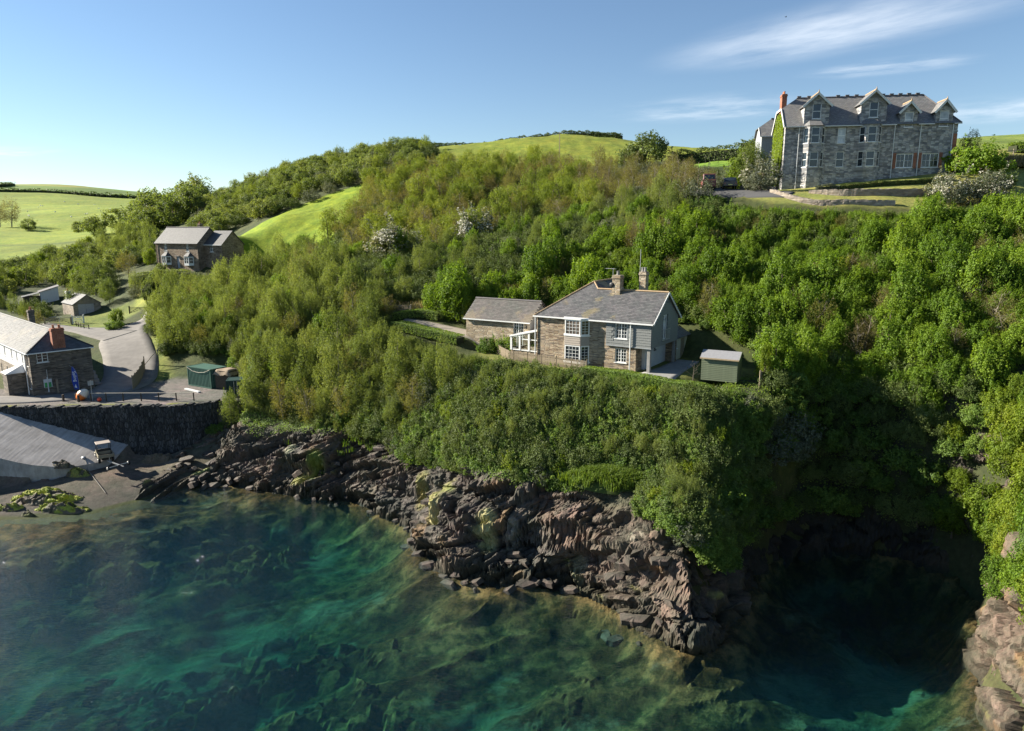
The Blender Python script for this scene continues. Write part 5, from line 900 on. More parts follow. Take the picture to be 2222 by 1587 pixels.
# garage and the white shed beyond
ga = empty('stone_garage', (-78.8, 125.0, 10.8), math.atan2(0.73, 0.68)); tag(ga, 'small stone garage with slate roof and pale double door beside the gate', 'garage')
m = MB(); wall(m, Face((0, 0, 0), (0, 1, 0), (-1, 0, 0)), 6.5, 2.1, (), -0.5); wall(m, Face((4.5, 0, 0), (0, 1, 0), (1, 0, 0)), 6.5, 2.1, (), -0.5); wall(m, en, 4.5, 2.1, [(0.75, 3.4, -0.1, 2.05)], -0.5, top=[(0, 2.1), (4.5, 2.1), (2.25, 3.6)]); wall(m, Face((0, 6.5, 0), (1, 0, 0), (0, 1, 0)), 4.5, 2.1, (), -0.5, top=[(0, 2.1), (4.5, 2.1), (2.25, 3.6)]); m.build('wall', M['pale_stone'], ga)
for a, b in ((0.78, 2.05), (2.09, 3.37)):
    d_ = MB()
    for k in range(6): x = a + (b - a) * k / 6; d_.box(x + 0.01, x + (b - a) / 6 - 0.01, 0.1, 0.16, -0.1, 2.0)
    d_.box(a, b, 0.16, 0.2, -0.1, 2.0); d_.build('door', plain('pale_door', (0.42, 0.40, 0.40), 0.8), ga)
roof('roof', [[(-0.2, -0.2, 2.0), (-0.2, 6.6, 2.0), (2.25, 6.6, 3.68), (2.25, -0.2, 3.68)], [(4.7, -0.2, 2.0), (4.7, 6.6, 2.0), (2.25, 6.6, 3.68), (2.25, -0.2, 3.68)]], M['slate_g'], ga); chimney(ga, 0.6, 1.3, 5.6, 6.2, 2.2, 4.1, M['render_white'])
ws = empty('white_shed', (-92.5, 137.0, 11.5), math.atan2(0.6, 0.8)); ws.scale = (0.72, 0.72, 0.72); tag(ws, 'half-hidden white-walled lean-to shed among the valley bushes', 'shed')
m = MB(); wall(m, en, 4.2, 3.6, (), -0.5, top=[(0, 3.6), (4.2, 3.6), (4.2, 4.9)]); wall(m, Face((4.2, 0, 0), (0, 1, 0), (1, 0, 0)), 5, 4.9, (), -0.5); wall(m, Face((0, 0, 0), (0, 1, 0), (-1, 0, 0)), 5, 3.6, (), -0.5); m.build('wall', M['render_white'], ws); roof('roof', [[(-0.4, -0.3, 3.5), (4.5, -0.3, 5.05), (4.5, 5.2, 5.05), (-0.4, 5.2, 3.5)]], M['ridge_h'], ws)
m = MB().box(-4, -0.02, 1.0, 4.5, -0.5, 2.3); m.build('lean_to', M['dark_wood'], ws); roof('lean_to_roof', [[(-4.3, 0.6, 2.3), (0, 0.6, 3.3), (0, 4.8, 3.3), (-4.3, 4.8, 2.3)]], M['slate_g'], ws)

# ------------------------------------------------------------------ quay wall, slip, road
n = 0; pts = smooth_line(QW, 24); qa = [np.array(p) for p in pts]; V, Fq, Cq = [], [], []
s_len = np.concatenate([[0], np.cumsum([np.linalg.norm(b - a) for a, b in zip(qa[:-1], qa[1:])])]); ns = int(s_len[-1] / 0.14); nh = 46
S = np.linspace(0, s_len[-1], ns); PX = np.interp(S, s_len, [p[0] for p in qa]); PY = np.interp(S, s_len, [p[1] for p in qa]); foot = Z(PX, PY - 0.8) - 0.5; top = 6.78 + 0.22 * h3(np.floor(S / 0.32), 3, 1)
T = np.linspace(0, 1, nh)[:, None]; ZZ = foot[None] * (1 - T) + top[None] * T; SS = np.broadcast_to(S[None], ZZ.shape)
cl = np.floor(SS / 0.24 + 0.6 * h3(np.floor(ZZ / 0.55), 5, 0)); rw_ = np.floor(ZZ / (0.5 + 0.3 * h3(cl, 2, 7))); dd = h3(cl, rw_, 4) * 0.14; 
bat = 0.10 * (ZZ - 6.7)
V1 = np.stack([np.broadcast_to(PX, ZZ.shape), PY[None] - 0.36 - dd + bat * 1.0, ZZ], -1); V2 = np.stack([PX, PY + 0.45, top + 0.02 * 0], -1); V3 = np.stack([PX, PY + 0.45, foot], -1)
VV = np.concatenate([V1, V2[None], V3[None]], 0); nr = nh + 2; idx = np.arange(nr * ns).reshape(nr, ns); ff = np.stack([idx[:-1, :-1], idx[:-1, 1:], idx[1:, 1:], idx[1:, :-1]], -1).reshape(-1, 4)
qw = link('quay_wall', mesh_np('quay_wall', VV.reshape(-1, 3), ff), M['quay_stone']); tag(qw, 'high dark stone quay wall dropping from the roadside to the slip', 'wall')
SLIP = [(-95, 72.8), (-72, 73.1), (-60, 73.7), (-53, 74.0), (-46, 74.6), (-43.2, 74.7), (-42.6, 71.5), (-45.2, 68.4), (-48.6, 66.9), (-52, 66.6), (-95, 66.0)]
ux_ = np.linspace(-95, -42.7, 220); yt = np.interp(ux_, QX, QY) - 0.36; yb = np.interp(ux_, SLX, SLY); TT = np.linspace(0, 1, 30)[:, None]
X = np.broadcast_to(ux_, (30, 220)); Y = yb[None] * (1 - TT) + yt[None] * TT; zz = np.maximum(beach(X, Y), Z(X, Y)) + 0.06; X, Y, zz = np.vstack([X[:1], X]), np.vstack([Y[:1] - 0.04, Y]), np.vstack([np.minimum(zz[:1] - 1.9, 0.3), zz]); X, Y, zz = np.hstack([X, X[:, -1:] + 0.04]), np.hstack([Y, Y[:, -1:]]), np.hstack([zz, zz[:, -1:] - 1.5]); idx = np.arange(X.size).reshape(X.shape); f_ = np.stack([idx[:-1, :-1], idx[:-1, 1:], idx[1:, 1:], idx[1:, :-1]], -1).reshape(-1, 4); v_ = np.stack([X, Y, zz], -1).reshape(-1, 3)
m, t, b, o = mat('grooved_concrete'); v = coords(t); mp = N(t, 'ShaderNodeMapping'); mp.inputs['Rotation'].default_value = (0, 0, R(-52)); t.links.new(v, mp.inputs[0]); wv = N(t, 'ShaderNodeTexWave', _Scale=0.9, _Distortion=3.5, _Detail=4.0); t.links.new(mp.outputs[0], wv.inputs['Vector'])
n1 = N(t, 'ShaderNodeTexNoise', _Scale=0.5, _Detail=8.0, _Roughness=0.65); t.links.new(v, n1.inputs['Vector']); st_ = N(t, 'ShaderNodeMapping'); st_.inputs['Rotation'].default_value = (0, 0, R(-52)); st_.inputs['Scale'].default_value = (3.0, 0.25, 1); t.links.new(v, st_.inputs[0]); n5 = N(t, 'ShaderNodeTexNoise', _Scale=1.2, _Detail=5.0); t.links.new(st_.outputs[0], n5.inputs['Vector'])
rr_ = ramp(t, [(0.3, (0.27, 0.245, 0.22)), (0.7, (0.46, 0.42, 0.38))]); t.links.new(n1.outputs[0], rr_.inputs[0]); g2 = mixc(t, 0.45, rr_.outputs[0], n5.outputs[0], 'OVERLAY'); gv = ramp(t, [(0.0, 0.72), (0.15, 1.0)]); t.links.new(wv.outputs[0], gv.inputs[0]); g2 = mixc(t, 0.12, g2, gv.outputs[0], 'MULTIPLY'); t.links.new(g2, b.inputs['Base Color']); b.inputs['Roughness'].default_value = 0.85; bump(t, b, n5.outputs[0], 0.3, 0.05)
so = link('slipway', mesh_np('slipway', v_, f_), m); so.data.update(); tag(so, kind='structure')
def strip(name, line, widths, mt, lift=0.05, kind='structure', n=8, across=7):
    L_ = smooth_line(line, n); Wd = np.interp(np.linspace(0, 1, len(L_)), np.linspace(0, 1, len(widths)), widths); V = []
    for i, p in enumerate(L_):
        a, b_ = np.array(L_[max(i - 1, 0)]), np.array(L_[min(i + 1, len(L_) - 1)]); d = (b_ - a) / (np.linalg.norm(b_ - a) + 1e-9); nn = np.array([-d[1], d[0]])
        for k in range(across): q = np.array(p) + nn * Wd[i] * (k / (across - 1) - 0.5); V.append((q[0], q[1], 0))
    V = np.array(V); V[:, 2] = Z(V[:, 0], V[:, 1]) + lift; idx = np.arange(len(V)).reshape(len(L_), across); ff = np.stack([idx[:-1, :-1], idx[1:, :-1], idx[1:, 1:], idx[:-1, 1:]], -1).reshape(-1, 4)
    o_ = tag(link(name, mesh_np(name, V, ff, True), mt), kind=kind); md = o_.modifiers.new('thick', 'SOLIDIFY'); md.thickness = 0.5; md.offset = -1; return o_
M['road'] = plain('worn_road', (0.185, 0.172, 0.158), 0.95, var=0.22, scale=0.9, bumps=0.15)
strip('road', [(-95, 76.5), (-74, 77.2), (-62, 78.0), (-54, 79.3), (-49.5, 82.5), (-49.6, 88.5), (-53.5, 96), (-58.0, 103), (-61.0, 110), (-60.0, 115), (-61.5, 119.5)], [3.6, 3.6, 3.6, 4.2, 5.2, 6.5, 6.5, 6.5, 5.0, 3.6, 2.6], M['road'], 0.07)
strip('road_spur', [(-59.5, 105), (-65, 109), (-72, 113.5), (-80, 118)], [5, 5, 3, 2], M['road'], 0.09)
strip('driveway', [(24, 100), (28.5, 96.5), (32, 92.8), (35, 90.2)], [6.5, 6.5, 4.5, 3.0], plain('tarmac', (0.09, 0.088, 0.088), 0.9, var=0.12), 0.12)
strip('garden_path', [(-1.0, 76.2), (-5.0, 77.8), (-9.5, 80.2), (-13, 82)], [2.0, 1.8, 1.6, 1.4], plain('gravel_path', (0.28, 0.245, 0.20), 0.95), 0.10)
strip('garden_paving', [local(ct, 13.0, -1.2)[:2], local(ct, 13.0, 3)[:2], local(ct, 12.8, 8)[:2]], [3.6, 2.6, 2.2], M['concrete'], 0.07)
# ------------------------------------------------------------------ plants
def leaves(cent, outw, size, r, up=0.35, jit=0.7, ar=0.5, tone=None, droop=0.0):
    # one small folded blade per point, facing roughly outwards and to the sky
    n = len(cent); nr = outw + np.array([0, 0, up]) + r.normal(0, jit, (n, 3)); nr /= np.linalg.norm(nr, axis=1, keepdims=True) + 1e-9
    d = r.normal(0, 1, (n, 3)); d[:, 2] -= droop; d -= nr * (d * nr).sum(1, keepdims=True); d /= np.linalg.norm(d, axis=1, keepdims=True) + 1e-9; s = np.cross(nr, d)
    l = (size * r.uniform(0.6, 1.3, n))[:, None]; w = l * ar
    a = cent - d * l * 0.5; b = cent + s * w * 0.5 + nr * l * 0.08; c = cent + d * l * 0.5 - nr * l * 0.12; e = cent - s * w * 0.5 + nr * l * 0.08
    V = np.stack([a, b, c, e], 1).reshape(-1, 3); Fx = np.arange(4 * n).reshape(n, 4)
    t1 = np.repeat(r.uniform(0, 1, n) if tone is None else np.clip(tone, 0, 1), 4); t2 = np.repeat(r.uniform(0, 1, n), 4)
    return V, Fx, np.stack([t1, t2, np.zeros_like(t1)], 1)
def crown_mesh(name, seed, rx, rz, zc, clumps, cr, per, size, upright=0.0, shell=0.55, ar=0.5, jit=0.7, up=0.35, bottom=-1.0, lob=0.35, spire=1.0):
    r = np.random.default_rng(seed); P = []
    while len(P) < clumps:
        d = r.normal(0, 1, 3); d /= np.linalg.norm(d)
        if d[2] < bottom: continue
        q = d * (shell + (1 - shell) * r.uniform() ** 0.6); lobe = 1 + lob * (float(vnoise(d[0] * 1.7 + seed, d[1] * 1.7, d[2] * 1.7)) - 0.5) * 2
        P.append(q * lobe)
    P = np.array(P); c = P * [rx, rx, rz] + [0, 0, zc]; n = clumps * per; k = np.repeat(np.arange(clumps), per)
    o = r.normal(0, 1, (n, 3)); o /= np.linalg.norm(o, axis=1, keepdims=True); rad = r.uniform(0.25, 1.0, n) ** 0.5; sz = r.uniform(0.65, 1.35, clumps)[k]
    off = o * (rad * cr * sz)[:, None] * np.array([1, 1, 0.75 + upright]); off[:, :2] *= (1 - 0.35 * upright * np.clip(off[:, 2:3] / (cr + 1e-6), -1, 1))
    cen = c[k] + off * np.array([spire, spire, 1.0]); cen[:, 2] = np.maximum(cen[:, 2], 0.03)
    ns = max(1, clumps // (7 if size < 0.3 else 60)); kk = r.integers(0, clumps, ns); m_ = per * 2 // 3; top = c[kk]; d = P[kk] / (np.linalg.norm(P[kk], axis=1, keepdims=True) + 1e-6); d = d * 0.55 + np.array([0, 0, 0.8]); d /= np.linalg.norm(d, axis=1, keepdims=True); q_ = np.repeat(np.arange(ns), m_); t_ = r.uniform(0, 1, len(q_)); ln = (r.uniform(0.7, 1.9, ns) * cr * 1.9)[q_]
    sho = top[q_] + d[q_] * (t_ * ln)[:, None] + r.normal(0, 1, (len(q_), 3)) * (cr * 0.34 * (1.1 - t_))[:, None]; cen = np.vstack([cen, sho]); cen[:, 2] = np.maximum(cen[:, 2], 0.03); o = np.vstack([o, r.normal(0, 0.5, sho.shape)]); k = np.concatenate([k, kk[q_]]); n = len(k)
    outw = o * 0.8 + P[k] * 0.7; tone = r.uniform(0, 1, clumps)[k] * 0.55 + r.uniform(0, 1, n) * 0.45
    V, Fx, C = leaves(cen, outw, size, r, up, jit, ar, tone)
    return mesh_np(name, V, Fx, False, C)
def limbs(seed, h, r0, n, spread, z0=0.25, twigs=0, lean=0.12):
    r = np.random.default_rng(seed); m = MB(); top = Vector((r.normal(0, lean) * h, r.normal(0, lean) * h, h)); m.tube([(0, 0, -0.5), top * 0.35, top * 0.7, top], [r0, r0 * 0.75, r0 * 0.5, r0 * 0.15], 6)
    for k in range(n):
        t = z0 + (0.9 - z0) * k / max(n - 1, 1); a = k * 2.4 + r.uniform(-0.4, 0.4); l = spread * (1.15 - t * 0.7); b = top * t; d = Vector((math.cos(a) * l, math.sin(a) * l, l * r.uniform(0.5, 1.2))); m.tube([b, b + d * 0.5 + Vector((0, 0, 0.05 * l)), b + d], [r0 * 0.42 * (1.1 - t), r0 * 0.25 * (1.1 - t), r0 * 0.08], 5)
        for j in range(twigs):
            u = r.uniform(0.3, 1.0); q = b + d * u; e = Vector((r.normal(0, 0.5), r.normal(0, 0.5), r.uniform(0.3, 1.1))) * l * 0.45; m.tube([q, q + e], [r0 * 0.12, r0 * 0.04], 3)
    me = bpy.data.meshes.new('trunk'); me.from_pydata(m.v, [], m.f); return me
M['bark'] = plain('bark', (0.12, 0.10, 0.075), 0.95, var=0.3, scale=4.0); M['bark_pale'] = plain('pale_bark', (0.24, 0.205, 0.16), 0.95, var=0.3, scale=4.0)
LM = dict(syc=leafmat('sycamore_leaf', [(0.0596, 0.1151, 0.0125), (0.1191, 0.2033, 0.02), (0.1788, 0.271, 0.0251), (0.2443, 0.3319, 0.0376)]),
          lime=leafmat('spring_leaf', [(0.077, 0.132, 0.0132), (0.1485, 0.2145, 0.0198), (0.209, 0.2695, 0.0242), (0.275, 0.297, 0.033)]),
          wil=leafmat('sallow_leaf', [(0.0869, 0.1185, 0.0341), (0.1429, 0.1883, 0.0511), (0.2051, 0.2489, 0.073), (0.2548, 0.2892, 0.1096)]),
          scr=leafmat('thorn_leaf', [(0.053, 0.0773, 0.0213), (0.0912, 0.1287, 0.0333), (0.1355, 0.177, 0.0455), (0.1766, 0.2092, 0.0683)], 0.25),
          grey=leafmat('grey_leaf', [(0.0805, 0.0978, 0.0575), (0.1207, 0.138, 0.0862), (0.1725, 0.1898, 0.1265), (0.2185, 0.2242, 0.161)], 0.25),
          ivy=leafmat('ivy_leaf', [(0.0596, 0.1106, 0.0231), (0.1178, 0.1927, 0.0396), (0.1805, 0.2676, 0.0529), (0.2511, 0.3302, 0.0742)]),
          brown=leafmat('bud_leaf', [(0.1148, 0.0918, 0.0486), (0.162, 0.1418, 0.0607), (0.189, 0.1958, 0.054), (0.27, 0.2362, 0.081)]),
          ash=leafmat('ash_leaf', [(0.1148, 0.162, 0.0243), (0.1688, 0.2228, 0.0297), (0.2228, 0.2767, 0.0405), (0.27, 0.2835, 0.0473)], 0.4),
          far=leafmat('wood_leaf', [(0.078, 0.117, 0.0364), (0.13, 0.1755, 0.052), (0.182, 0.2236, 0.0676), (0.2405, 0.2665, 0.091)]),
          blossom=leafmat('may_blossom', [(0.26, 0.25, 0.19), (0.40, 0.385, 0.31), (0.52, 0.50, 0.43)], 0.2),
          grass=leafmat('long_grass', [(0.0697, 0.1318, 0.0186), (0.124, 0.1938, 0.0279), (0.2015, 0.2558, 0.0465)], 0.35), straw=leafmat('dry_grass', [(0.22, 0.18, 0.09), (0.34, 0.28, 0.15), (0.42, 0.36, 0.22)], 0.3))
def kind(key, leaf, n, trunk, **kw):
    vs = []
    for i in range(n):
        me = crown_mesh('crown', hash_seed(key) + i * 7, **kw); me.materials.append(LM[leaf]); tm = limbs(hash_seed(key) + i, **trunk); tm.materials.append(M['bark_pale'] if key in ('bare', 'wil') else M['bark']); vs.append((me, tm))
    return vs
def hash_seed(s): return sum((i + 3) * ord(c) for i, c in enumerate(s)) % 9973
KINDS = dict(
    syc=kind('syc', 'syc', 4, dict(h=3.4, r0=0.11, n=6, spread=1.1), rx=1.6, rz=2.0, zc=2.1, clumps=120, cr=0.36, per=52, size=0.185, upright=1.2, shell=0.5, ar=0.62, up=0.55, jit=0.55),
    lime=kind('lime', 'lime', 2, dict(h=2.6, r0=0.09, n=5, spread=0.9), rx=1.4, rz=1.5, zc=1.5, clumps=100, cr=0.33, per=50, size=0.16, upright=0.7, shell=0.5, ar=0.6, up=0.5, jit=0.55),
    wil=kind('wil', 'wil', 4, dict(h=4.2, r0=0.10, n=7, spread=1.0), rx=1.45, rz=2.5, zc=2.6, clumps=110, cr=0.36, per=52, size=0.155, upright=1.5, shell=0.45, ar=0.42, up=0.3, jit=0.7),
    scr=kind('scr', 'scr', 4, dict(h=1.5, r0=0.07, n=5, spread=0.8), rx=1.6, rz=1.15, zc=0.75, clumps=100, cr=0.33, per=44, size=0.14, upright=0.5, shell=0.5, ar=0.5, up=0.4, jit=0.7, bottom=-0.4),
    ivy=kind('ivy', 'ivy', 4, dict(h=0.9, r0=0.05, n=4, spread=0.6), rx=1.25, rz=0.85, zc=0.5, clumps=90, cr=0.27, per=44, size=0.13, upright=0.1, shell=0.45, ar=0.7, up=0.5, jit=0.6, bottom=-0.7),
    grey=kind('grey', 'grey', 3, dict(h=1.7, r0=0.07, n=5, spread=0.9), rx=1.5, rz=1.25, zc=1.0, clumps=56, cr=0.42, per=46, size=0.18, upright=0.3, shell=0.55, ar=0.45, up=0.3, jit=0.8),
    bare=kind('bare', 'brown', 4, dict(h=6.6, r0=0.15, n=13, spread=2.0, z0=0.15, twigs=7), rx=2.3, rz=3.2, zc=4.3, clumps=95, cr=0.55, per=28, size=0.19, upright=1.0, shell=0.35, ar=0.5, jit=0.8),
    ash=kind('ash', 'ash', 4, dict(h=7.0, r0=0.17, n=11, spread=1.9, z0=0.2, twigs=4), rx=2.3, rz=3.2, zc=4.8, clumps=90, cr=0.60, per=52, size=0.22, upright=0.6, shell=0.45, ar=0.55, up=0.5),
    far=kind('far', 'far', 4, dict(h=4.5, r0=0.22, n=6, spread=1.8), rx=2.9, rz=2.7, zc=2.9, clumps=90, cr=0.75, per=40, size=0.34, upright=0.2, shell=0.6, ar=0.65, up=0.5),
)
def tree(name, key, i, x, y, s, rz, label, cat, group=None, z=None, sz=None, dz=0.0, tilt=(0, 0), cm=None):
    me, tm = KINDS[key][i % len(KINDS[key])]
    o = empty(name, (x, y, (float(Z(x, y)) if z is None else z) + dz), rz); o.scale = (s, s, sz or s); o.rotation_euler = (tilt[0], tilt[1], rz)
    if cm: me = me.copy(); me.materials.clear(); me.materials.append(cm)
    c = link('crown', me, None, o); link('trunk', tm, None, o); tag(o, label, cat, group); return o, c

# where what grows: outlines on the ground as seen in the photograph, tried in order
ZONES = [  # name, outline, (Ymin, Ymax), spacing, [(kind, weight, smin, smax)]
    ('headland', [(1960, 870), (2060, 850), (2400, 820), (2400, 1500), (2180, 1320), (2135, 1300), (2090, 1230), (2020, 1120), (2060, 1000)], (24, 66), 1.1, [('syc', 3, 0.5, 0.75), ('lime', 5, 0.6, 1.0), ('ivy', 2, 0.8, 1.2)]),
    ('gully', [(1590, 850), (1960, 840), (2100, 1000), (2040, 1120), (1980, 1260), (1640, 1230), (1560, 1150)], (43, 66), 0.95, [('ivy', 5, 0.9, 1.4), ('scr', 3, 0.6, 1.0)]),
    ('front', [(1060, 800), (1180, 806), (1300, 818), (1420, 830), (1560, 842), (1680, 850), (1640, 1000), (1620, 1160), (1580, 1245), (1500, 1175), (1440, 1130), (1330, 1085), (1150, 1050), (1050, 1030), (900, 1000), (850, 975), (960, 880)], (42, 70), 0.9, [('ivy', 4, 0.9, 1.35), ('scr', 1.2, 0.5, 0.8), ('wil', 4, 0.35, 0.58), ('grey', 1.5, 0.55, 0.9), ('lime', 1.5, 0.5, 0.75)]),
    ('slope', [(480, 600), (560, 560), (700, 600), (830, 660), (850, 735), (930, 760), (1060, 800), (960, 880), (850, 965), (780, 950), (690, 938), (600, 925), (545, 915), (545, 850), (520, 800), (440, 765), (370, 770), (330, 745), (300, 700), (330, 650), (400, 610)], (60, 118), 1.3, [('wil', 7, 0.6, 1.1), ('scr', 1, 0.7, 1.0), ('syc', 0.9, 0.7, 1.0), ('grey', 0.8, 0.8, 1.1), ('bare', 0.7, 0.45, 0.65)]),
    ('bank', [(900, 690), (1130, 640), (1300, 560), (1480, 505), (1620, 488), (1750, 490), (2400, 500), (2400, 850), (2060, 870), (1960, 870), (1800, 850), (1690, 845), (1640, 760), (1480, 700), (1300, 680), (1000, 700)], (55, 96), 1.25, [('syc', 9, 0.55, 1.1), ('scr', 0.7, 0.8, 1.1), ('lime', 0.7, 0.8, 1.1), ('bare', 0.8, 0.4, 0.6)]),
    ('upper', [(540, 560), (640, 545), (760, 560), (900, 560), (1000, 545), (1300, 470), (1480, 440), (1600, 432), (1640, 455), (2010, 468), (2400, 462), (2400, 490), (1750, 480), (1480, 505), (1130, 640), (830, 660), (700, 600)], (80, 135), 1.5, [('scr', 8, 0.75, 1.15), ('syc', 1, 0.6, 0.9), ('wil', 1.6, 0.5, 0.8), ('grey', 0.8, 0.7, 1.0)]),
    ('copse', [(690, 520), (700, 450), (800, 415), (960, 375), (1240, 375), (1290, 440), (1300, 470), (1000, 545), (900, 560), (760, 560)], (108, 175), 3.0, [('bare', 5, 0.62, 0.96), ('ash', 5, 0.62, 0.96), ('scr', 3, 1.0, 1.6)]),
    ('thicket', [(1230, 385), (1330, 372), (1480, 385), (1550, 398), (1590, 425), (1600, 432), (1300, 470)], (92, 165), 2.3, [('bare', 4, 0.45, 0.7), ('grey', 4, 0.9, 1.4), ('scr', 2, 1.0, 1.5)]),
    ('ridge', [(420, 500), (430, 470), (480, 425), (620, 360), (760, 322), (900, 322), (945, 332), (900, 368), (840, 392), (700, 432), (620, 462), (520, 490), (470, 515)], (145, 260), 3.6, [('far', 8, 0.55, 0.98), ('grey', 3, 1.1, 1.7), ('ash', 1, 0.6, 0.8), ('scr', 2, 1.4, 2.2)]),
    ('foreground valley', [(285, 590), (420, 585), (470, 620), (400, 660), (330, 690), (300, 665), (290, 630)], (108, 134), 2.2, [('wil', 2, 0.7, 0.95), ('scr', 3, 0.9, 1.3), ('grey', 2, 0.9, 1.2)]),
    ('dark wood', [(285, 500), (330, 468), (390, 447), (440, 446), (436, 470), (420, 500), (340, 515)], (215, 460), 5.5, [('far', 5, 1.1, 1.9)]),
    ('valley', [(-100, 560), (120, 560), (330, 510), (335, 580), (262, 585), (225, 600), (240, 650), (130, 625), (70, 615), (-100, 690)], (110, 245), 3.3, [('far', 3, 0.5, 0.85), ('wil', 2, 0.8, 1.2), ('scr', 4, 1.0, 1.7), ('grey', 1, 1.0, 1.5), ('lime', 1, 1.0, 1.5)]),
    ('behind', [(20, 650), (80, 665), (130, 700), (150, 720), (60, 690), (0, 670), (-100, 640)], (95, 135), 2.6, [('scr', 3, 0.8, 1.1), ('wil', 1, 0.5, 0.7)]),
    ('right garden', [(2060, 385), (2110, 360), (2240, 300), (2400, 300), (2400, 446), (2010, 446), (1995, 430)], (80, 112), 2.3, [('scr', 4, 0.6, 0.95), ('grey', 4, 0.6, 0.95), ('ivy', 2, 0.8, 1.2)]),
]
LEDGE = ground(1325, 1078, 40, 70)
KEEP = [  # ground kept clear
    [(LEDGE[0] + 3.4 * math.cos(a) * 0.95 + 2.6 * math.sin(a) * 0.3 - 0.2, LEDGE[1] - 3.4 * math.cos(a) * 0.3 + 2.6 * math.sin(a) * 0.95 - 1.1) for a in np.linspace(0, 6.28, 24)],
    [local(ct, *p)[:2] for p in ((-5.6, -2.6), (7.0, -2.6), (13.5, -3.0), (19.5, -3.6), (19.5, 1.2), (14.6, 2.5), (14.3, 11.5), (-0.5, 11.5), (-0.5, 9.0), (-8, 9.0))],
    [local(an, *p)[:2] for p in ((-1, -2.5), (9, -2.5), (9, 6), (-1, 6))], [local(ht, *p)[:2] for p in ((-3, -2), (23, -2), (23, 19), (-3, 19))],
    [local(fh, *p)[:2] for p in ((-1, -2.5), (18, -2.5), (18, 8), (-1, 8))], [local(ch, *p)[:2] for p in ((-8, -4), (9, -4), (9, 32), (-8, 32))], [local(ga, *p)[:2] for p in ((-2, -4), (6, -4), (6, 7.5), (-2, 7.5))], [local(ws, *p)[:2] for p in ((-5, -6), (5.5, -6), (5.5, 6), (-5, 6))],
    [(x, y) for x, y in TERR], POLY['track'], POLY['grass_verge'], POLY['verge2'], POLY['mid_field'], POLY['lawn'], POLY['top_field'], POLY['side_field']]
LINES = [([(-95, 76.5), (-62, 78), (-54, 79.3), (-49.5, 82.5), (-49.6, 88.5), (-53.5, 96), (-58, 103), (-61, 110), (-60, 115), (-61.5, 119.5)], 4.2), ([(-59.5, 105), (-72, 113.5), (-80, 118)], 3.2), ([(24, 100), (28.5, 96.5), (35, 90.2)], 4.2), ([(-1, 76.2), (-5, 77.8), (-9.5, 80.2), (-13, 82)], 2.2)]
r = np.random.default_rng(21); plants = []; grid = {}
def try_zone(zi, n):
    name, poly, (ya, yb), sp, mix = ZONES[zi]; px = np.array(poly)
    x = r.uniform(-130, 75, n); y = r.uniform(ya, yb, n) if yb < 150 else ya + (yb - ya) * r.uniform(0, 1, n) ** 0.9
    z = Z(x, y); u, v = project(x, y, z); ok = inpoly(u, v, poly)
    for k in KEEP: ok &= ~inpoly(x, y, k)
    for l, w in LINES: ok &= dist_line(x, y, l) > w
    ok &= inpoly(x, y, LAND) & (z > 2.6)
    wsum = np.cumsum([m_[1] for m_ in mix]) / sum(m_[1] for m_ in mix)
    for i in np.where(ok)[0]:
        k = np.searchsorted(wsum, r.uniform()); key, _, s0, s1 = mix[k]; s = r.uniform(s0, s1); rad = sp * (0.75 + 0.35 * s)
        ci, cj = int(x[i] // 3), int(y[i] // 3); good = True
        for a in (-1, 0, 1):
            for b_ in (-1, 0, 1):
                for (qx, qy) in grid.get((zi, ci + a, cj + b_), ()):
                    if (qx - x[i]) ** 2 + (qy - y[i]) ** 2 < rad * rad: good = False
        if good: grid.setdefault((zi, ci, cj), []).append((x[i], y[i])); plants.append([name, key, x[i], y[i], z[i], s, r.uniform(0, 6.28), r.integers(0, 99)])
for zi, zz_ in enumerate(ZONES): try_zone(zi, 60000 if zz_[3] < 1.4 else 34000)
# low plants where a tall one would hide the garden and its walls
gfront = [local(ct, -7, -2.6)[:2], local(ct, 7, -2.6)[:2], local(ct, 19.5, -3.6)[:2]]
def hidden(p):
    x, y = p[2], p[3]; return float(dist_line(np.array([x]), np.array([y]), gfront)[0])
for p in plants:
    if p[0] in ('front', 'gully') and hidden(p) < 2.4: p[1] = 'ivy' if p[1] not in ('scr',) else 'scr'
for p in plants:
    if p[0] in ('bank', 'upper') and p[2] > 24 and p[3] > 76: p[5] *= 0.62
# nothing may grow above the lines of sight to the garden, the path, the farmhouse and the quay things
PH = dict(syc=4.5, wil=5.6, ivy=1.55, scr=2.15, grey=2.5, lime=3.2, bare=7.6, ash=8.4, far=5.9)
SIGHT = [([(1068, 766), (1095, 782), (1290, 805), (1420, 823), (1560, 838), (1670, 850)], 30, 66), ([(820, 700), (880, 738), (980, 752), (1068, 776)], 30, 80), ([(330, 588), (440, 588), (470, 560)], 60, 133), ([(395, 850), (540, 866)], 60, 82), ([(1560, 430), (1640, 440), (1800, 450), (1990, 455)], 60, 92)]
kept = []
for p in plants:
    if p[0] in ('front', 'gully', 'slope', 'foreground valley', 'bank', 'upper', 'thicket'):
        for ln, y0_, y1_ in SIGHT:
            if not y0_ < p[3] < y1_: continue
            u, v = project(p[2], p[3], p[4]); 
            if not ln[0][0] - 12 < u < ln[-1][0] + 12: continue
            lim = np.interp(u, [a for a, _ in ln], [b for _, b in ln])
            while p[5] > 0.12 and project(p[2], p[3], p[4] + PH[p[1]] * p[5])[1] < lim: p[5] *= 0.9
    if p[5] > 0.22: kept.append(p)
plants = kept
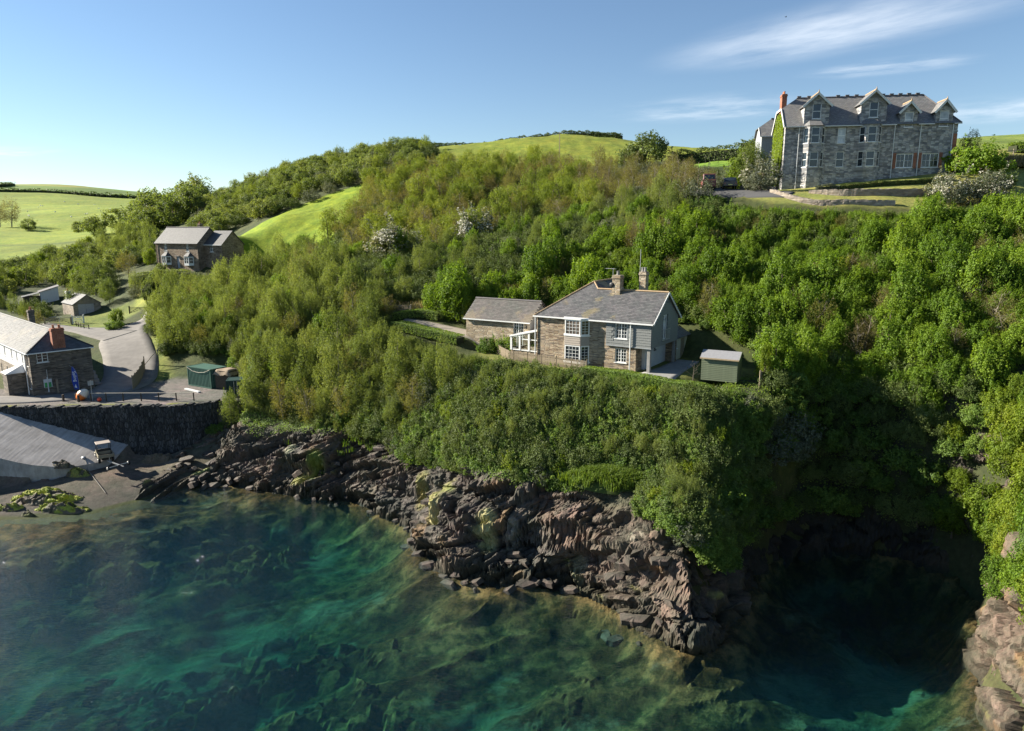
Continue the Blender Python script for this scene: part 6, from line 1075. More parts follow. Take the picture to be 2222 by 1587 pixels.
KINDN = dict(syc=('young_sycamore', 'bright green sycamore', 'tree'), lime=('spring_shrub', 'yellow-green shrub', 'shrub'), wil=('sallow_tree', 'olive green sallow', 'tree'), scr=('thorn_bush', 'dark green thorn bush', 'bush'), ivy=('evergreen_bush', 'low leafy evergreen bush', 'bush'), grey=('grey_bush', 'grey-green bush', 'bush'), bare=('twiggy_tree', 'thin brownish half-bare tree', 'tree'), ash=('ash_tree', 'light green feathery tree', 'tree'), far=('broadleaf_tree', 'rounded broadleaf tree', 'tree'))
PLACE = {'headland': [(9999, 'on the near headland at the lower right')], 'gully': [(1780, 'on the shaded cove wall below the garden shed'), (9999, 'at the head of the dark cove')],
    'front': [(1080, 'on the cliff edge left of the picket fence'), (1300, 'on the cliff below the picket fence'), (1480, 'on the cliff below the cottage corner post'), (9999, 'on the cliff below the garden shed')],
    'slope': [(480, 'beside the road above the green container'), (620, 'on the slope above the dark container'), (780, 'in the middle of the left slope'), (9999, 'on the slope below the garden path')],
    'bank': [(1200, 'on the bank behind the outbuilding'), (1480, 'on the bank behind the cottage roof'), (1720, 'on the bank above the garden shed'), (1960, 'on the bank below the hilltop lawn'), (9999, 'on the bank at the right edge')],
    'upper': [(900, 'in the scrub left of the blossoming bushes'), (1250, 'in the scrub below the copse'), (1640, 'in the scrub below the parked van'), (9999, 'in the scrub under the hilltop lawn wall')],
    'copse': [(850, 'at the left end of the hillside copse'), (1080, 'in the middle of the hillside copse'), (9999, 'at the right end of the hillside copse')], 'thicket': [(9999, 'in the thicket beside the hilltop drive')], 'ridge': [(600, 'on the wooded ridge straight above the farmhouse'), (9999, 'on the upper part of the wooded ridge')],
    'valley': [(150, 'in the valley left of the grass track'), (9999, 'in the valley beside the farmhouse')], 'dark wood': [(9999, 'in the dark wood behind the farmhouse')], 'behind': [(9999, 'behind the long stone building by the quay')], 'right garden': [(9999, 'beside the lawn right of the hilltop house')], 'foreground valley': [(9999, 'just below the farmhouse hedge')]}
QUOTA = dict(headland=70, gully=25, front=120, slope=110, bank=150, upper=60, copse=90, thicket=30, ridge=70, valley=40, behind=8)
QUOTA['right garden'] = 25; QUOTA['foreground valley'] = 16; QUOTA['dark wood'] = 25
SRC = {}; rest = {}; cnt = {}
plants.sort(key=lambda p: -(p[5] * {'syc': 4, 'wil': 5, 'ash': 8, 'bare': 8, 'far': 5.5}.get(p[1], 2.2)) / p[3])
print('plants', len(plants))
members = {}
for name, key, x, y, z, s, rz, i in plants:
    if cnt.get(name, 0) < QUOTA[name]:
        cnt[name] = cnt.get(name, 0) + 1; nm, lb, ca = KINDN[key]; u, v = project(x, y, z); ph = next(t_ for lim, t_ in PLACE[name] if u < lim)
        o, c = tree(nm, key, i, x, y, s, rz, lb + ' ' + ph, ca, lb + ('es ' if lb.endswith('sh') else 's ') + ph, z=z - 0.1, sz=s * (r.uniform(0.8, 1.35) if name not in ('front', 'gully', 'copse', 'ridge') else r.uniform(0.72, 1.0) if name in ('copse', 'ridge') else 1.0), tilt=(r.normal(0, 0.09), r.normal(0, 0.09))); SRC.setdefault((key, i % len(KINDS[key])), c); members.setdefault((lb, ph), []).append((float(u), float(v), s, o))
    else: rest.setdefault((key, i % len(KINDS[key])), []).append((x, y, z - 0.1, s, rz))
for (lb, ph), ms in members.items():
    if len(ms) == 1: del ms[0][3]['group']; ms[0][3]['label'] = 'lone ' + lb + ' ' + ph; continue
    left = list(ms)
    for w_, fn in (('leftmost', lambda q: q[0]), ('rightmost', lambda q: -q[0]), ('nearest', lambda q: -q[1]), ('farthest', lambda q: q[1])):
        if not left: break
        b_ = min(left, key=fn); left.remove(b_); b_[3]['label'] = w_ + ' ' + lb + ' ' + ph
# low growth filling the gaps between the larger plants
und = []
for zi in (3, 4, 5, 2, 6):
    name, poly, (ya, yb), sp, mix = ZONES[zi]; n = 26000; x = r.uniform(-60, 62, n); y = r.uniform(ya, min(yb, 150), n); z = Z(x, y); u, v = project(x, y, z); ok = inpoly(u, v, poly) & inpoly(x, y, LAND) & (z > 3.2)
    for k in KEEP: ok &= ~inpoly(x, y, k)
    for l, w in LINES: ok &= dist_line(x, y, l) > w
    for ln, y0_, y1_ in SIGHT: lim = np.interp(u, [a for a, _ in ln], [b for _, b in ln]); ok &= ~((y > y0_) & (y < y1_) & (u > ln[0][0] - 12) & (u < ln[-1][0] + 12) & (project(x, y, z + 1.5)[1] < lim))
    i = np.where(ok)[0][:2600]; und += [(x[j], y[j], z[j] - 0.15, r.uniform(0.55, 1.05), r.uniform(0, 6.28), ('syc' if zi == 4 else 'wil' if zi == 3 else 'ivy') if r.uniform() < 0.55 else ('ivy' if r.uniform() < 0.6 else 'scr')) for j in i]
for a in und: key = a[5]; s_ = a[3] * (0.5 if key in ('syc', 'wil') else 1.0); rest.setdefault((key, int(r.integers(0, len(KINDS[key])))), []).append((a[0], a[1], a[2], s_, a[4]))
def scatter(name, pts, src, label=None):
    # a mass of the same plant, past what anyone could count
    me = bpy.data.meshes.new(name); p = np.array(pts); me.vertices.add(len(p)); me.vertices.foreach_set('co', np.ascontiguousarray(p[:, :3], np.float32).ravel())
    for an_, cl_ in (('size', 3), ('turn', 4)): a = me.attributes.new(an_, 'FLOAT', 'POINT'); a.data.foreach_set('value', np.ascontiguousarray(p[:, cl_], np.float32))
    o = link(name, me); ng = bpy.data.node_groups.new(name, 'GeometryNodeTree'); ng.interface.new_socket('Geometry', in_out='INPUT', socket_type='NodeSocketGeometry'); ng.interface.new_socket('Geometry', in_out='OUTPUT', socket_type='NodeSocketGeometry')
    gi, go = ng.nodes.new('NodeGroupInput'), ng.nodes.new('NodeGroupOutput'); ip = ng.nodes.new('GeometryNodeInstanceOnPoints'); oi = ng.nodes.new('GeometryNodeObjectInfo'); oi.inputs['Object'].default_value = src; oi.inputs['As Instance'].default_value = True
    n1, n2 = ng.nodes.new('GeometryNodeInputNamedAttribute'), ng.nodes.new('GeometryNodeInputNamedAttribute'); n1.inputs['Name'].default_value = 'size'; n2.inputs['Name'].default_value = 'turn'; cx = ng.nodes.new('ShaderNodeCombineXYZ')
    ng.links.new(gi.outputs[0], ip.inputs['Points']); ng.links.new(oi.outputs['Geometry'], ip.inputs['Instance']); ng.links.new(n2.outputs['Attribute'], cx.inputs[2]); ng.links.new(cx.outputs[0], ip.inputs['Rotation']); ng.links.new(n1.outputs['Attribute'], ip.inputs['Scale']); ng.links.new(ip.outputs[0], go.inputs[0])
    md = o.modifiers.new('scatter', 'NODES'); md.node_group = ng; tag(o, kind='stuff'); return o
UNDER = dict(syc='sycamore_thicket', lime='spring_thicket', wil='sallow_thicket', scr='thorn_scrub', ivy='cliff_greenery', grey='grey_scrub', bare='bare_thicket', ash='ash_thicket', far='woodland')
for (key, i), pts in rest.items():
    src = SRC.get((key, i)) or next(v for k, v in SRC.items() if k[0] == key); scatter(UNDER[key], pts, src)
# ------------------------------------------------------------------ single plants that stand out
def leaf_ob(name, V, Fx, C, leaf, parent=None): me = mesh_np(name, V, Fx, False, C); return link(name, me, LM[leaf], parent)
def blossoming(px, py, Y, s, label, sz=None, n=2600, key='grey', cover=1.0, seed=1, cat='tree', name='hawthorn_tree'):
    p = at_y(px, py, Y); x, y = p[0], p[1]; o, c = tree(name, key, seed, x, y, s, seed * 1.1, label, cat, sz=sz); r = np.random.default_rng(seed)
    co = np.empty(len(c.data.vertices) * 3, np.float32); c.data.vertices.foreach_get('co', co); co = co.reshape(-1, 4, 3).mean(1); k = vnoise(co[:, 0] * 1.3 + seed, co[:, 1] * 1.3, co[:, 2] * 1.3); w = np.clip((k - 0.30) * 3, 0.02, 1) * (co[:, 2] > co[:, 2].max() * 0.22) * (np.hypot(co[:, 0], co[:, 1]) + co[:, 2] > 1.2)
    pick = r.choice(len(co), min(int(n * 0.7), int(len(co) * cover)), p=w / w.sum()); cen = co[pick] * 1.06 + r.normal(0, 0.05, (len(pick), 3)); V, Fx, C = leaves(cen, cen / (np.linalg.norm(cen, axis=1, keepdims=True) + .01), 0.15, r, 0.6, 0.4, 0.8); leaf_ob('blossom', V, Fx, C, 'blossom', o); return o
blossoming(862, 552, 106, 2.55, 'rounded bush smothered in white blossom on the middle of the hillside', sz=2.3, seed=1, cat='bush', name='blossom_bush', n=2400)
blossoming(1030, 545, 112, 2.3, 'spreading hawthorn with creamy blossom on its upper branches beside the copse', sz=2.5, seed=2, n=1500)
blossoming(680, 552, 112, 1.5, 'small white-flowering bush left of the large blossoming bush', seed=3, cat='bush', name='blossom_bush', n=1300)
blossoming(2050, 440, 84.5, 1.5, 'white-flowering shrub at the end of the lawn retaining wall', seed=4, cat='shrub', name='blossom_shrub', n=1200); blossoming(2150, 430, 83.5, 1.6, 'white-flowering shrub at the right edge below the hilltop lawn', seed=5, cat='shrub', name='blossom_shrub', n=1300); blossoming(2105, 432, 84.0, 1.2, 'smaller pale shrub between two flowering shrubs below the lawn', seed=6, cat='shrub', name='blossom_shrub', n=500)
blossoming(1655, 392, 95.5, 1.7, 'grey-white bush growing against the ivy gable of the hilltop house', seed=7, cat='bush', name='pale_bush', n=1100); blossoming(1606, 372, 108, 1.4, 'white-flowering bush beside the drive fence', seed=8, cat='bush', name='blossom_bush', n=700); blossoming(375, 618, 119, 1.2, 'white-flowering bush below the farmhouse', seed=9, cat='bush', name='blossom_bush', n=500); blossoming(1220, 1000, 54.5, 0.5, 'small pale shrub hanging from the cliff top below the cottage', seed=10, cat='shrub', name='pale_shrub', n=100)
def single(px, py, Y, key, s, name, label, cat, sz=None, i=0, cm=None, dz=0.0): p = at_y(px, py, Y); return tree(name, key, i, p[0], p[1], s, px * 0.1, label, cat, sz=sz, cm=cm, dz=dz)
single(1405, 385, 150, 'far', 1.45, 'pine_tree', 'dark spreading evergreen on the skyline left of the hilltop house', 'tree', 1.35, 1, LM['scr']); single(1365, 390, 150, 'far', 0.9, 'pine_tree', 'lower dark evergreen beside the spreading skyline evergreen', 'tree', 0.9, 2, LM['scr'])
single(2125, 372, 92.5, 'ivy', 2.9, 'laurel_bush', 'large dark green bush at the right end of the hilltop house', 'bush', 2.6, 0, LM['syc']); single(2105, 330, 99, 'wil', 0.95, 'twiggy_tree', 'thin-leafed tree rising behind the large bush by the hilltop house', 'tree', 0.9, 1); single(2165, 378, 88, 'ivy', 1.6, 'garden_shrub', 'dark shrub below the large bush by the hilltop house', 'shrub', 1.5, 1, LM['scr'])
single(1630, 362, 102, 'ash', 0.85, 'garden_tree', 'olive leafed tree in front of the rear wing of the hilltop house', 'tree', 0.85, 0, LM['wil']); single(1612, 385, 104, 'lime', 1.6, 'golden_bush', 'yellow-green bush beside the rear wing of the hilltop house', 'bush', 1.9, 0); single(1640, 405, 94.5, 'grey', 1.2, 'garden_shrub', 'grey-green shrub above the pale boundary wall of the drive', 'shrub', 1.0, 1)
single(1720, 850, 56.2, 'grey', 1.55, 'grey_shrub', 'broad grey-green shrub beside the fence right of the garden shed', 'shrub', 1.6, 0, dz=-0.3); single(1690, 905, 54.0, 'grey', 1.15, 'pale_tree', 'pale leaning shrub overhanging the shaded cove', 'shrub', 1.1, 1, dz=-0.4); single(1660, 838, 58.0, 'lime', 0.5, 'golden_conifer', 'narrow yellow conifer beside the garden fence', 'conifer', 1.05, 1)
single(255, 698, 114, 'lime', 0.8, 'golden_shrub', 'bright yellow-green shrub at the fork of the track', 'shrub', 0.85, 1); single(250, 708, 111, 'ivy', 1.3, 'roadside_shrub', 'low green shrub under the golden shrub at the track fork', 'shrub', 0.9, 2)
single(262, 505, 275, 'far', 2.0, 'round_tree', 'broad round tree behind the farmhouse at the foot of the far field', 'tree', 1.5, 0); single(205, 515, 262, 'far', 1.5, 'round_tree', 'dark round tree left of the broad tree below the far field', 'tree', 1.3, 1); single(25, 492, 330, 'bare', 1.9, 'leafless_tree', 'brownish twiggy tree at the left end of the field boundary', 'tree', 1.8, 0); single(0, 492, 330, 'bare', 1.6, 'leafless_tree', 'twiggy tree cut by the left edge of the picture', 'tree', 1.5, 1); single(62, 497, 318, 'far', 1.0, 'small_tree', 'small dark tree right of the brown twiggy tree', 'tree', 0.9, 2); single(170, 500, 300, 'far', 0.9, 'small_tree', 'small pale tree on the field boundary below the far field', 'tree', 0.9, 3)
single(205, 612, 140, 'wil', 1.55, 'leafy_tree', 'tall leafy tree left of the grass track', 'tree', 1.5, 2, LM['far']); single(160, 640, 130, 'wil', 1.1, 'leafy_tree', 'leafy tree above the stone garage', 'tree', 1.1, 3, LM['far']); single(235, 640, 130, 'wil', 0.9, 'leafy_tree', 'leafy tree on the left bank of the grass track', 'tree', 0.9, 1, LM['far']); single(275, 575, 150, 'bare', 0.9, 'brown_tree', 'brownish tree above the grass track beside the farmhouse', 'tree', 0.8, 2); single(75, 700, 108, 'bare', 0.62, 'pink_shrub', 'twiggy reddish shrub behind the long stone building', 'shrub', 0.6, 3)
single(500, 905, 75.6, 'wil', 0.72, 'sallow_shrub', 'pale sallow growing on the cliff corner at the end of the quay', 'shrub', 0.95, 0); single(470, 905, 75.8, 'ivy', 1.0, 'cliff_bush', 'low green bush at the end of the quay wall', 'bush', 0.7, 1)
p = local(ct, 16.6, -1.75); b_ = limbs(77, 1.75, 0.05, 9, 0.75, 0.25, 7, 0.08); o = empty('bare_fruit_tree', (p[0], p[1], 13.2)); link('trunk', b_, M['bark'], o); tag(o, 'small leafless tree trained in front of the green garden shed', 'tree')
for i, (u, v, s, k, cm, nm, lb) in enumerate([(-4.2, 3.9, 0.6, 'ivy', 'red', 'red_shrub', 'red-leaved shrub in front of the outbuilding wall'), (-2.6, 3.6, 0.55, 'ivy', None, 'potted_shrub', 'round green shrub between the outbuilding and the conservatory'), (-7.4, 3.2, 0.6, 'ivy', 'brown', 'bronze_shrub', 'bronze-leaved shrub at the garden path'), (-9.6, 4.6, 0.6, 'ivy', 'brown', 'bronze_shrub', 'dark bronze shrub farther along the garden path'), (-4.6, 1.8, 1.0, 'ivy', None, 'garden_bush', 'large rounded green bush left of the conservatory'), (-6.8, 1.2, 0.95, 'ivy', None, 'garden_bush', 'rounded green bush at the left end of the picket fence')]):
    p = local(ct, u, v); LM.setdefault('red', leafmat('red_leaf', [(0.10, 0.02, 0.015), (0.22, 0.035, 0.02), (0.30, 0.07, 0.03)])); tree(nm, k, i, p[0], p[1], s, i, lb, 'shrub', sz=s * 1.2, cm=LM[cm] if cm else None)

# hedges: one thing each, a clipped or loose row of leaf
def hedge(line, h, w, label, leaf='scr', size=0.16, dens=260, seed=1, name='hedge', wob=0.25, z=None, cat='hedge'):
    r = np.random.default_rng(seed); L_ = np.array(smooth_line(line, 6)); seg = np.linalg.norm(np.diff(L_, axis=0), axis=1); s = np.concatenate([[0], np.cumsum(seg)]); n = int(s[-1] * dens); t = r.uniform(0, s[-1], n); x = np.interp(t, s, L_[:, 0]); y = np.interp(t, s, L_[:, 1])
    i = np.clip(np.searchsorted(s, t) - 1, 0, len(seg) - 1); d = np.diff(L_, axis=0)[i] / (seg[i, None] + 1e-9); nn = np.stack([-d[:, 1], d[:, 0]], 1); hh = h * (1 + wob * (vnoise(t * 0.7, seed, 0) - 0.5) * 2 + 0.5 * wob * (vnoise(t * 2.3, seed, 4) - 0.5))
    a = r.uniform(-1, 1, n); side = r.uniform(0, 1, n) < 0.6; u = np.where(side, np.sign(a) * (1 - 0.25 * r.uniform(0, 1, n) ** 2), a); v = np.where(side, r.uniform(0, 1, n), 1 - 0.2 * r.uniform(0, 1, n) ** 2)
    cen = np.stack([x + nn[:, 0] * u * w / 2, y + nn[:, 1] * u * w / 2, v * hh], 1); base = Z(x, y) if z is None else np.full(n, z); cen[:, 2] += base; ow = np.stack([nn[:, 0] * u, nn[:, 1] * u, v * 0.9], 1); V, Fx, C = leaves(cen, ow, size, r, 0.2, 0.5, 0.6)
    o = leaf_ob(name, V, Fx, C, leaf); tag(o, label, cat); 
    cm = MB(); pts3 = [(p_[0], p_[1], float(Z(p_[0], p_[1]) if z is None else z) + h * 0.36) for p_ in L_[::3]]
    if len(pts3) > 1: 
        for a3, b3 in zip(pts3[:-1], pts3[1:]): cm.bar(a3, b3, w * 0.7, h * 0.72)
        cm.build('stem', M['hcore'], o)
    return o
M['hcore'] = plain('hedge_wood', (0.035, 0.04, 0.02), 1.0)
hedge(HEDGE_LINE, 3.6, 5.0, 'dark hedgerow line crossing the middle of the far green hill', size=1.5, dens=9, seed=2, name='hedgerow'); hedge(world_poly([(-60, 408), (0, 406), (30, 404)], 250), 3.4, 4, 'short dark hedgerow at the left edge of the far hill', size=1.6, dens=7, seed=3, name='hedgerow')
hedge([(-31, 238), (-18, 258), (0, 262), (22, 258), (38, 252)], 2.0, 3.0, 'dark hedge along the skyline of the hilltop field', size=0.5, dens=90, seed=4, name='hedgerow'); hedge([(58, 175), (70, 165), (82, 150), (92, 140), (100, 128)][::-1] if False else [(62, 196), (76, 186), (90, 172)], 2.6, 3, 'dark hedge on the skyline left of the hilltop house', size=0.45, dens=110, seed=5, name='hedgerow'); hedge([(33, 152), (42, 146), (52, 139), (60, 130)], 2.6, 2.4, 'long hedge bounding the small field beside the hilltop house', size=0.4, dens=120, seed=15, name='hedgerow')
hedge([local(fh, -1.5, -3.0)[:2], local(fh, 4, -3.2)[:2], local(fh, 12, -3.2)[:2]], 2.0, 2.2, 'trimmed hedge along the terrace in front of the farmhouse', leaf='wil', size=0.22, dens=420, seed=7, wob=0.08); hedge([(-64.4, 123), (-66.2, 130), (-67.2, 135.5)], 2.6, 1.6, 'tall clipped hedge on the right side of the grass track', leaf='wil', size=0.22, dens=420, seed=8, wob=0.1)
hedge([(-13.5, 80.2), (-9.5, 77.6), (-5.6, 75.2)], 1.0, 1.7, 'trimmed bright hedge below the garden path', leaf='ivy', size=0.13, dens=900, seed=9, wob=0.08); hedge([(-14.5, 83.0), (-11.0, 82.8), (-8.5, 81.6)], 0.9, 1.2, 'low clipped hedge above the garden path', leaf='ivy', size=0.13, dens=800, seed=10, wob=0.1)
hedge([local(ct, 6.5, -2.5)[:2], local(ct, 12, -3.0)[:2], local(ct, 19.8, -3.8)[:2]], 0.55, 1.3, 'low clipped hedge along the cliff edge of the cottage garden', leaf='ivy', size=0.12, dens=900, seed=11, wob=0.15)
hedge([(39.5, 91.4), (44, 91.2), (50, 91.2), (55.5, 91.9)], 0.6, 0.7, 'low dark hedge curving across the hilltop lawn', leaf='scr', size=0.14, dens=500, seed=12, wob=0.3); hedge([(38.4, 90.8), (41.0, 90.2)], 0.9, 1.1, 'rounded grey hedge end on the hilltop lawn', leaf='grey', size=0.13, dens=700, seed=13, wob=0.3)
hedge([(72, 104.5), (90, 106), (115, 104)], 1.3, 2.2, 'grassy hedge bank on the skyline at the right edge', leaf='ivy', size=0.3, dens=260, seed=14, name='hedgerow')
# ivy on the gable of the big house
r = np.random.default_rng(31); n = 9000; yy = r.uniform(0.8, 7.6, n); z_ = r.uniform(-0.5, 10.6, n); k = fbm(yy * 0.8, z_ * 0.5, 3, 4); ok = (z_ < 8.3 + np.minimum(yy, 8 - yy) * 0.95 - 0.4) & (z_ < 10.4) & (k > 0.30 + 0.22 * ss(2.4, 0.8, yy)); cen = np.stack([-0.06 - r.uniform(0, 0.16, n), yy, z_], 1)[ok]
V, Fx, C = leaves(cen, np.tile([-1.0, 0, 0.1], (len(cen), 1)), 0.26, r, 0.1, 0.35, 0.8); leaf_ob('ivy', V, Fx, C, 'lime', ht)
# grass: ledge on the cliff, tussocks along the rim, pampas by the lawn
def tufts(name, P, h, leaf, per=26, seed=1, spread=0.22, wid=0.035, kind_='stuff', label=None, cat=None):
    r = np.random.default_rng(seed); n = len(P) * per; b = np.repeat(P, per, 0) + np.stack([r.normal(0, spread, n), r.normal(0, spread, n), np.zeros(n)], 1); a = r.uniform(0, 6.28, n); l = h * r.uniform(0.5, 1.2, n); lean = r.uniform(0.15, 0.75, n); dr = np.stack([np.cos(a), np.sin(a), np.zeros(n)], 1); sd_ = np.stack([-np.sin(a), np.cos(a), np.zeros(n)], 1) * wid
    m1 = b + dr * (l * lean * 0.4)[:, None] + np.array([0, 0, 1]) * (l * 0.7)[:, None]; tp_ = b + dr * (l * lean)[:, None] + np.array([0, 0, 1]) * (l * (1 - 0.35 * lean))[:, None]; V = np.stack([b - sd_, b + sd_, m1 + sd_ * 0.7, tp_, m1 - sd_ * 0.7], 1).reshape(-1, 3); i = np.arange(n) * 5; Fx = np.concatenate([np.stack([i, i + 1, i + 2, i + 4], 1), np.stack([i + 4, i + 2, i + 3, i + 3], 1)]); Fx = np.concatenate([np.stack([i, i + 1, i + 2], 1), np.stack([i, i + 2, i + 4], 1), np.stack([i + 4, i + 2, i + 3], 1)])
    t = np.repeat(r.uniform(0, 1, n), 5); C = np.stack([t, np.repeat(r.uniform(0, 1, n), 5), t], 1); o = leaf_ob(name, V, Fx, C, leaf); tag(o, label, cat, kind=kind_); return o
r = np.random.default_rng(12); g0 = LEDGE.copy(); rq = RECORD[0][0]; nq = rq[np.hypot(rq[:, 0] - g0[0], rq[:, 1] - g0[1]) < 1.6]; g0[2] = np.percentile(nq[:, 2], 72); nP = 480; ax_ = r.normal(0, 1.35, nP); ay_ = r.normal(0, 0.75, nP); X = g0[0] + ax_ * 0.92 + ay_ * 0.3; Y = g0[1] - ax_ * 0.30 + ay_ * 0.9; P = np.stack([X, Y, g0[2] + 0.55 - 0.14 * (ax_ ** 2 * 0.3 + ay_ ** 2 * 1.2)], 1)
gm = MB(); 
for i in range(9):
    for j in range(16): th_, ph = math.pi * 0.5 * i / 8, 2 * math.pi * j / 16; gm.v.append((g0[0] + 2.9 * math.sin(th_) * math.cos(ph) * 0.95 + 1.2 * math.sin(th_) * math.sin(ph) * 0.3, g0[1] - 2.9 * math.sin(th_) * math.cos(ph) * 0.3 + 1.7 * math.sin(th_) * math.sin(ph) * 0.9, float(g0[2]) - 0.5 + 1.1 * math.cos(th_)))
for i in range(8):
    for j in range(16): gm.f.append((i * 16 + j, (i + 1) * 16 + j, (i + 1) * 16 + (j + 1) % 16, i * 16 + (j + 1) % 16))
gmo = gm.build('grass_mound', plain('turf', (0.06, 0.085, 0.02), 0.95), None, True); tag(gmo, kind='structure'); tufts('grass', P, 0.7, 'grass', 40, 3, 0.16, 0.028)
cl = np.array(smooth_line([(-30.5, 75.5), (-26, 74.5), (-19, 70.5), (-13, 67), (-7.5, 62.5), (-3.5, 58.5), (0.5, 56.6), (4.5, 54.6), (9, 52.8), (12.2, 49.5), (13.8, 46.5)], 14)); q = cl[r.integers(0, len(cl), 900)] + r.normal(0, 0.75, (900, 2)); tufts('grass_fringe', np.stack([q[:, 0], q[:, 1], Z(q[:, 0], q[:, 1]) + 0.05], 1), 0.6, 'grass', 22, 4, 0.2, 0.03)
p = at_y(2205, 312, 97); tufts('pampas_clump', np.stack([p[0] + r.normal(0, 0.9, 60), p[1] + r.normal(0, 0.7, 60), np.full(60, float(Z(p[0], p[1])))], 1), 1.7, 'straw', 40, 5, 0.3, 0.03, 'thing', 'dry straw-coloured grass clump on the upper lawn at the right edge', 'grass clump')
q = np.stack([r.uniform(-14.5, -9.5, 40), r.uniform(84, 86, 40)], 1); tufts('tall_grass', np.stack([q[:, 0], q[:, 1], Z(q[:, 0], q[:, 1])], 1), 1.1, 'straw', 12, 6, 0.2, 0.02)

# creeper clothing the steep ground between the shrubs
r = np.random.default_rng(77); Q, NN = [], []
for q_, n_, cv_, z_ in RECORD:
    w = (cv_ > 0.35) & (q_[:, 2] > 2.2); i = np.where(w)[0]; i = r.choice(i, min(len(i), 60000), replace=False) if len(i) else i; Q.append(q_[i]); NN.append(n_[i])
Q, NN = np.concatenate(Q), np.concatenate(NN); far_ = np.hypot((Q[:, 0] - LEDGE[0]) / 3.6, (Q[:, 1] - LEDGE[1] + 0.8) / 2.6) > 1; Q, NN = Q[far_], NN[far_]; cl_ = fbm(Q[:, 0] * 0.8, Q[:, 1] * 0.8, Q[:, 2] * 0.8, 3); k = cl_ > 0.36; Q, NN, cl_ = Q[k], NN[k], cl_[k]; Q = Q + NN * (r.uniform(0.02, 0.3, len(Q)) * (0.5 + cl_))[:, None] + r.normal(0, 0.06, Q.shape)
V, Fx, C = leaves(Q, NN, 0.17, r, 0.5, 0.5, 0.7, np.clip(cl_ * 1.4 - 0.2, 0, 1)); tag(leaf_ob('creeper', V, Fx, C, 'ivy'), kind='stuff')
# ------------------------------------------------------------------ garden things by the cottage
sh_ = empty('garden_shed', (16.56, 59.9, 13.2), math.atan2(-1.4, 2.7)); tag(sh_, 'green weatherboarded garden shed with grey felt roof on the lawn beside the cottage', 'shed')
Ls, Ws, he, hr = 3.05, 2.1, 1.95, 2.45
MB().box(0.02, Ls - 0.02, 0.02, Ws - 0.02, -0.1, he - 0.02).build('frame', M['dark_wood'], sh_)
def boards(n, mk):
    for k in range(n): mk(k)
bd = MB().add([(0, -0.012, 0), (Ls, -0.012, 0), (Ls, 0.012, 0.16), (0, 0.012, 0.16), (0, 0.02, 0), (Ls, 0.02, 0), (Ls, 0.02, 0.16), (0, 0.02, 0.16)], [(0, 1, 2, 3), (0, 4, 5, 1), (3, 2, 6, 7), (0, 3, 7, 4), (1, 5, 6, 2)]); bme = bpy.data.meshes.new('board'); bme.from_pydata(bd.v, [], bd.f); bme.materials.append(M['green_boards'])
for k in range(13):
    for (x, y, rz, s) in ((0, 0, 0, 1), (Ls, 0, R(90), Ws / Ls), (Ls, Ws, R(180), 1), (0, Ws, R(270), Ws / Ls)):
        o = bpy.data.objects.new('board', bme); col.objects.link(o); o.parent = sh_; o.location = (x, y, -0.08 + k * 0.155); o.rotation_euler = (0, 0, rz); o.scale = (s, 1, 1)
for x in (0.0, Ls): MB().add([(x, 0, he - 0.02), (x, Ws, he - 0.02), (x, Ws / 2, hr - 0.02)], [(0, 1, 2)]).build('gable', M['green_boards'], sh_)
roof('roof', [[(-0.12, -0.15, he - 0.06), (Ls + 0.12, -0.15, he - 0.06), (Ls + 0.12, Ws / 2, hr), (-0.12, Ws / 2, hr)], [(-0.12, Ws + 0.15, he - 0.06), (Ls + 0.12, Ws + 0.15, he - 0.06), (Ls + 0.12, Ws / 2, hr), (-0.12, Ws / 2, hr)]], M['felt'], sh_, 0.05)
MB().bar((-0.12, -0.17, he - 0.09), (Ls + 0.12, -0.17, he - 0.09), 0.03, 0.12).build('fascia', plain('pale_timber', (0.42, 0.32, 0.20), 0.8), sh_); MB().bar((Ls + 0.14, -0.15, he - 0.1), (Ls + 0.14, Ws / 2, hr - 0.05), 0.03, 0.12).bar((Ls + 0.14, Ws / 2, hr - 0.05), (Ls + 0.14, Ws + 0.15, he - 0.1), 0.03, 0.12).build('bargeboard', M['green_boards'], sh_)
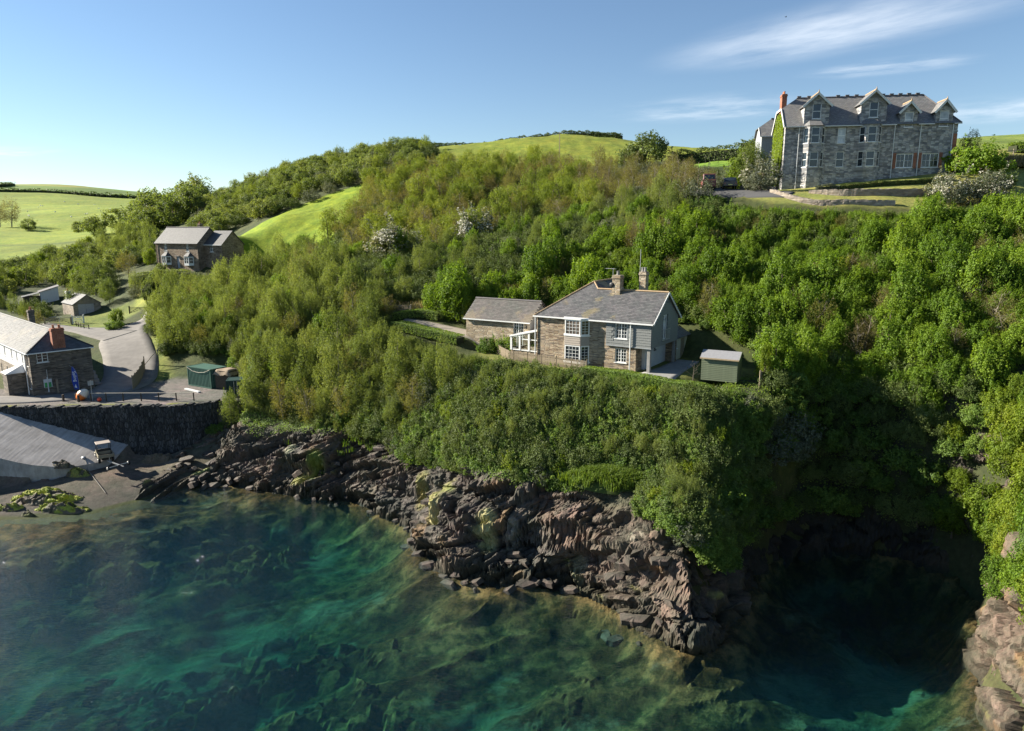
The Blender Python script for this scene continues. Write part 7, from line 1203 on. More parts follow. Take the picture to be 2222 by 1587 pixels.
def fence(name, pts, label, h=1.0, gap=0.13, pw=0.075, post_every=1.8, mt='oak', rails=(0.25, 0.8), pickets=True, cat='fence', zf=None, postw=0.1, point=True):
    pts = [np.array(p[:2], float) for p in pts]; seg = [np.linalg.norm(b - a) for a, b in zip(pts[:-1], pts[1:])]; s = np.concatenate([[0], np.cumsum(seg)]); fx = lambda t: (float(np.interp(t, s, [p[0] for p in pts])), float(np.interp(t, s, [p[1] for p in pts])))
    zz = (lambda x, y: float(Z(x, y))) if zf is None else zf; o = empty(name, (*pts[0], zz(*pts[0]))); tag(o, label, cat); ox, oy, oz = o.location
    pm = MB().box(-postw / 2, postw / 2, -postw / 2, postw / 2, -0.3, h + 0.08); po = None
    n = max(1, round(s[-1] / post_every)); pp = [fx(s[-1] * k / n) for k in range(n + 1)]
    for k, (x, y) in enumerate(pp):
        if po is None: po = pm.build('post', M[mt], o); q = po
        else: q = bpy.data.objects.new('post', po.data); col.objects.link(q); q.parent = o
        q.location = (x - ox, y - oy, zz(x, y) - oz)
    for rz in rails:
        for (x0, y0), (x1, y1) in zip(pp[:-1], pp[1:]): MB().bar((x0 - ox, y0 - oy, zz(x0, y0) - oz + h * rz), (x1 - ox, y1 - oy, zz(x1, y1) - oz + h * rz), 0.04, 0.09).build('rail', M[mt], o)
    if pickets:
        km = MB().prism([(-pw / 2, -0.035, 0.05), (pw / 2, -0.035, 0.05), (pw / 2, -0.035, h - 0.05), (0, -0.035, h), (-pw / 2, -0.035, h - 0.05)], (0, -0.022, 0)); ko = None; t = gap / 2; rr = np.random.default_rng(3)
        while t < s[-1]:
            x, y = fx(t); x2, y2 = fx(min(t + 0.05, s[-1])); x1, y1 = fx(max(t - 0.05, 0))
            if ko is None: ko = km.build('picket', M[mt], o); q = ko
            else: q = bpy.data.objects.new('picket', ko.data); col.objects.link(q); q.parent = o
            q.location = (x - ox, y - oy, zz(x, y) - oz); q.rotation_euler = (0, rr.normal(0, 0.015), math.atan2(y2 - y1, x2 - x1)); q.scale = (1, 1, rr.uniform(0.97, 1.03)); t += gap
    return o
fence('picket_fence', [local(ct, -6.0, 1.6), local(ct, -3.4, -0.5), local(ct, -2.4, -1.25), local(ct, 6.6, -1.9)], 'weathered picket fence along the cliff edge before the cottage', 1.0, zf=lambda x, y: 13.15)
fence('board_fence', [at_z(1648, 839, 13.0), at_z(1668, 833, 13.0)], 'short pale board fence behind the garden shed', 1.3, 0.11, 0.1, zf=lambda x, y: 13.0)
def gate(name, a, b, label, mt='oak', h=1.15, z=None):
    a, b = np.array(a[:2]), np.array(b[:2]); d = b - a; L_ = np.linalg.norm(d); o = empty(name, (a[0], a[1], float(Z(*a)) if z is None else z), math.atan2(d[1], d[0])); tag(o, label, 'gate')
    for x in (-0.08, L_ + 0.08): MB().box(x - 0.08, x + 0.08, -0.08, 0.08, -0.4, h + 0.15).build('post', M[mt], o)
    for k in range(5): MB().bar((0.02, 0, 0.18 + k * (h - 0.25) / 4), (L_ - 0.02, 0, 0.18 + k * (h - 0.25) / 4), 0.03, 0.085).build('bar', M[mt], o)
    for x in (0.04, L_ - 0.04): MB().bar((x, -0.04, 0.1), (x, -0.04, h), 0.05, 0.07).build('stile', M[mt], o)
    MB().bar((0.05, -0.045, 0.15), (L_ * 0.5, -0.045, h - 0.05), 0.03, 0.06).build('brace', M[mt], o); MB().bar((L_ - 0.05, -0.048, 0.15), (L_ * 0.5, -0.048, h - 0.05), 0.03, 0.06).build('brace', M[mt], o); return o
gate('field_gate', (-66.6, 121.2), (-63.2, 120.6), 'dark five-bar gate closing the foot of the grass track', 'dark_wood'); gate('yard_gate', (-79.2, 117.6), (-75.2, 118.2), 'five-bar gate in front of the stone garage', 'oak'); gate('wicket_gate', (-75.0, 118.4), (-73.8, 119.4), 'small pale slatted gate beside the five-bar yard gate', 'white', 1.4); gate('garden_gate', (-14.6, 84.6), (-12.2, 83.4), 'weathered gate under the trees at the end of the garden path', 'oak', 1.2)
fence('post_fence', [(-73.6, 117.0), (-70.5, 113.6), (-68.6, 112.2)], 'low post-and-rail fence on the verge by the road fork', 0.7, rails=(0.8,), pickets=False, mt='dark_wood'); fence('track_fence', [(-76.5, 149.0), (-70.0, 148.0)], 'post-and-rail fence across the top of the grass track', 0.9, rails=(0.4, 0.9), pickets=False); fence('paddock_fence', [(38.5, 127), (43.5, 124.5), (47, 122)], 'dark three-rail fence at the edge of the small hilltop field', 1.3, rails=(0.3, 0.6, 0.95), pickets=False, mt='dark_wood'); fence('lawn_fence', [(66, 101), (71, 100.5), (77, 100.3), (84, 100.5)], 'pale post fence behind the dry grass clump at the right edge', 1.2, rails=(0.9,), pickets=False, post_every=3.4)
o = MB().tube([(0, 0, -0.3), (0, 0, 7.0)], [0.13, 0.09], 8).box(-0.8, 0.8, -0.05, 0.05, 6.4, 6.52); p = at_y(1214, 335, 205); u = o.build('utility_pole', M['oak']); u.location = (p[0], p[1], float(Z(p[0], p[1]))); tag(u, 'thin wooden pole standing on the hilltop field', 'pole')
p = local(ct, 13.0, -2.6); w_ = MB().lathe([(0.10, 0), (0.10, 0.32), (0.05, 0.4), (0.05, 0.46)], (0, 0, 0), 10).build('white_canister', M['white']); w_.location = (p[0], p[1], 13.3); tag(w_, 'small white canister standing on the paving by the corner post', 'canister')
p = local(ct, -0.9, 2.2); c_ = empty('garden_chair', (p[0], p[1], 13.98), R(140)); tag(c_, 'dark chair seen through the conservatory glass', 'chair')
for nm, q in (('seat', (-0.25, 0.25, -0.25, 0.25, 0.42, 0.48)), ('backrest', (-0.25, 0.25, 0.22, 0.28, 0.48, 1.0))): MB().box(*q).build(nm, M['blackm'], c_, bevel=0.02)
for x in (-0.21, 0.21):
    for y in (-0.21, 0.21): MB().box(x - 0.02, x + 0.02, y - 0.02, y + 0.02, 0, 0.42).build('leg', M['blackm'], c_)

# ------------------------------------------------------------------ hilltop: walls and parked vehicles
def rubble_wall(name, line, h, label, mt, w=0.5, dz=0.0, top=0.12, zabs=None):
    L_ = np.array(smooth_line(line, 10)); s = np.concatenate([[0], np.cumsum(np.linalg.norm(np.diff(L_, axis=0), axis=1))]); n = int(s[-1] / 0.22); S = np.linspace(0, s[-1], n); x, y = np.interp(S, s, L_[:, 0]), np.interp(S, s, L_[:, 1]); tx, ty = np.gradient(x), np.gradient(y); l = np.hypot(tx, ty); nx, ny = -ty / l, tx / l; zb = Z(x, y) - 0.3 + dz if zabs is None else np.full(n, zabs); rows = []
    for k, (off, hh) in enumerate([(-1, 0), (-1, 0.35), (-1, 0.7), (-0.85, 1.0), (0.85, 1.0), (1, 0.7), (1, 0)]): j = h3(np.floor(S / 0.35) + k, k, 2); rows.append(np.stack([x + nx * (w / 2 * off + 0.06 * (j - 0.5)), y + ny * (w / 2 * off + 0.06 * (j - 0.5)), zb + (h + 0.3) * hh + (top * (j - 0.5) if hh == 1 else 0)], 1))
    V = np.array(rows); idx = np.arange(V.shape[0] * n).reshape(-1, n); ff = np.stack([idx[:-1, :-1], idx[1:, :-1], idx[1:, 1:], idx[:-1, 1:]], -1).reshape(-1, 4); o = link(name, mesh_np(name, V.reshape(-1, 3), ff), M[mt]); tag(o, label, 'wall'); return o
rubble_wall('retaining_wall', [(37.5, 90.6), (40.5, 88.4), (45, 87.4), (50, 87.1), (54, 87.7), (57, 89.4)], 1.75, 'curved grey-brown stone retaining wall across the hilltop lawn', 'pale_stone', zabs=28.85); rubble_wall('boundary_wall', [(33.2, 92.0), (34.2, 89.0), (36.5, 86.4), (40.5, 85.0), (45, 84.2)], 0.5, 'low pale stone boundary wall at the foot of the hilltop lawn', 'pale_stone'); rubble_wall('drive_wall', [(31.2, 97.8), (33.0, 95.0), (34.2, 92.8)], 0.6, 'pale broken stone wall between the drive and the gable bush', 'pale_stone')
M['red_paint'] = plain('faded_red_paint', (0.16, 0.045, 0.04), 0.45, var=0.2, spec=0.5); M['dark_paint'] = plain('dark_car_paint', (0.018, 0.02, 0.026), 0.25, var=0.1, spec=0.6); M['tyre'] = plain('tyre_rubber', (0.02, 0.02, 0.02), 0.85); M['rim'] = plain('wheel_steel', (0.42, 0.42, 0.41), 0.4, 0.4)
def wheel(parent, x, y, z, r, w):
    t = MB().lathe([(r * 0.6, -w / 2), (r * 0.92, -w / 2), (r, -w / 2 + 0.03), (r, w / 2 - 0.03), (r * 0.92, w / 2), (r * 0.6, w / 2)], (0, 0, 0), 18, 'y').build('wheel', M['tyre'], parent, True); t.location = (x, y, z); MB().lathe([(0.03, -w / 2 - 0.012), (r * 0.32, -w / 2 - 0.02), (r * 0.6, -w / 2 - 0.006), (r * 0.6, w / 2 + 0.006), (r * 0.32, w / 2 + 0.02), (0.03, w / 2 + 0.012)], (0, 0, 0), 14, 'y').build('rim', M['rim'], t, True); return t
def car(name, loc, rz, L_, W_, prof, roofp, paint, label, cat, rw, top_mat=None):
    o = empty(name, loc, rz); tag(o, label, cat); MB().prism([(x, -W_ / 2, z) for x, z in prof], (0, W_, 0)).build('body', M[paint], o, bevel=0.05); MB().prism([(x, -W_ / 2 + 0.10, z) for x, z in roofp], (0, W_ - 0.20, 0)).build('cabin', M[top_mat or paint], o, bevel=0.06)
    (xa, za), (xb, zb), (xc, zc), (xd, zd) = roofp[0], roofp[1], roofp[2], roofp[3]
    for s in (-1, 1): y = s * (W_ / 2 - 0.092); MB().add([(xa + 0.25, y, za + 0.04), (xd - 0.25, y, zd + 0.04), (xc - 0.12, y, zc - 0.12), (xb + 0.12, y, zb - 0.12)], [(0, 1, 2, 3)]).build('side_window', M['glass'], o)
    for (x0, z0, x1, z1, nm) in ((xa, za, xb, zb, 'rear_window'), (xd, zd, xc, zc, 'windscreen')):
        e_ = 0.02 if nm == 'windscreen' else -0.02; f0, f1 = 0.15, 0.85; MB().add([(x0 + (x1 - x0) * f0 + e_, -W_ / 2 + 0.2, z0 + (z1 - z0) * f0), (x0 + (x1 - x0) * f0 + e_, W_ / 2 - 0.2, z0 + (z1 - z0) * f0), (x0 + (x1 - x0) * f1 + e_, W_ / 2 - 0.25, z0 + (z1 - z0) * f1), (x0 + (x1 - x0) * f1 + e_, -W_ / 2 + 0.25, z0 + (z1 - z0) * f1)], [(0, 1, 2, 3)]).build(nm, M['glass'], o)
    for x in (L_ * 0.19, L_ * 0.81):
        for s in (-1, 1): wheel(o, x, s * (W_ / 2 - 0.1), rw, rw, 0.2)
    for s in (-1, 1): MB().box(-0.03, 0.02, s * (W_ / 2 - 0.22) - 0.1, s * (W_ / 2 - 0.22) + 0.1, prof[0][1] + 0.25, prof[0][1] + 0.42).build('tail_light', M['red_paint'], o); MB().box(L_ - 0.02, L_ + 0.03, s * (W_ / 2 - 0.25) - 0.12, s * (W_ / 2 - 0.25) + 0.12, prof[0][1] + 0.2, prof[0][1] + 0.36).build('headlight', M['upvc'], o)
    MB().box(-0.04, -0.01, -0.26, 0.26, prof[0][1] + 0.12, prof[0][1] + 0.23).build('number_plate', plain('plate', (0.6, 0.55, 0.2), 0.5), o); return o
zc_ = lambda x, y: float(Z(x, y)) + 0.13
car('camper_van', (26.2, 95.6, zc_(26.2, 96.5)), R(78), 4.3, 1.75, [(0, 0.35), (0, 1.25), (4.2, 1.25), (4.35, 0.8), (4.3, 0.35)], [(0.06, 1.23), (0.18, 2.0), (3.5, 2.0), (4.15, 1.23)], 'red_paint', 'old red van with pale roof parked under the bushes by the drive', 'van', 0.33)
car('estate_car', (28.9, 95.2, zc_(28.9, 96)), R(80), 4.5, 1.8, [(0, 0.32), (0, 0.95), (3.3, 0.98), (4.4, 0.8), (4.5, 0.32)], [(0.1, 0.93), (0.55, 1.45), (2.3, 1.45), (3.3, 0.93)], 'dark_paint', 'dark car parked beside the red van in the shade', 'car', 0.31)

# ------------------------------------------------------------------ quayside
TZ0 = 6.72
def qp(px, py, z=TZ0): p = at_z(px, py, z); return p
# rail fence along the quay
posts = [qp(x, 871 - 0.006 * (x - 200)) for x in (198, 231, 268, 307, 345, 383, 421)]; o = empty('quay_railing', tuple(posts[0])); tag(o, 'post-and-rail barrier along the top of the quay wall', 'railing'); pm = None
for p in posts:
    if pm is None: pm = MB().box(-0.05, 0.05, -0.05, 0.05, -0.3, 0.95).build('post', M['dark_wood'], o); q = pm
    else: q = bpy.data.objects.new('post', pm.data); col.objects.link(q); q.parent = o
    q.location = (p[0] - posts[0][0], p[1] - posts[0][1], 0)
for a, b in zip(posts[:-1], posts[1:]): MB().bar((a[0] - posts[0][0], a[1] - posts[0][1], 0.93), (b[0] - posts[0][0], b[1] - posts[0][1], 0.93), 0.09, 0.06).build('rail', plain('pale_rail', (0.45, 0.40, 0.33), 0.7), o)
for i, (px, py, lb) in enumerate([(138, 871, 'squat dark timber post at the quay edge left of the flag'), (166, 869, 'dark timber post between the flag and the large buoy'), (171, 872, 'dark timber post touching the large buoy')]): p = qp(px, py); b_ = MB().lathe([(0.13, -0.2), (0.13, 0.72), (0.11, 0.78)], (0, 0, 0), 8).build('bollard', M['dark_wood']); b_.location = tuple(p); tag(b_, lb, 'post')
# feather flag
p = qp(173, 851); fl = empty('feather_flag', tuple(p), R(18)); tag(fl, 'blue feather flag with white lettering standing on the quay road', 'flag')
MB().tube([(0, 0, -0.1), (0, 0, 1.2), (-0.05, 0, 2.2), (-0.35, 0, 3.0), (-0.75, 0, 3.3)], [0.025, 0.025, 0.02, 0.014, 0.01], 6).build('pole', M['metal'], fl); V = []; nn = 22
for k in range(nn): t = k / (nn - 1); z = 0.35 + 2.85 * t; xr = -0.02 - 0.62 * max(0, t - 0.55) ** 2 * 3.4; xl = xr - 0.62 * (math.sin(math.pi * min(1, 0.16 + t * 0.84)) ** 0.6) - 0.03; wv_ = 0.04 * math.sin(t * 9); V += [(xr, wv_, z), ((xr + xl) / 2, wv_ + 0.05, z), (xl, wv_ - 0.02, z)]
Fl = [(3 * k + j, 3 * k + j + 1, 3 * k + 4 + j, 3 * k + 3 + j) for k in range(nn - 1) for j in (0, 1)]; fm = bpy.data.meshes.new('banner'); fm.from_pydata(V, [], Fl); bn = link('banner', fm, plain('blue_banner', (0.02, 0.055, 0.34), 0.6, var=0.12), fl); sdm = bn.modifiers.new('t', 'SOLIDIFY'); sdm.thickness = 0.012
cu = bpy.data.curves.new('lettering', 'FONT'); cu.body = 'Sailing'; cu.size = 0.52; cu.extrude = 0.006; cu.align_x = 'CENTER'; to = bpy.data.objects.new('lettering', cu); col.objects.link(to); bpy.context.view_layer.update(); dg = bpy.context.evaluated_depsgraph_get(); tme = bpy.data.meshes.new_from_object(to.evaluated_get(dg)); bpy.data.objects.remove(to); lt = link('lettering', tme, plain('white_print', (0.8, 0.8, 0.8), 0.6), fl); lt.location = (-0.46, -0.075, 1.95); lt.rotation_euler = (R(90), R(84), 0)
MB().prism([(-0.18, -0.06, 0.55), (-0.45, -0.06, 0.62), (-0.30, -0.06, 1.02)], (0, -0.012, 0)).build('emblem', plain('white_emblem', (0.75, 0.72, 0.72), 0.6), fl); MB().lathe([(0.3, -0.05), (0.3, 0.05), (0.05, 0.08)], (0, 0, 0), 12).build('base', M['blackm'], fl)
# buoys
def buoy(px, py, r, label, cols, sz=1.0, tilt=0.5):
    p = qp(px, py); n = 14; V, Fx, C = [], [], []
    for i in range(n + 1):
        th = math.pi * i / n
        for j in range(20): ph = 2 * math.pi * j / 20; V.append((r * math.sin(th) * math.cos(ph), r * math.sin(th) * math.sin(ph), r * sz * math.cos(th)))
    V = np.array(V); Fx = np.array([(i * 20 + j, i * 20 + (j + 1) % 20, (i + 1) * 20 + (j + 1) % 20, (i + 1) * 20 + j) for i in range(n) for j in range(20)])[:, ::-1]; C = np.where(V[:, 2:3] < -0.1 * r * sz, np.array(cols[1]), np.array(cols[0])); o = link('mooring_buoy', mesh_np('mooring_buoy', V, Fx, True, C), M['buoy']); o.location = (p[0], p[1], p[2] + r * (1.1 if sz > 1 else 0.9)); o.rotation_euler = (-0.5 if sz > 1 else 0.2, tilt, 0.0); MB().lathe([(0.05, 0), (0.08, 0.06), (0.04, 0.14)], (0, 0, -r * sz - 0.12), 8).build('eye', M['metal'], o); tag(o, label, 'buoy'); return o
M['buoy'] = tinted('buoy_plastic', 0.4, 3.0, 0.1, 0.05, 0.02, 10.0, 0.5)
buoy(180, 868, 0.56, 'large white and orange mooring buoy beside the flag', ((0.72, 0.62, 0.52), (0.80, 0.20, 0.03)), 1.35, 0.65); buoy(216, 871, 0.24, 'small red buoy on the quay grass', ((0.72, 0.08, 0.03), (0.72, 0.08, 0.03)), 1.0, 0.2)
p = qp(201, 869); sg = empty('road_sign', tuple(p), R(8)); tag(sg, 'pair of small grey sign plates on a thin pole by the railing', 'sign'); MB().tube([(0, 0, -0.2), (0, 0, 2.35)], 0.035, 8).build('pole', M['metal'], sg); MB().box(-0.30, -0.02, -0.06, -0.04, 1.75, 2.25).build('plate', M['render_grey'], sg); MB().box(0.02, 0.32, -0.06, -0.04, 1.8, 2.3).build('plate', M['render_grey'], sg)
fence('slatted_fence', [qp(289, 846), qp(303, 832), qp(316, 818)], 'tall close-boarded fence at the bend of the road', 1.75, 0.16, 0.15, 1.6, 'oak', (0.3, 0.85)); p0, p1 = qp(316, 818), ground(345, 793); hb = MB().bar((p0[0], p0[1], 8.3), (p1[0], p1[1], float(p1[2]) + 2.2), 0.06, 0.08).bar((p1[0], p1[1], float(p1[2]) - 0.2), (p1[0], p1[1], float(p1[2]) + 2.2), 0.1).build('handrail', M['oak']); tag(hb, 'sloping timber handrail rising behind the boarded fence', 'handrail')
# containers
M['cgreen'] = plain('container_green', (0.060, 0.125, 0.098), 0.5, var=0.15, scale=1.5); M['cdark'] = plain('container_dark', (0.018, 0.045, 0.042), 0.5, var=0.2, scale=1.5)
def container(name, a, b, W_, h, mt, label):
    a, b = np.array(a[:2]), np.array(b[:2]); d = b - a; L_ = float(np.linalg.norm(d)); o = empty(name, (a[0], a[1], TZ0), math.atan2(d[1], d[0])); tag(o, label, 'container'); n = int(L_ / 0.14)
    def panel(P, Q, nm):
        P, Q = np.array(P), np.array(Q); l = np.linalg.norm(Q - P); dirv = (Q - P) / l; nv = np.array([dirv[1], -dirv[0]]); k = max(4, int(l / 0.26)); V = []
        for i in range(k):
            for f, off in ((0, 0.0), (0.25, 0.0), (0.42, -0.05), (0.78, -0.05), (0.95, 0.0)): q = P + dirv * l * (i + f) / k + nv * off; V.append(q)
        V.append(Q); V = np.array(V); m_ = len(V); vv = [(q[0], q[1], 0.12) for q in V] + [(q[0], q[1], h - 0.1) for q in V]; MB().add(vv, [(i, i + 1, i + 1 + m_, i + m_) for i in range(m_ - 1)]).build(nm, M[mt], o)
    panel((0.04, 0.03), (L_ - 0.04, 0.03), 'side_panel'); panel((L_ - 0.03, 0.04), (L_ - 0.03, W_ - 0.04), 'end_panel'); panel((L_ - 0.04, W_ - 0.03), (0.04, W_ - 0.03), 'side_panel'); panel((0.03, W_ - 0.04), (0.03, 0.04), 'end_panel')
    MB().box(0.05, L_ - 0.05, 0.05, W_ - 0.05, h - 0.09, h - 0.03).build('roof', M[mt], o); f = MB()
    for x in (0.0, L_ - 0.1):
        for y in (0.0, W_ - 0.1): f.box(x, x + 0.1, y, y + 0.1, 0, h)
    for y in (0.0, W_ - 0.1): f.box(0.1, L_ - 0.1, y, y + 0.1, 0.001, 0.12).box(0.1, L_ - 0.1, y, y + 0.1, h - 0.1, h - 0.001)
    for x in (0.0, L_ - 0.1): f.box(x, x + 0.1, 0.1, W_ - 0.1, 0.001, 0.12).box(x, x + 0.1, 0.1, W_ - 0.1, h - 0.1, h - 0.001)
    f.build('frame', M[mt], o); return o
g1 = container('storage_container', qp(409, 836), qp(459, 844.5), 2.4, 2.45, 'cgreen', 'green corrugated storage container on the quay terrace'); g2 = container('dark_container', qp(492, 862), qp(533, 860), 2.2, 1.95, 'cdark', 'lower dark green container half behind a bush')
MB().tube([(0.0, -0.03, 2.35), (1.1, -0.06, 1.95), (2.2, -0.06, 1.85), (3.4, -0.06, 2.0), (4.4, -0.03, 2.4)], 0.03, 5).build('rope', plain('rope', (0.45, 0.42, 0.35), 0.9), g1)
for x in (0.9, 1.25): MB().tube([(x, -0.05, 0.1), (x, -0.05, 1.85)], 0.03, 6).build('lock_rod', M['metal'], g2)
tb = MB(); n1_, n2_ = 14, 12; r = np.random.default_rng(4)
for i in range(n1_):
    for j in range(n2_): a, b = i / (n1_ - 1), j / (n2_ - 1); ed = min(a, 1 - a, b, 1 - b); tb.v.append((a * 2.6, b * 2.2, 2.35 - 0.75 * max(0, 0.16 - ed) / 0.16 * (0.6 + 0.4 * r.uniform()) + 0.05 * math.sin(a * 9 + b * 4)))
tb.f = [(i * n2_ + j, (i + 1) * n2_ + j, (i + 1) * n2_ + j + 1, i * n2_ + j + 1) for i in range(n1_ - 1) for j in range(n2_ - 1)]; to_ = tb.build('tarpaulin', plain('brown_canvas', (0.26, 0.20, 0.14), 0.9, var=0.2, scale=1.2), None, True); p = local(g1, 4.6, 0.1); to_.location = (p[0], p[1], TZ0 + 0.05); to_.rotation_euler = (0, 0, g1.rotation_euler.z + 0.25); tag(to_, 'brown tarpaulin draped over gear at the end of the green container', 'tarpaulin'); MB().box(0.25, 2.35, 0.25, 1.95, -0.02, 2.2).build('covered_load', M['dark_wood'], to_)
bo_ = MB().prism([(0, 0, 0.02), (3.0, -0.15, 0.02), (3.1, 0.12, 0.02), (0.1, 0.3, 0.02)], (0, 0, 0.16)).build('white_plank', M['white']); p = qp(400, 846); bo_.location = tuple(p); bo_.rotation_euler = (0, 0, R(-32)); tag(bo_, 'white plank lying on the gravel in front of the green container', 'plank')
fence('rail_fence', [qp(517, 868), qp(541, 862), qp(562, 858)], 'two-rail timber fence below the dark container', 0.95, rails=(0.45, 0.9), pickets=False, zf=lambda x, y: float(Z(x, y)))
# ------------------------------------------------------------------ slip: utility vehicle, trailer, chain, weedy rocks
M['olive'] = plain('dusty_olive', (0.23, 0.20, 0.14), 0.6, var=0.2, scale=4.0); M['roofgrey'] = plain('dusty_roof', (0.32, 0.27, 0.235), 0.7, var=0.15)
p = at_z(228, 1003, 1.7); ux, uy = p[0], p[1]; slope = max(float(Z(ux, uy)), float(beach(ux, uy))) + 0.06; ut = empty('utility_vehicle', (ux, uy, slope + 0.02), R(128)); tag(ut, 'open olive utility buggy with canopy and cargo bed parked on the slip', 'buggy')
MB().box(-1.35, 1.35, -0.42, 0.42, 0.35, 0.5).build('chassis', M['blackm'], ut, bevel=0.02); MB().prism([(1.45, -0.62, 0.45), (1.5, -0.62, 0.85), (0.85, -0.62, 1.02), (0.75, -0.62, 0.45)], (0, 1.24, 0)).build('bonnet', M['olive'], ut, bevel=0.05); MB().box(-0.25, 0.8, -0.66, 0.66, 0.44, 0.52).build('floor', M['olive'], ut)
bed = MB().box(-1.55, -0.28, -0.70, 0.70, 0.68, 0.74).build('cargo_bed', M['blackm'], ut)
for q in ((-1.55, -0.28, -0.74, -0.70, 0.66, 1.02), (-1.55, -0.28, 0.70, 0.74, 0.66, 1.02), (-0.30, -0.25, -0.70, 0.70, 0.66, 1.05), (-1.60, -1.555, -0.70, 0.70, 0.66, 1.02)): MB().box(*q).build('bed_side', M['olive'], bed, bevel=0.01)
MB().box(-0.2, 0.28, -0.6, 0.6, 0.72, 0.84).build('seat', M['blackm'], ut, bevel=0.04); MB().box(-0.24, -0.12, -0.6, 0.6, 0.84, 1.3).build('backrest', M['blackm'], ut, bevel=0.04); MB().box(-0.42, 0.82, -0.68, 0.68, 1.86, 1.93).build('canopy', M['roofgrey'], ut, bevel=0.03)
for s in (-1, 1): MB().tube([(0.85, s * 0.6, 0.95), (0.62, s * 0.62, 1.87)], 0.03, 7).build('roll_bar', M['blackm'], ut); MB().tube([(-0.3, s * 0.62, 0.6), (-0.32, s * 0.62, 1.87)], 0.03, 7).build('roll_bar', M['blackm'], ut); MB().box(-1.25, -0.65, s * 0.62 - 0.1, s * 0.62 + 0.1, 0.64, 0.70).build('mudguard', M['olive'], ut, bevel=0.02); MB().box(0.7, 1.3, s * 0.66 - 0.1, s * 0.66 + 0.1, 0.68, 0.73).build('mudguard', M['olive'], ut, bevel=0.02)
MB().tube([(0.75 + 0.02 * math.sin(a), 0.3 + 0.17 * math.cos(a), 1.12 + 0.15 * math.sin(a)) for a in np.linspace(0, 6.28, 14)], 0.018, 5).build('steering_wheel', M['blackm'], ut)
for x in (-0.95, 1.0):
    for s in (-1, 1): wheel(ut, x, s * 0.62, 0.31, 0.31, 0.24)
for s in (-1, 1): MB().box(1.48, 1.52, s * 0.42 - 0.1, s * 0.42 + 0.1, 0.68, 0.78).build('headlight', M['upvc'], ut)
tq = local(ut, -1.75, 0.0); tr = empty('launching_trailer', (tq[0], tq[1], slope - 0.03), R(128 + 22 - 180)); tag(tr, 'bare two-wheeled boat trailer hitched behind the buggy', 'trailer')
MB().bar((0, 0, 0.42), (2.2, 0, 0.34), 0.09).bar((2.2, 0, 0.34), (2.9, 0, 0.30), 0.07).build('drawbar', M['metal'], tr); MB().bar((1.95, -1.05, 0.26), (1.95, 1.05, 0.26), 0.08).build('axle', plain('blue_grey_steel', (0.16, 0.2, 0.24), 0.5, 0.4), tr); MB().bar((2.3, -0.3, 0.36), (2.3, 0.3, 0.36), 0.07).build('roller', M['blackm'], tr); MB().tube([(0.45, 0, 0.4), (0.45, 0, 0.85)], 0.03, 6).build('winch_post', M['metal'], tr)
for s in (-1, 1): wheel(tr, 1.95, s * 1.08, 0.23, 0.23, 0.13)
a = at_z(183, 1003, 1.9); b = at_z(229, 1072, 0.45); chn = MB(); pts = [np.array(a) + (np.array(b) - np.array(a)) * t for t in np.linspace(0, 1, 40)]
for i, q in enumerate(pts): q[2] = float(Z(q[0], q[1])) + 0.09
for i, (q0, q1) in enumerate(zip(pts[:-1], pts[1:])): chn.bar(q0, q1, 0.055 if i % 2 else 0.03, 0.03 if i % 2 else 0.055)
tag(chn.build('mooring_chain', plain('pale_chain', (0.26, 0.24, 0.21), 0.7)), 'pale chain running down the beach from the slip into the water', 'chain'); a_ = MB().lathe([(0.2, 0), (0.22, 0.1), (0.1, 0.2)], (0, 0, 0), 10).build('anchor_block', M['metal']); a_.location = (pts[0][0], pts[0][1], pts[0][2] - 0.02); tag(a_, 'small iron mooring block at the upper end of the chain', 'block')
def sea_rock(px, py, z, rx, ry, h, seed, label, green=0.7):
    p = at_z(px, py, z); n = 80; A, B = np.meshgrid(np.linspace(-1, 1, n), np.linspace(-1, 1, n)); rad = np.hypot(A, B); e = 1 - rad ** 2; x, y = p[0] + A * rx, p[1] + B * ry
    f = fbm(A * 2.2 + seed, B * 2.2, seed, 4); zz = h * np.clip(e, -0.5, 1) * 1.1 * (0.35 + 1.1 * f) + 0.0; pc_ = np.stack([(A * rx).ravel(), (B * ry).ravel(), zz.ravel()], 1); v1, t1, _ = cells(pc_, 0.6, seed); v2, t2, _ = cells(pc_, 0.22, seed + 3); zz = zz + ((v1 - 0.5) * 0.4 + t1 * 0.35 + (v2 - 0.5) * 0.12).reshape(A.shape) * ss(1.05, 0.8, rad)
    V = np.stack([x, y, float(Z(p[0], p[1])) - 0.15 + zz], -1).reshape(-1, 3); idx = np.arange(n * n).reshape(n, n); ff = np.stack([idx[:-1, :-1], idx[:-1, 1:], idx[1:, 1:], idx[1:, :-1]], -1).reshape(-1, 4); ok = (rad.reshape(-1)[ff] < 1.02).all(1); g = ss(0.42, 0.55, fbm(A * 3 + 9, B * 3, seed, 3)).reshape(-1, 1) * ss(0.03, 0.2, zz).reshape(-1, 1) * green; C = np.array([0.10, 0.085, 0.065]) * (0.6 + 0.8 * f.reshape(-1, 1)); C = C * (1 - g) + np.array([0.30, 0.33, 0.04]) * g
    v_, f_, c_ = compact(V, ff[ok], C); o = link('sea_rock', mesh_np('sea_rock', v_, f_, False, c_), M['rock']); tag(o, label, 'rock')
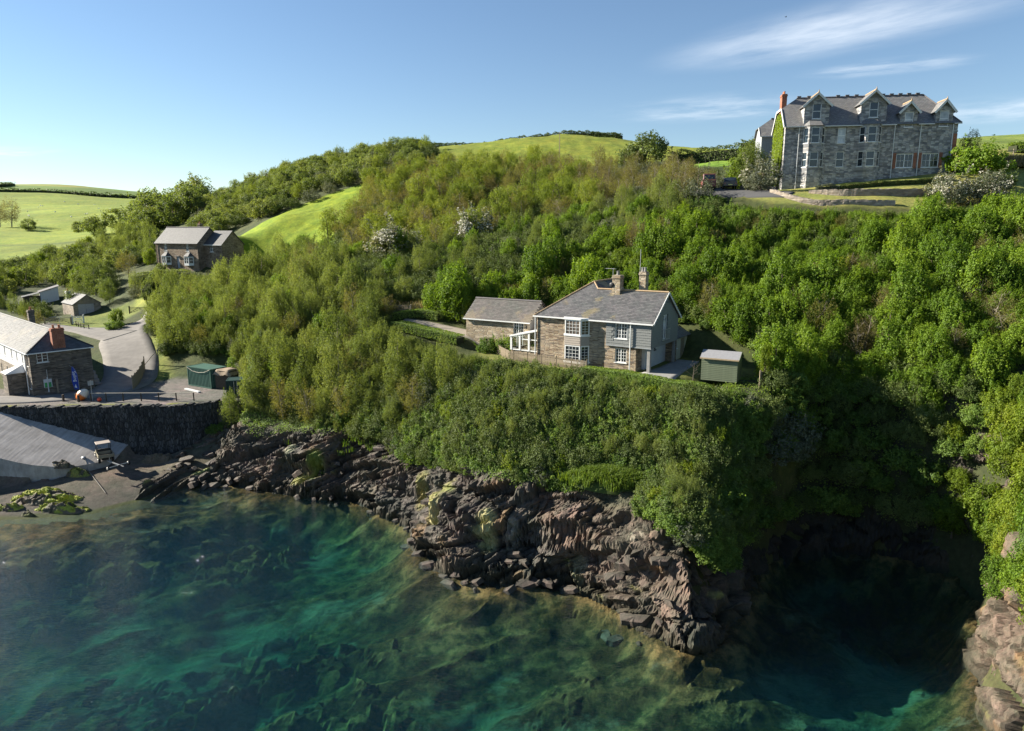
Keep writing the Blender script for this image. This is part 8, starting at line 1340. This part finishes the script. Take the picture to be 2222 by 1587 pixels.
sea_rock(100, 1082, 0.45, 3.7, 1.5, 0.95, 1, 'broad rock covered in yellow-green weed at the water edge', 1.0); sea_rock(135, 1108, 0.1, 2.9, 0.8, 0.75, 2, 'low weedy rock just off the beach', 0.9); sea_rock(20, 1105, 0.2, 1.5, 0.7, 0.55, 3, 'small weedy rock at the left edge of the picture', 0.8); sea_rock(172, 1033, 1.0, 1.4, 0.7, 0.85, 4, 'dark green rock at the foot of the slip', 0.5); sea_rock(135, 1034, 1.0, 1.5, 0.55, 0.6, 5, 'bare pale rock under the end of the slip', 0.05); sea_rock(62, 1120, 0.0, 0.7, 0.4, 0.45, 6, 'little dark rock nearest the water left of the chain', 0.3)
sea_rock(345, 1000, 1.2, 2.4, 0.8, 0.95, 7, 'low wedge of slate beside the foot of the quay wall', 0.0); sea_rock(850, 1098, 0.3, 2.2, 1.0, 0.75, 8, 'smooth reddish rock standing at the waterline', 0.0)
# sheep, bird
bm_s = MB(); 
for i in range(7):
    th = math.pi * i / 6
    for j in range(8): ph = 2 * math.pi * j / 8; bm_s.v.append((0.62 * math.cos(th), 0.32 * math.sin(th) * math.cos(ph), 0.62 + 0.30 * math.sin(th) * math.sin(ph)))
bm_s.f = [(i * 8 + j, (i + 1) * 8 + j, (i + 1) * 8 + (j + 1) % 8, i * 8 + (j + 1) % 8) for i in range(6) for j in range(8)]; bm_s.tube([(0.5, 0, 0.7), (0.72, 0, 0.78), (0.92, 0, 0.62)], [0.14, 0.13, 0.07], 6)
for x in (-0.35, 0.35):
    for y in (-0.14, 0.14): bm_s.tube([(x, y, 0), (x, y, 0.45)], 0.05, 5)
so_ = bm_s.build('sheep', plain('fleece', (0.62, 0.60, 0.54), 0.95), None, True); r = np.random.default_rng(8); so_.location = (0, 0, -50)
spots = [(83, 452), (92, 449), (110, 452), (60, 461), (62, 470), (64, 471), (155, 473), (190, 466), (205, 447), (230, 449), (186, 467), (120, 462), (40, 452), (250, 460), (262, 452), (88, 448), (140, 440), (215, 455), (300, 445), (170, 445)]
for i, (a, b) in enumerate(spots):
    g_ = ground(a, b, 250, 900); q = so_ if i == 0 else so_.copy()
    if i: col.objects.link(q)
    q.location = tuple(g_); q.rotation_euler = (0, 0, r.uniform(0, 6.28)); tag(q, 'white sheep grazing on the far green field', 'sheep', 'sheep on the far field')
p = at_y(1705, 37, 90); bd_ = MB(); bd_.lathe([(0.01, -0.25), (0.07, -0.1), (0.08, 0.08), (0.04, 0.2), (0.01, 0.28)], (0, 0, 0), 8, 'x'); bd_.prism([(-0.05, 0.05, 0), (0.12, 0.05, 0), (0.02, 0.62, 0.12)], (0, 0, 0.015)).prism([(-0.05, -0.05, 0), (0.12, -0.05, 0), (0.02, -0.62, 0.12)], (0, 0, 0.015)); b_ = bd_.build('bird', M['blackm']); b_.scale = (0.5, 0.5, 0.5); b_.location = tuple(p); tag(b_, 'tiny dark bird high in the sky above the hilltop house', 'bird')
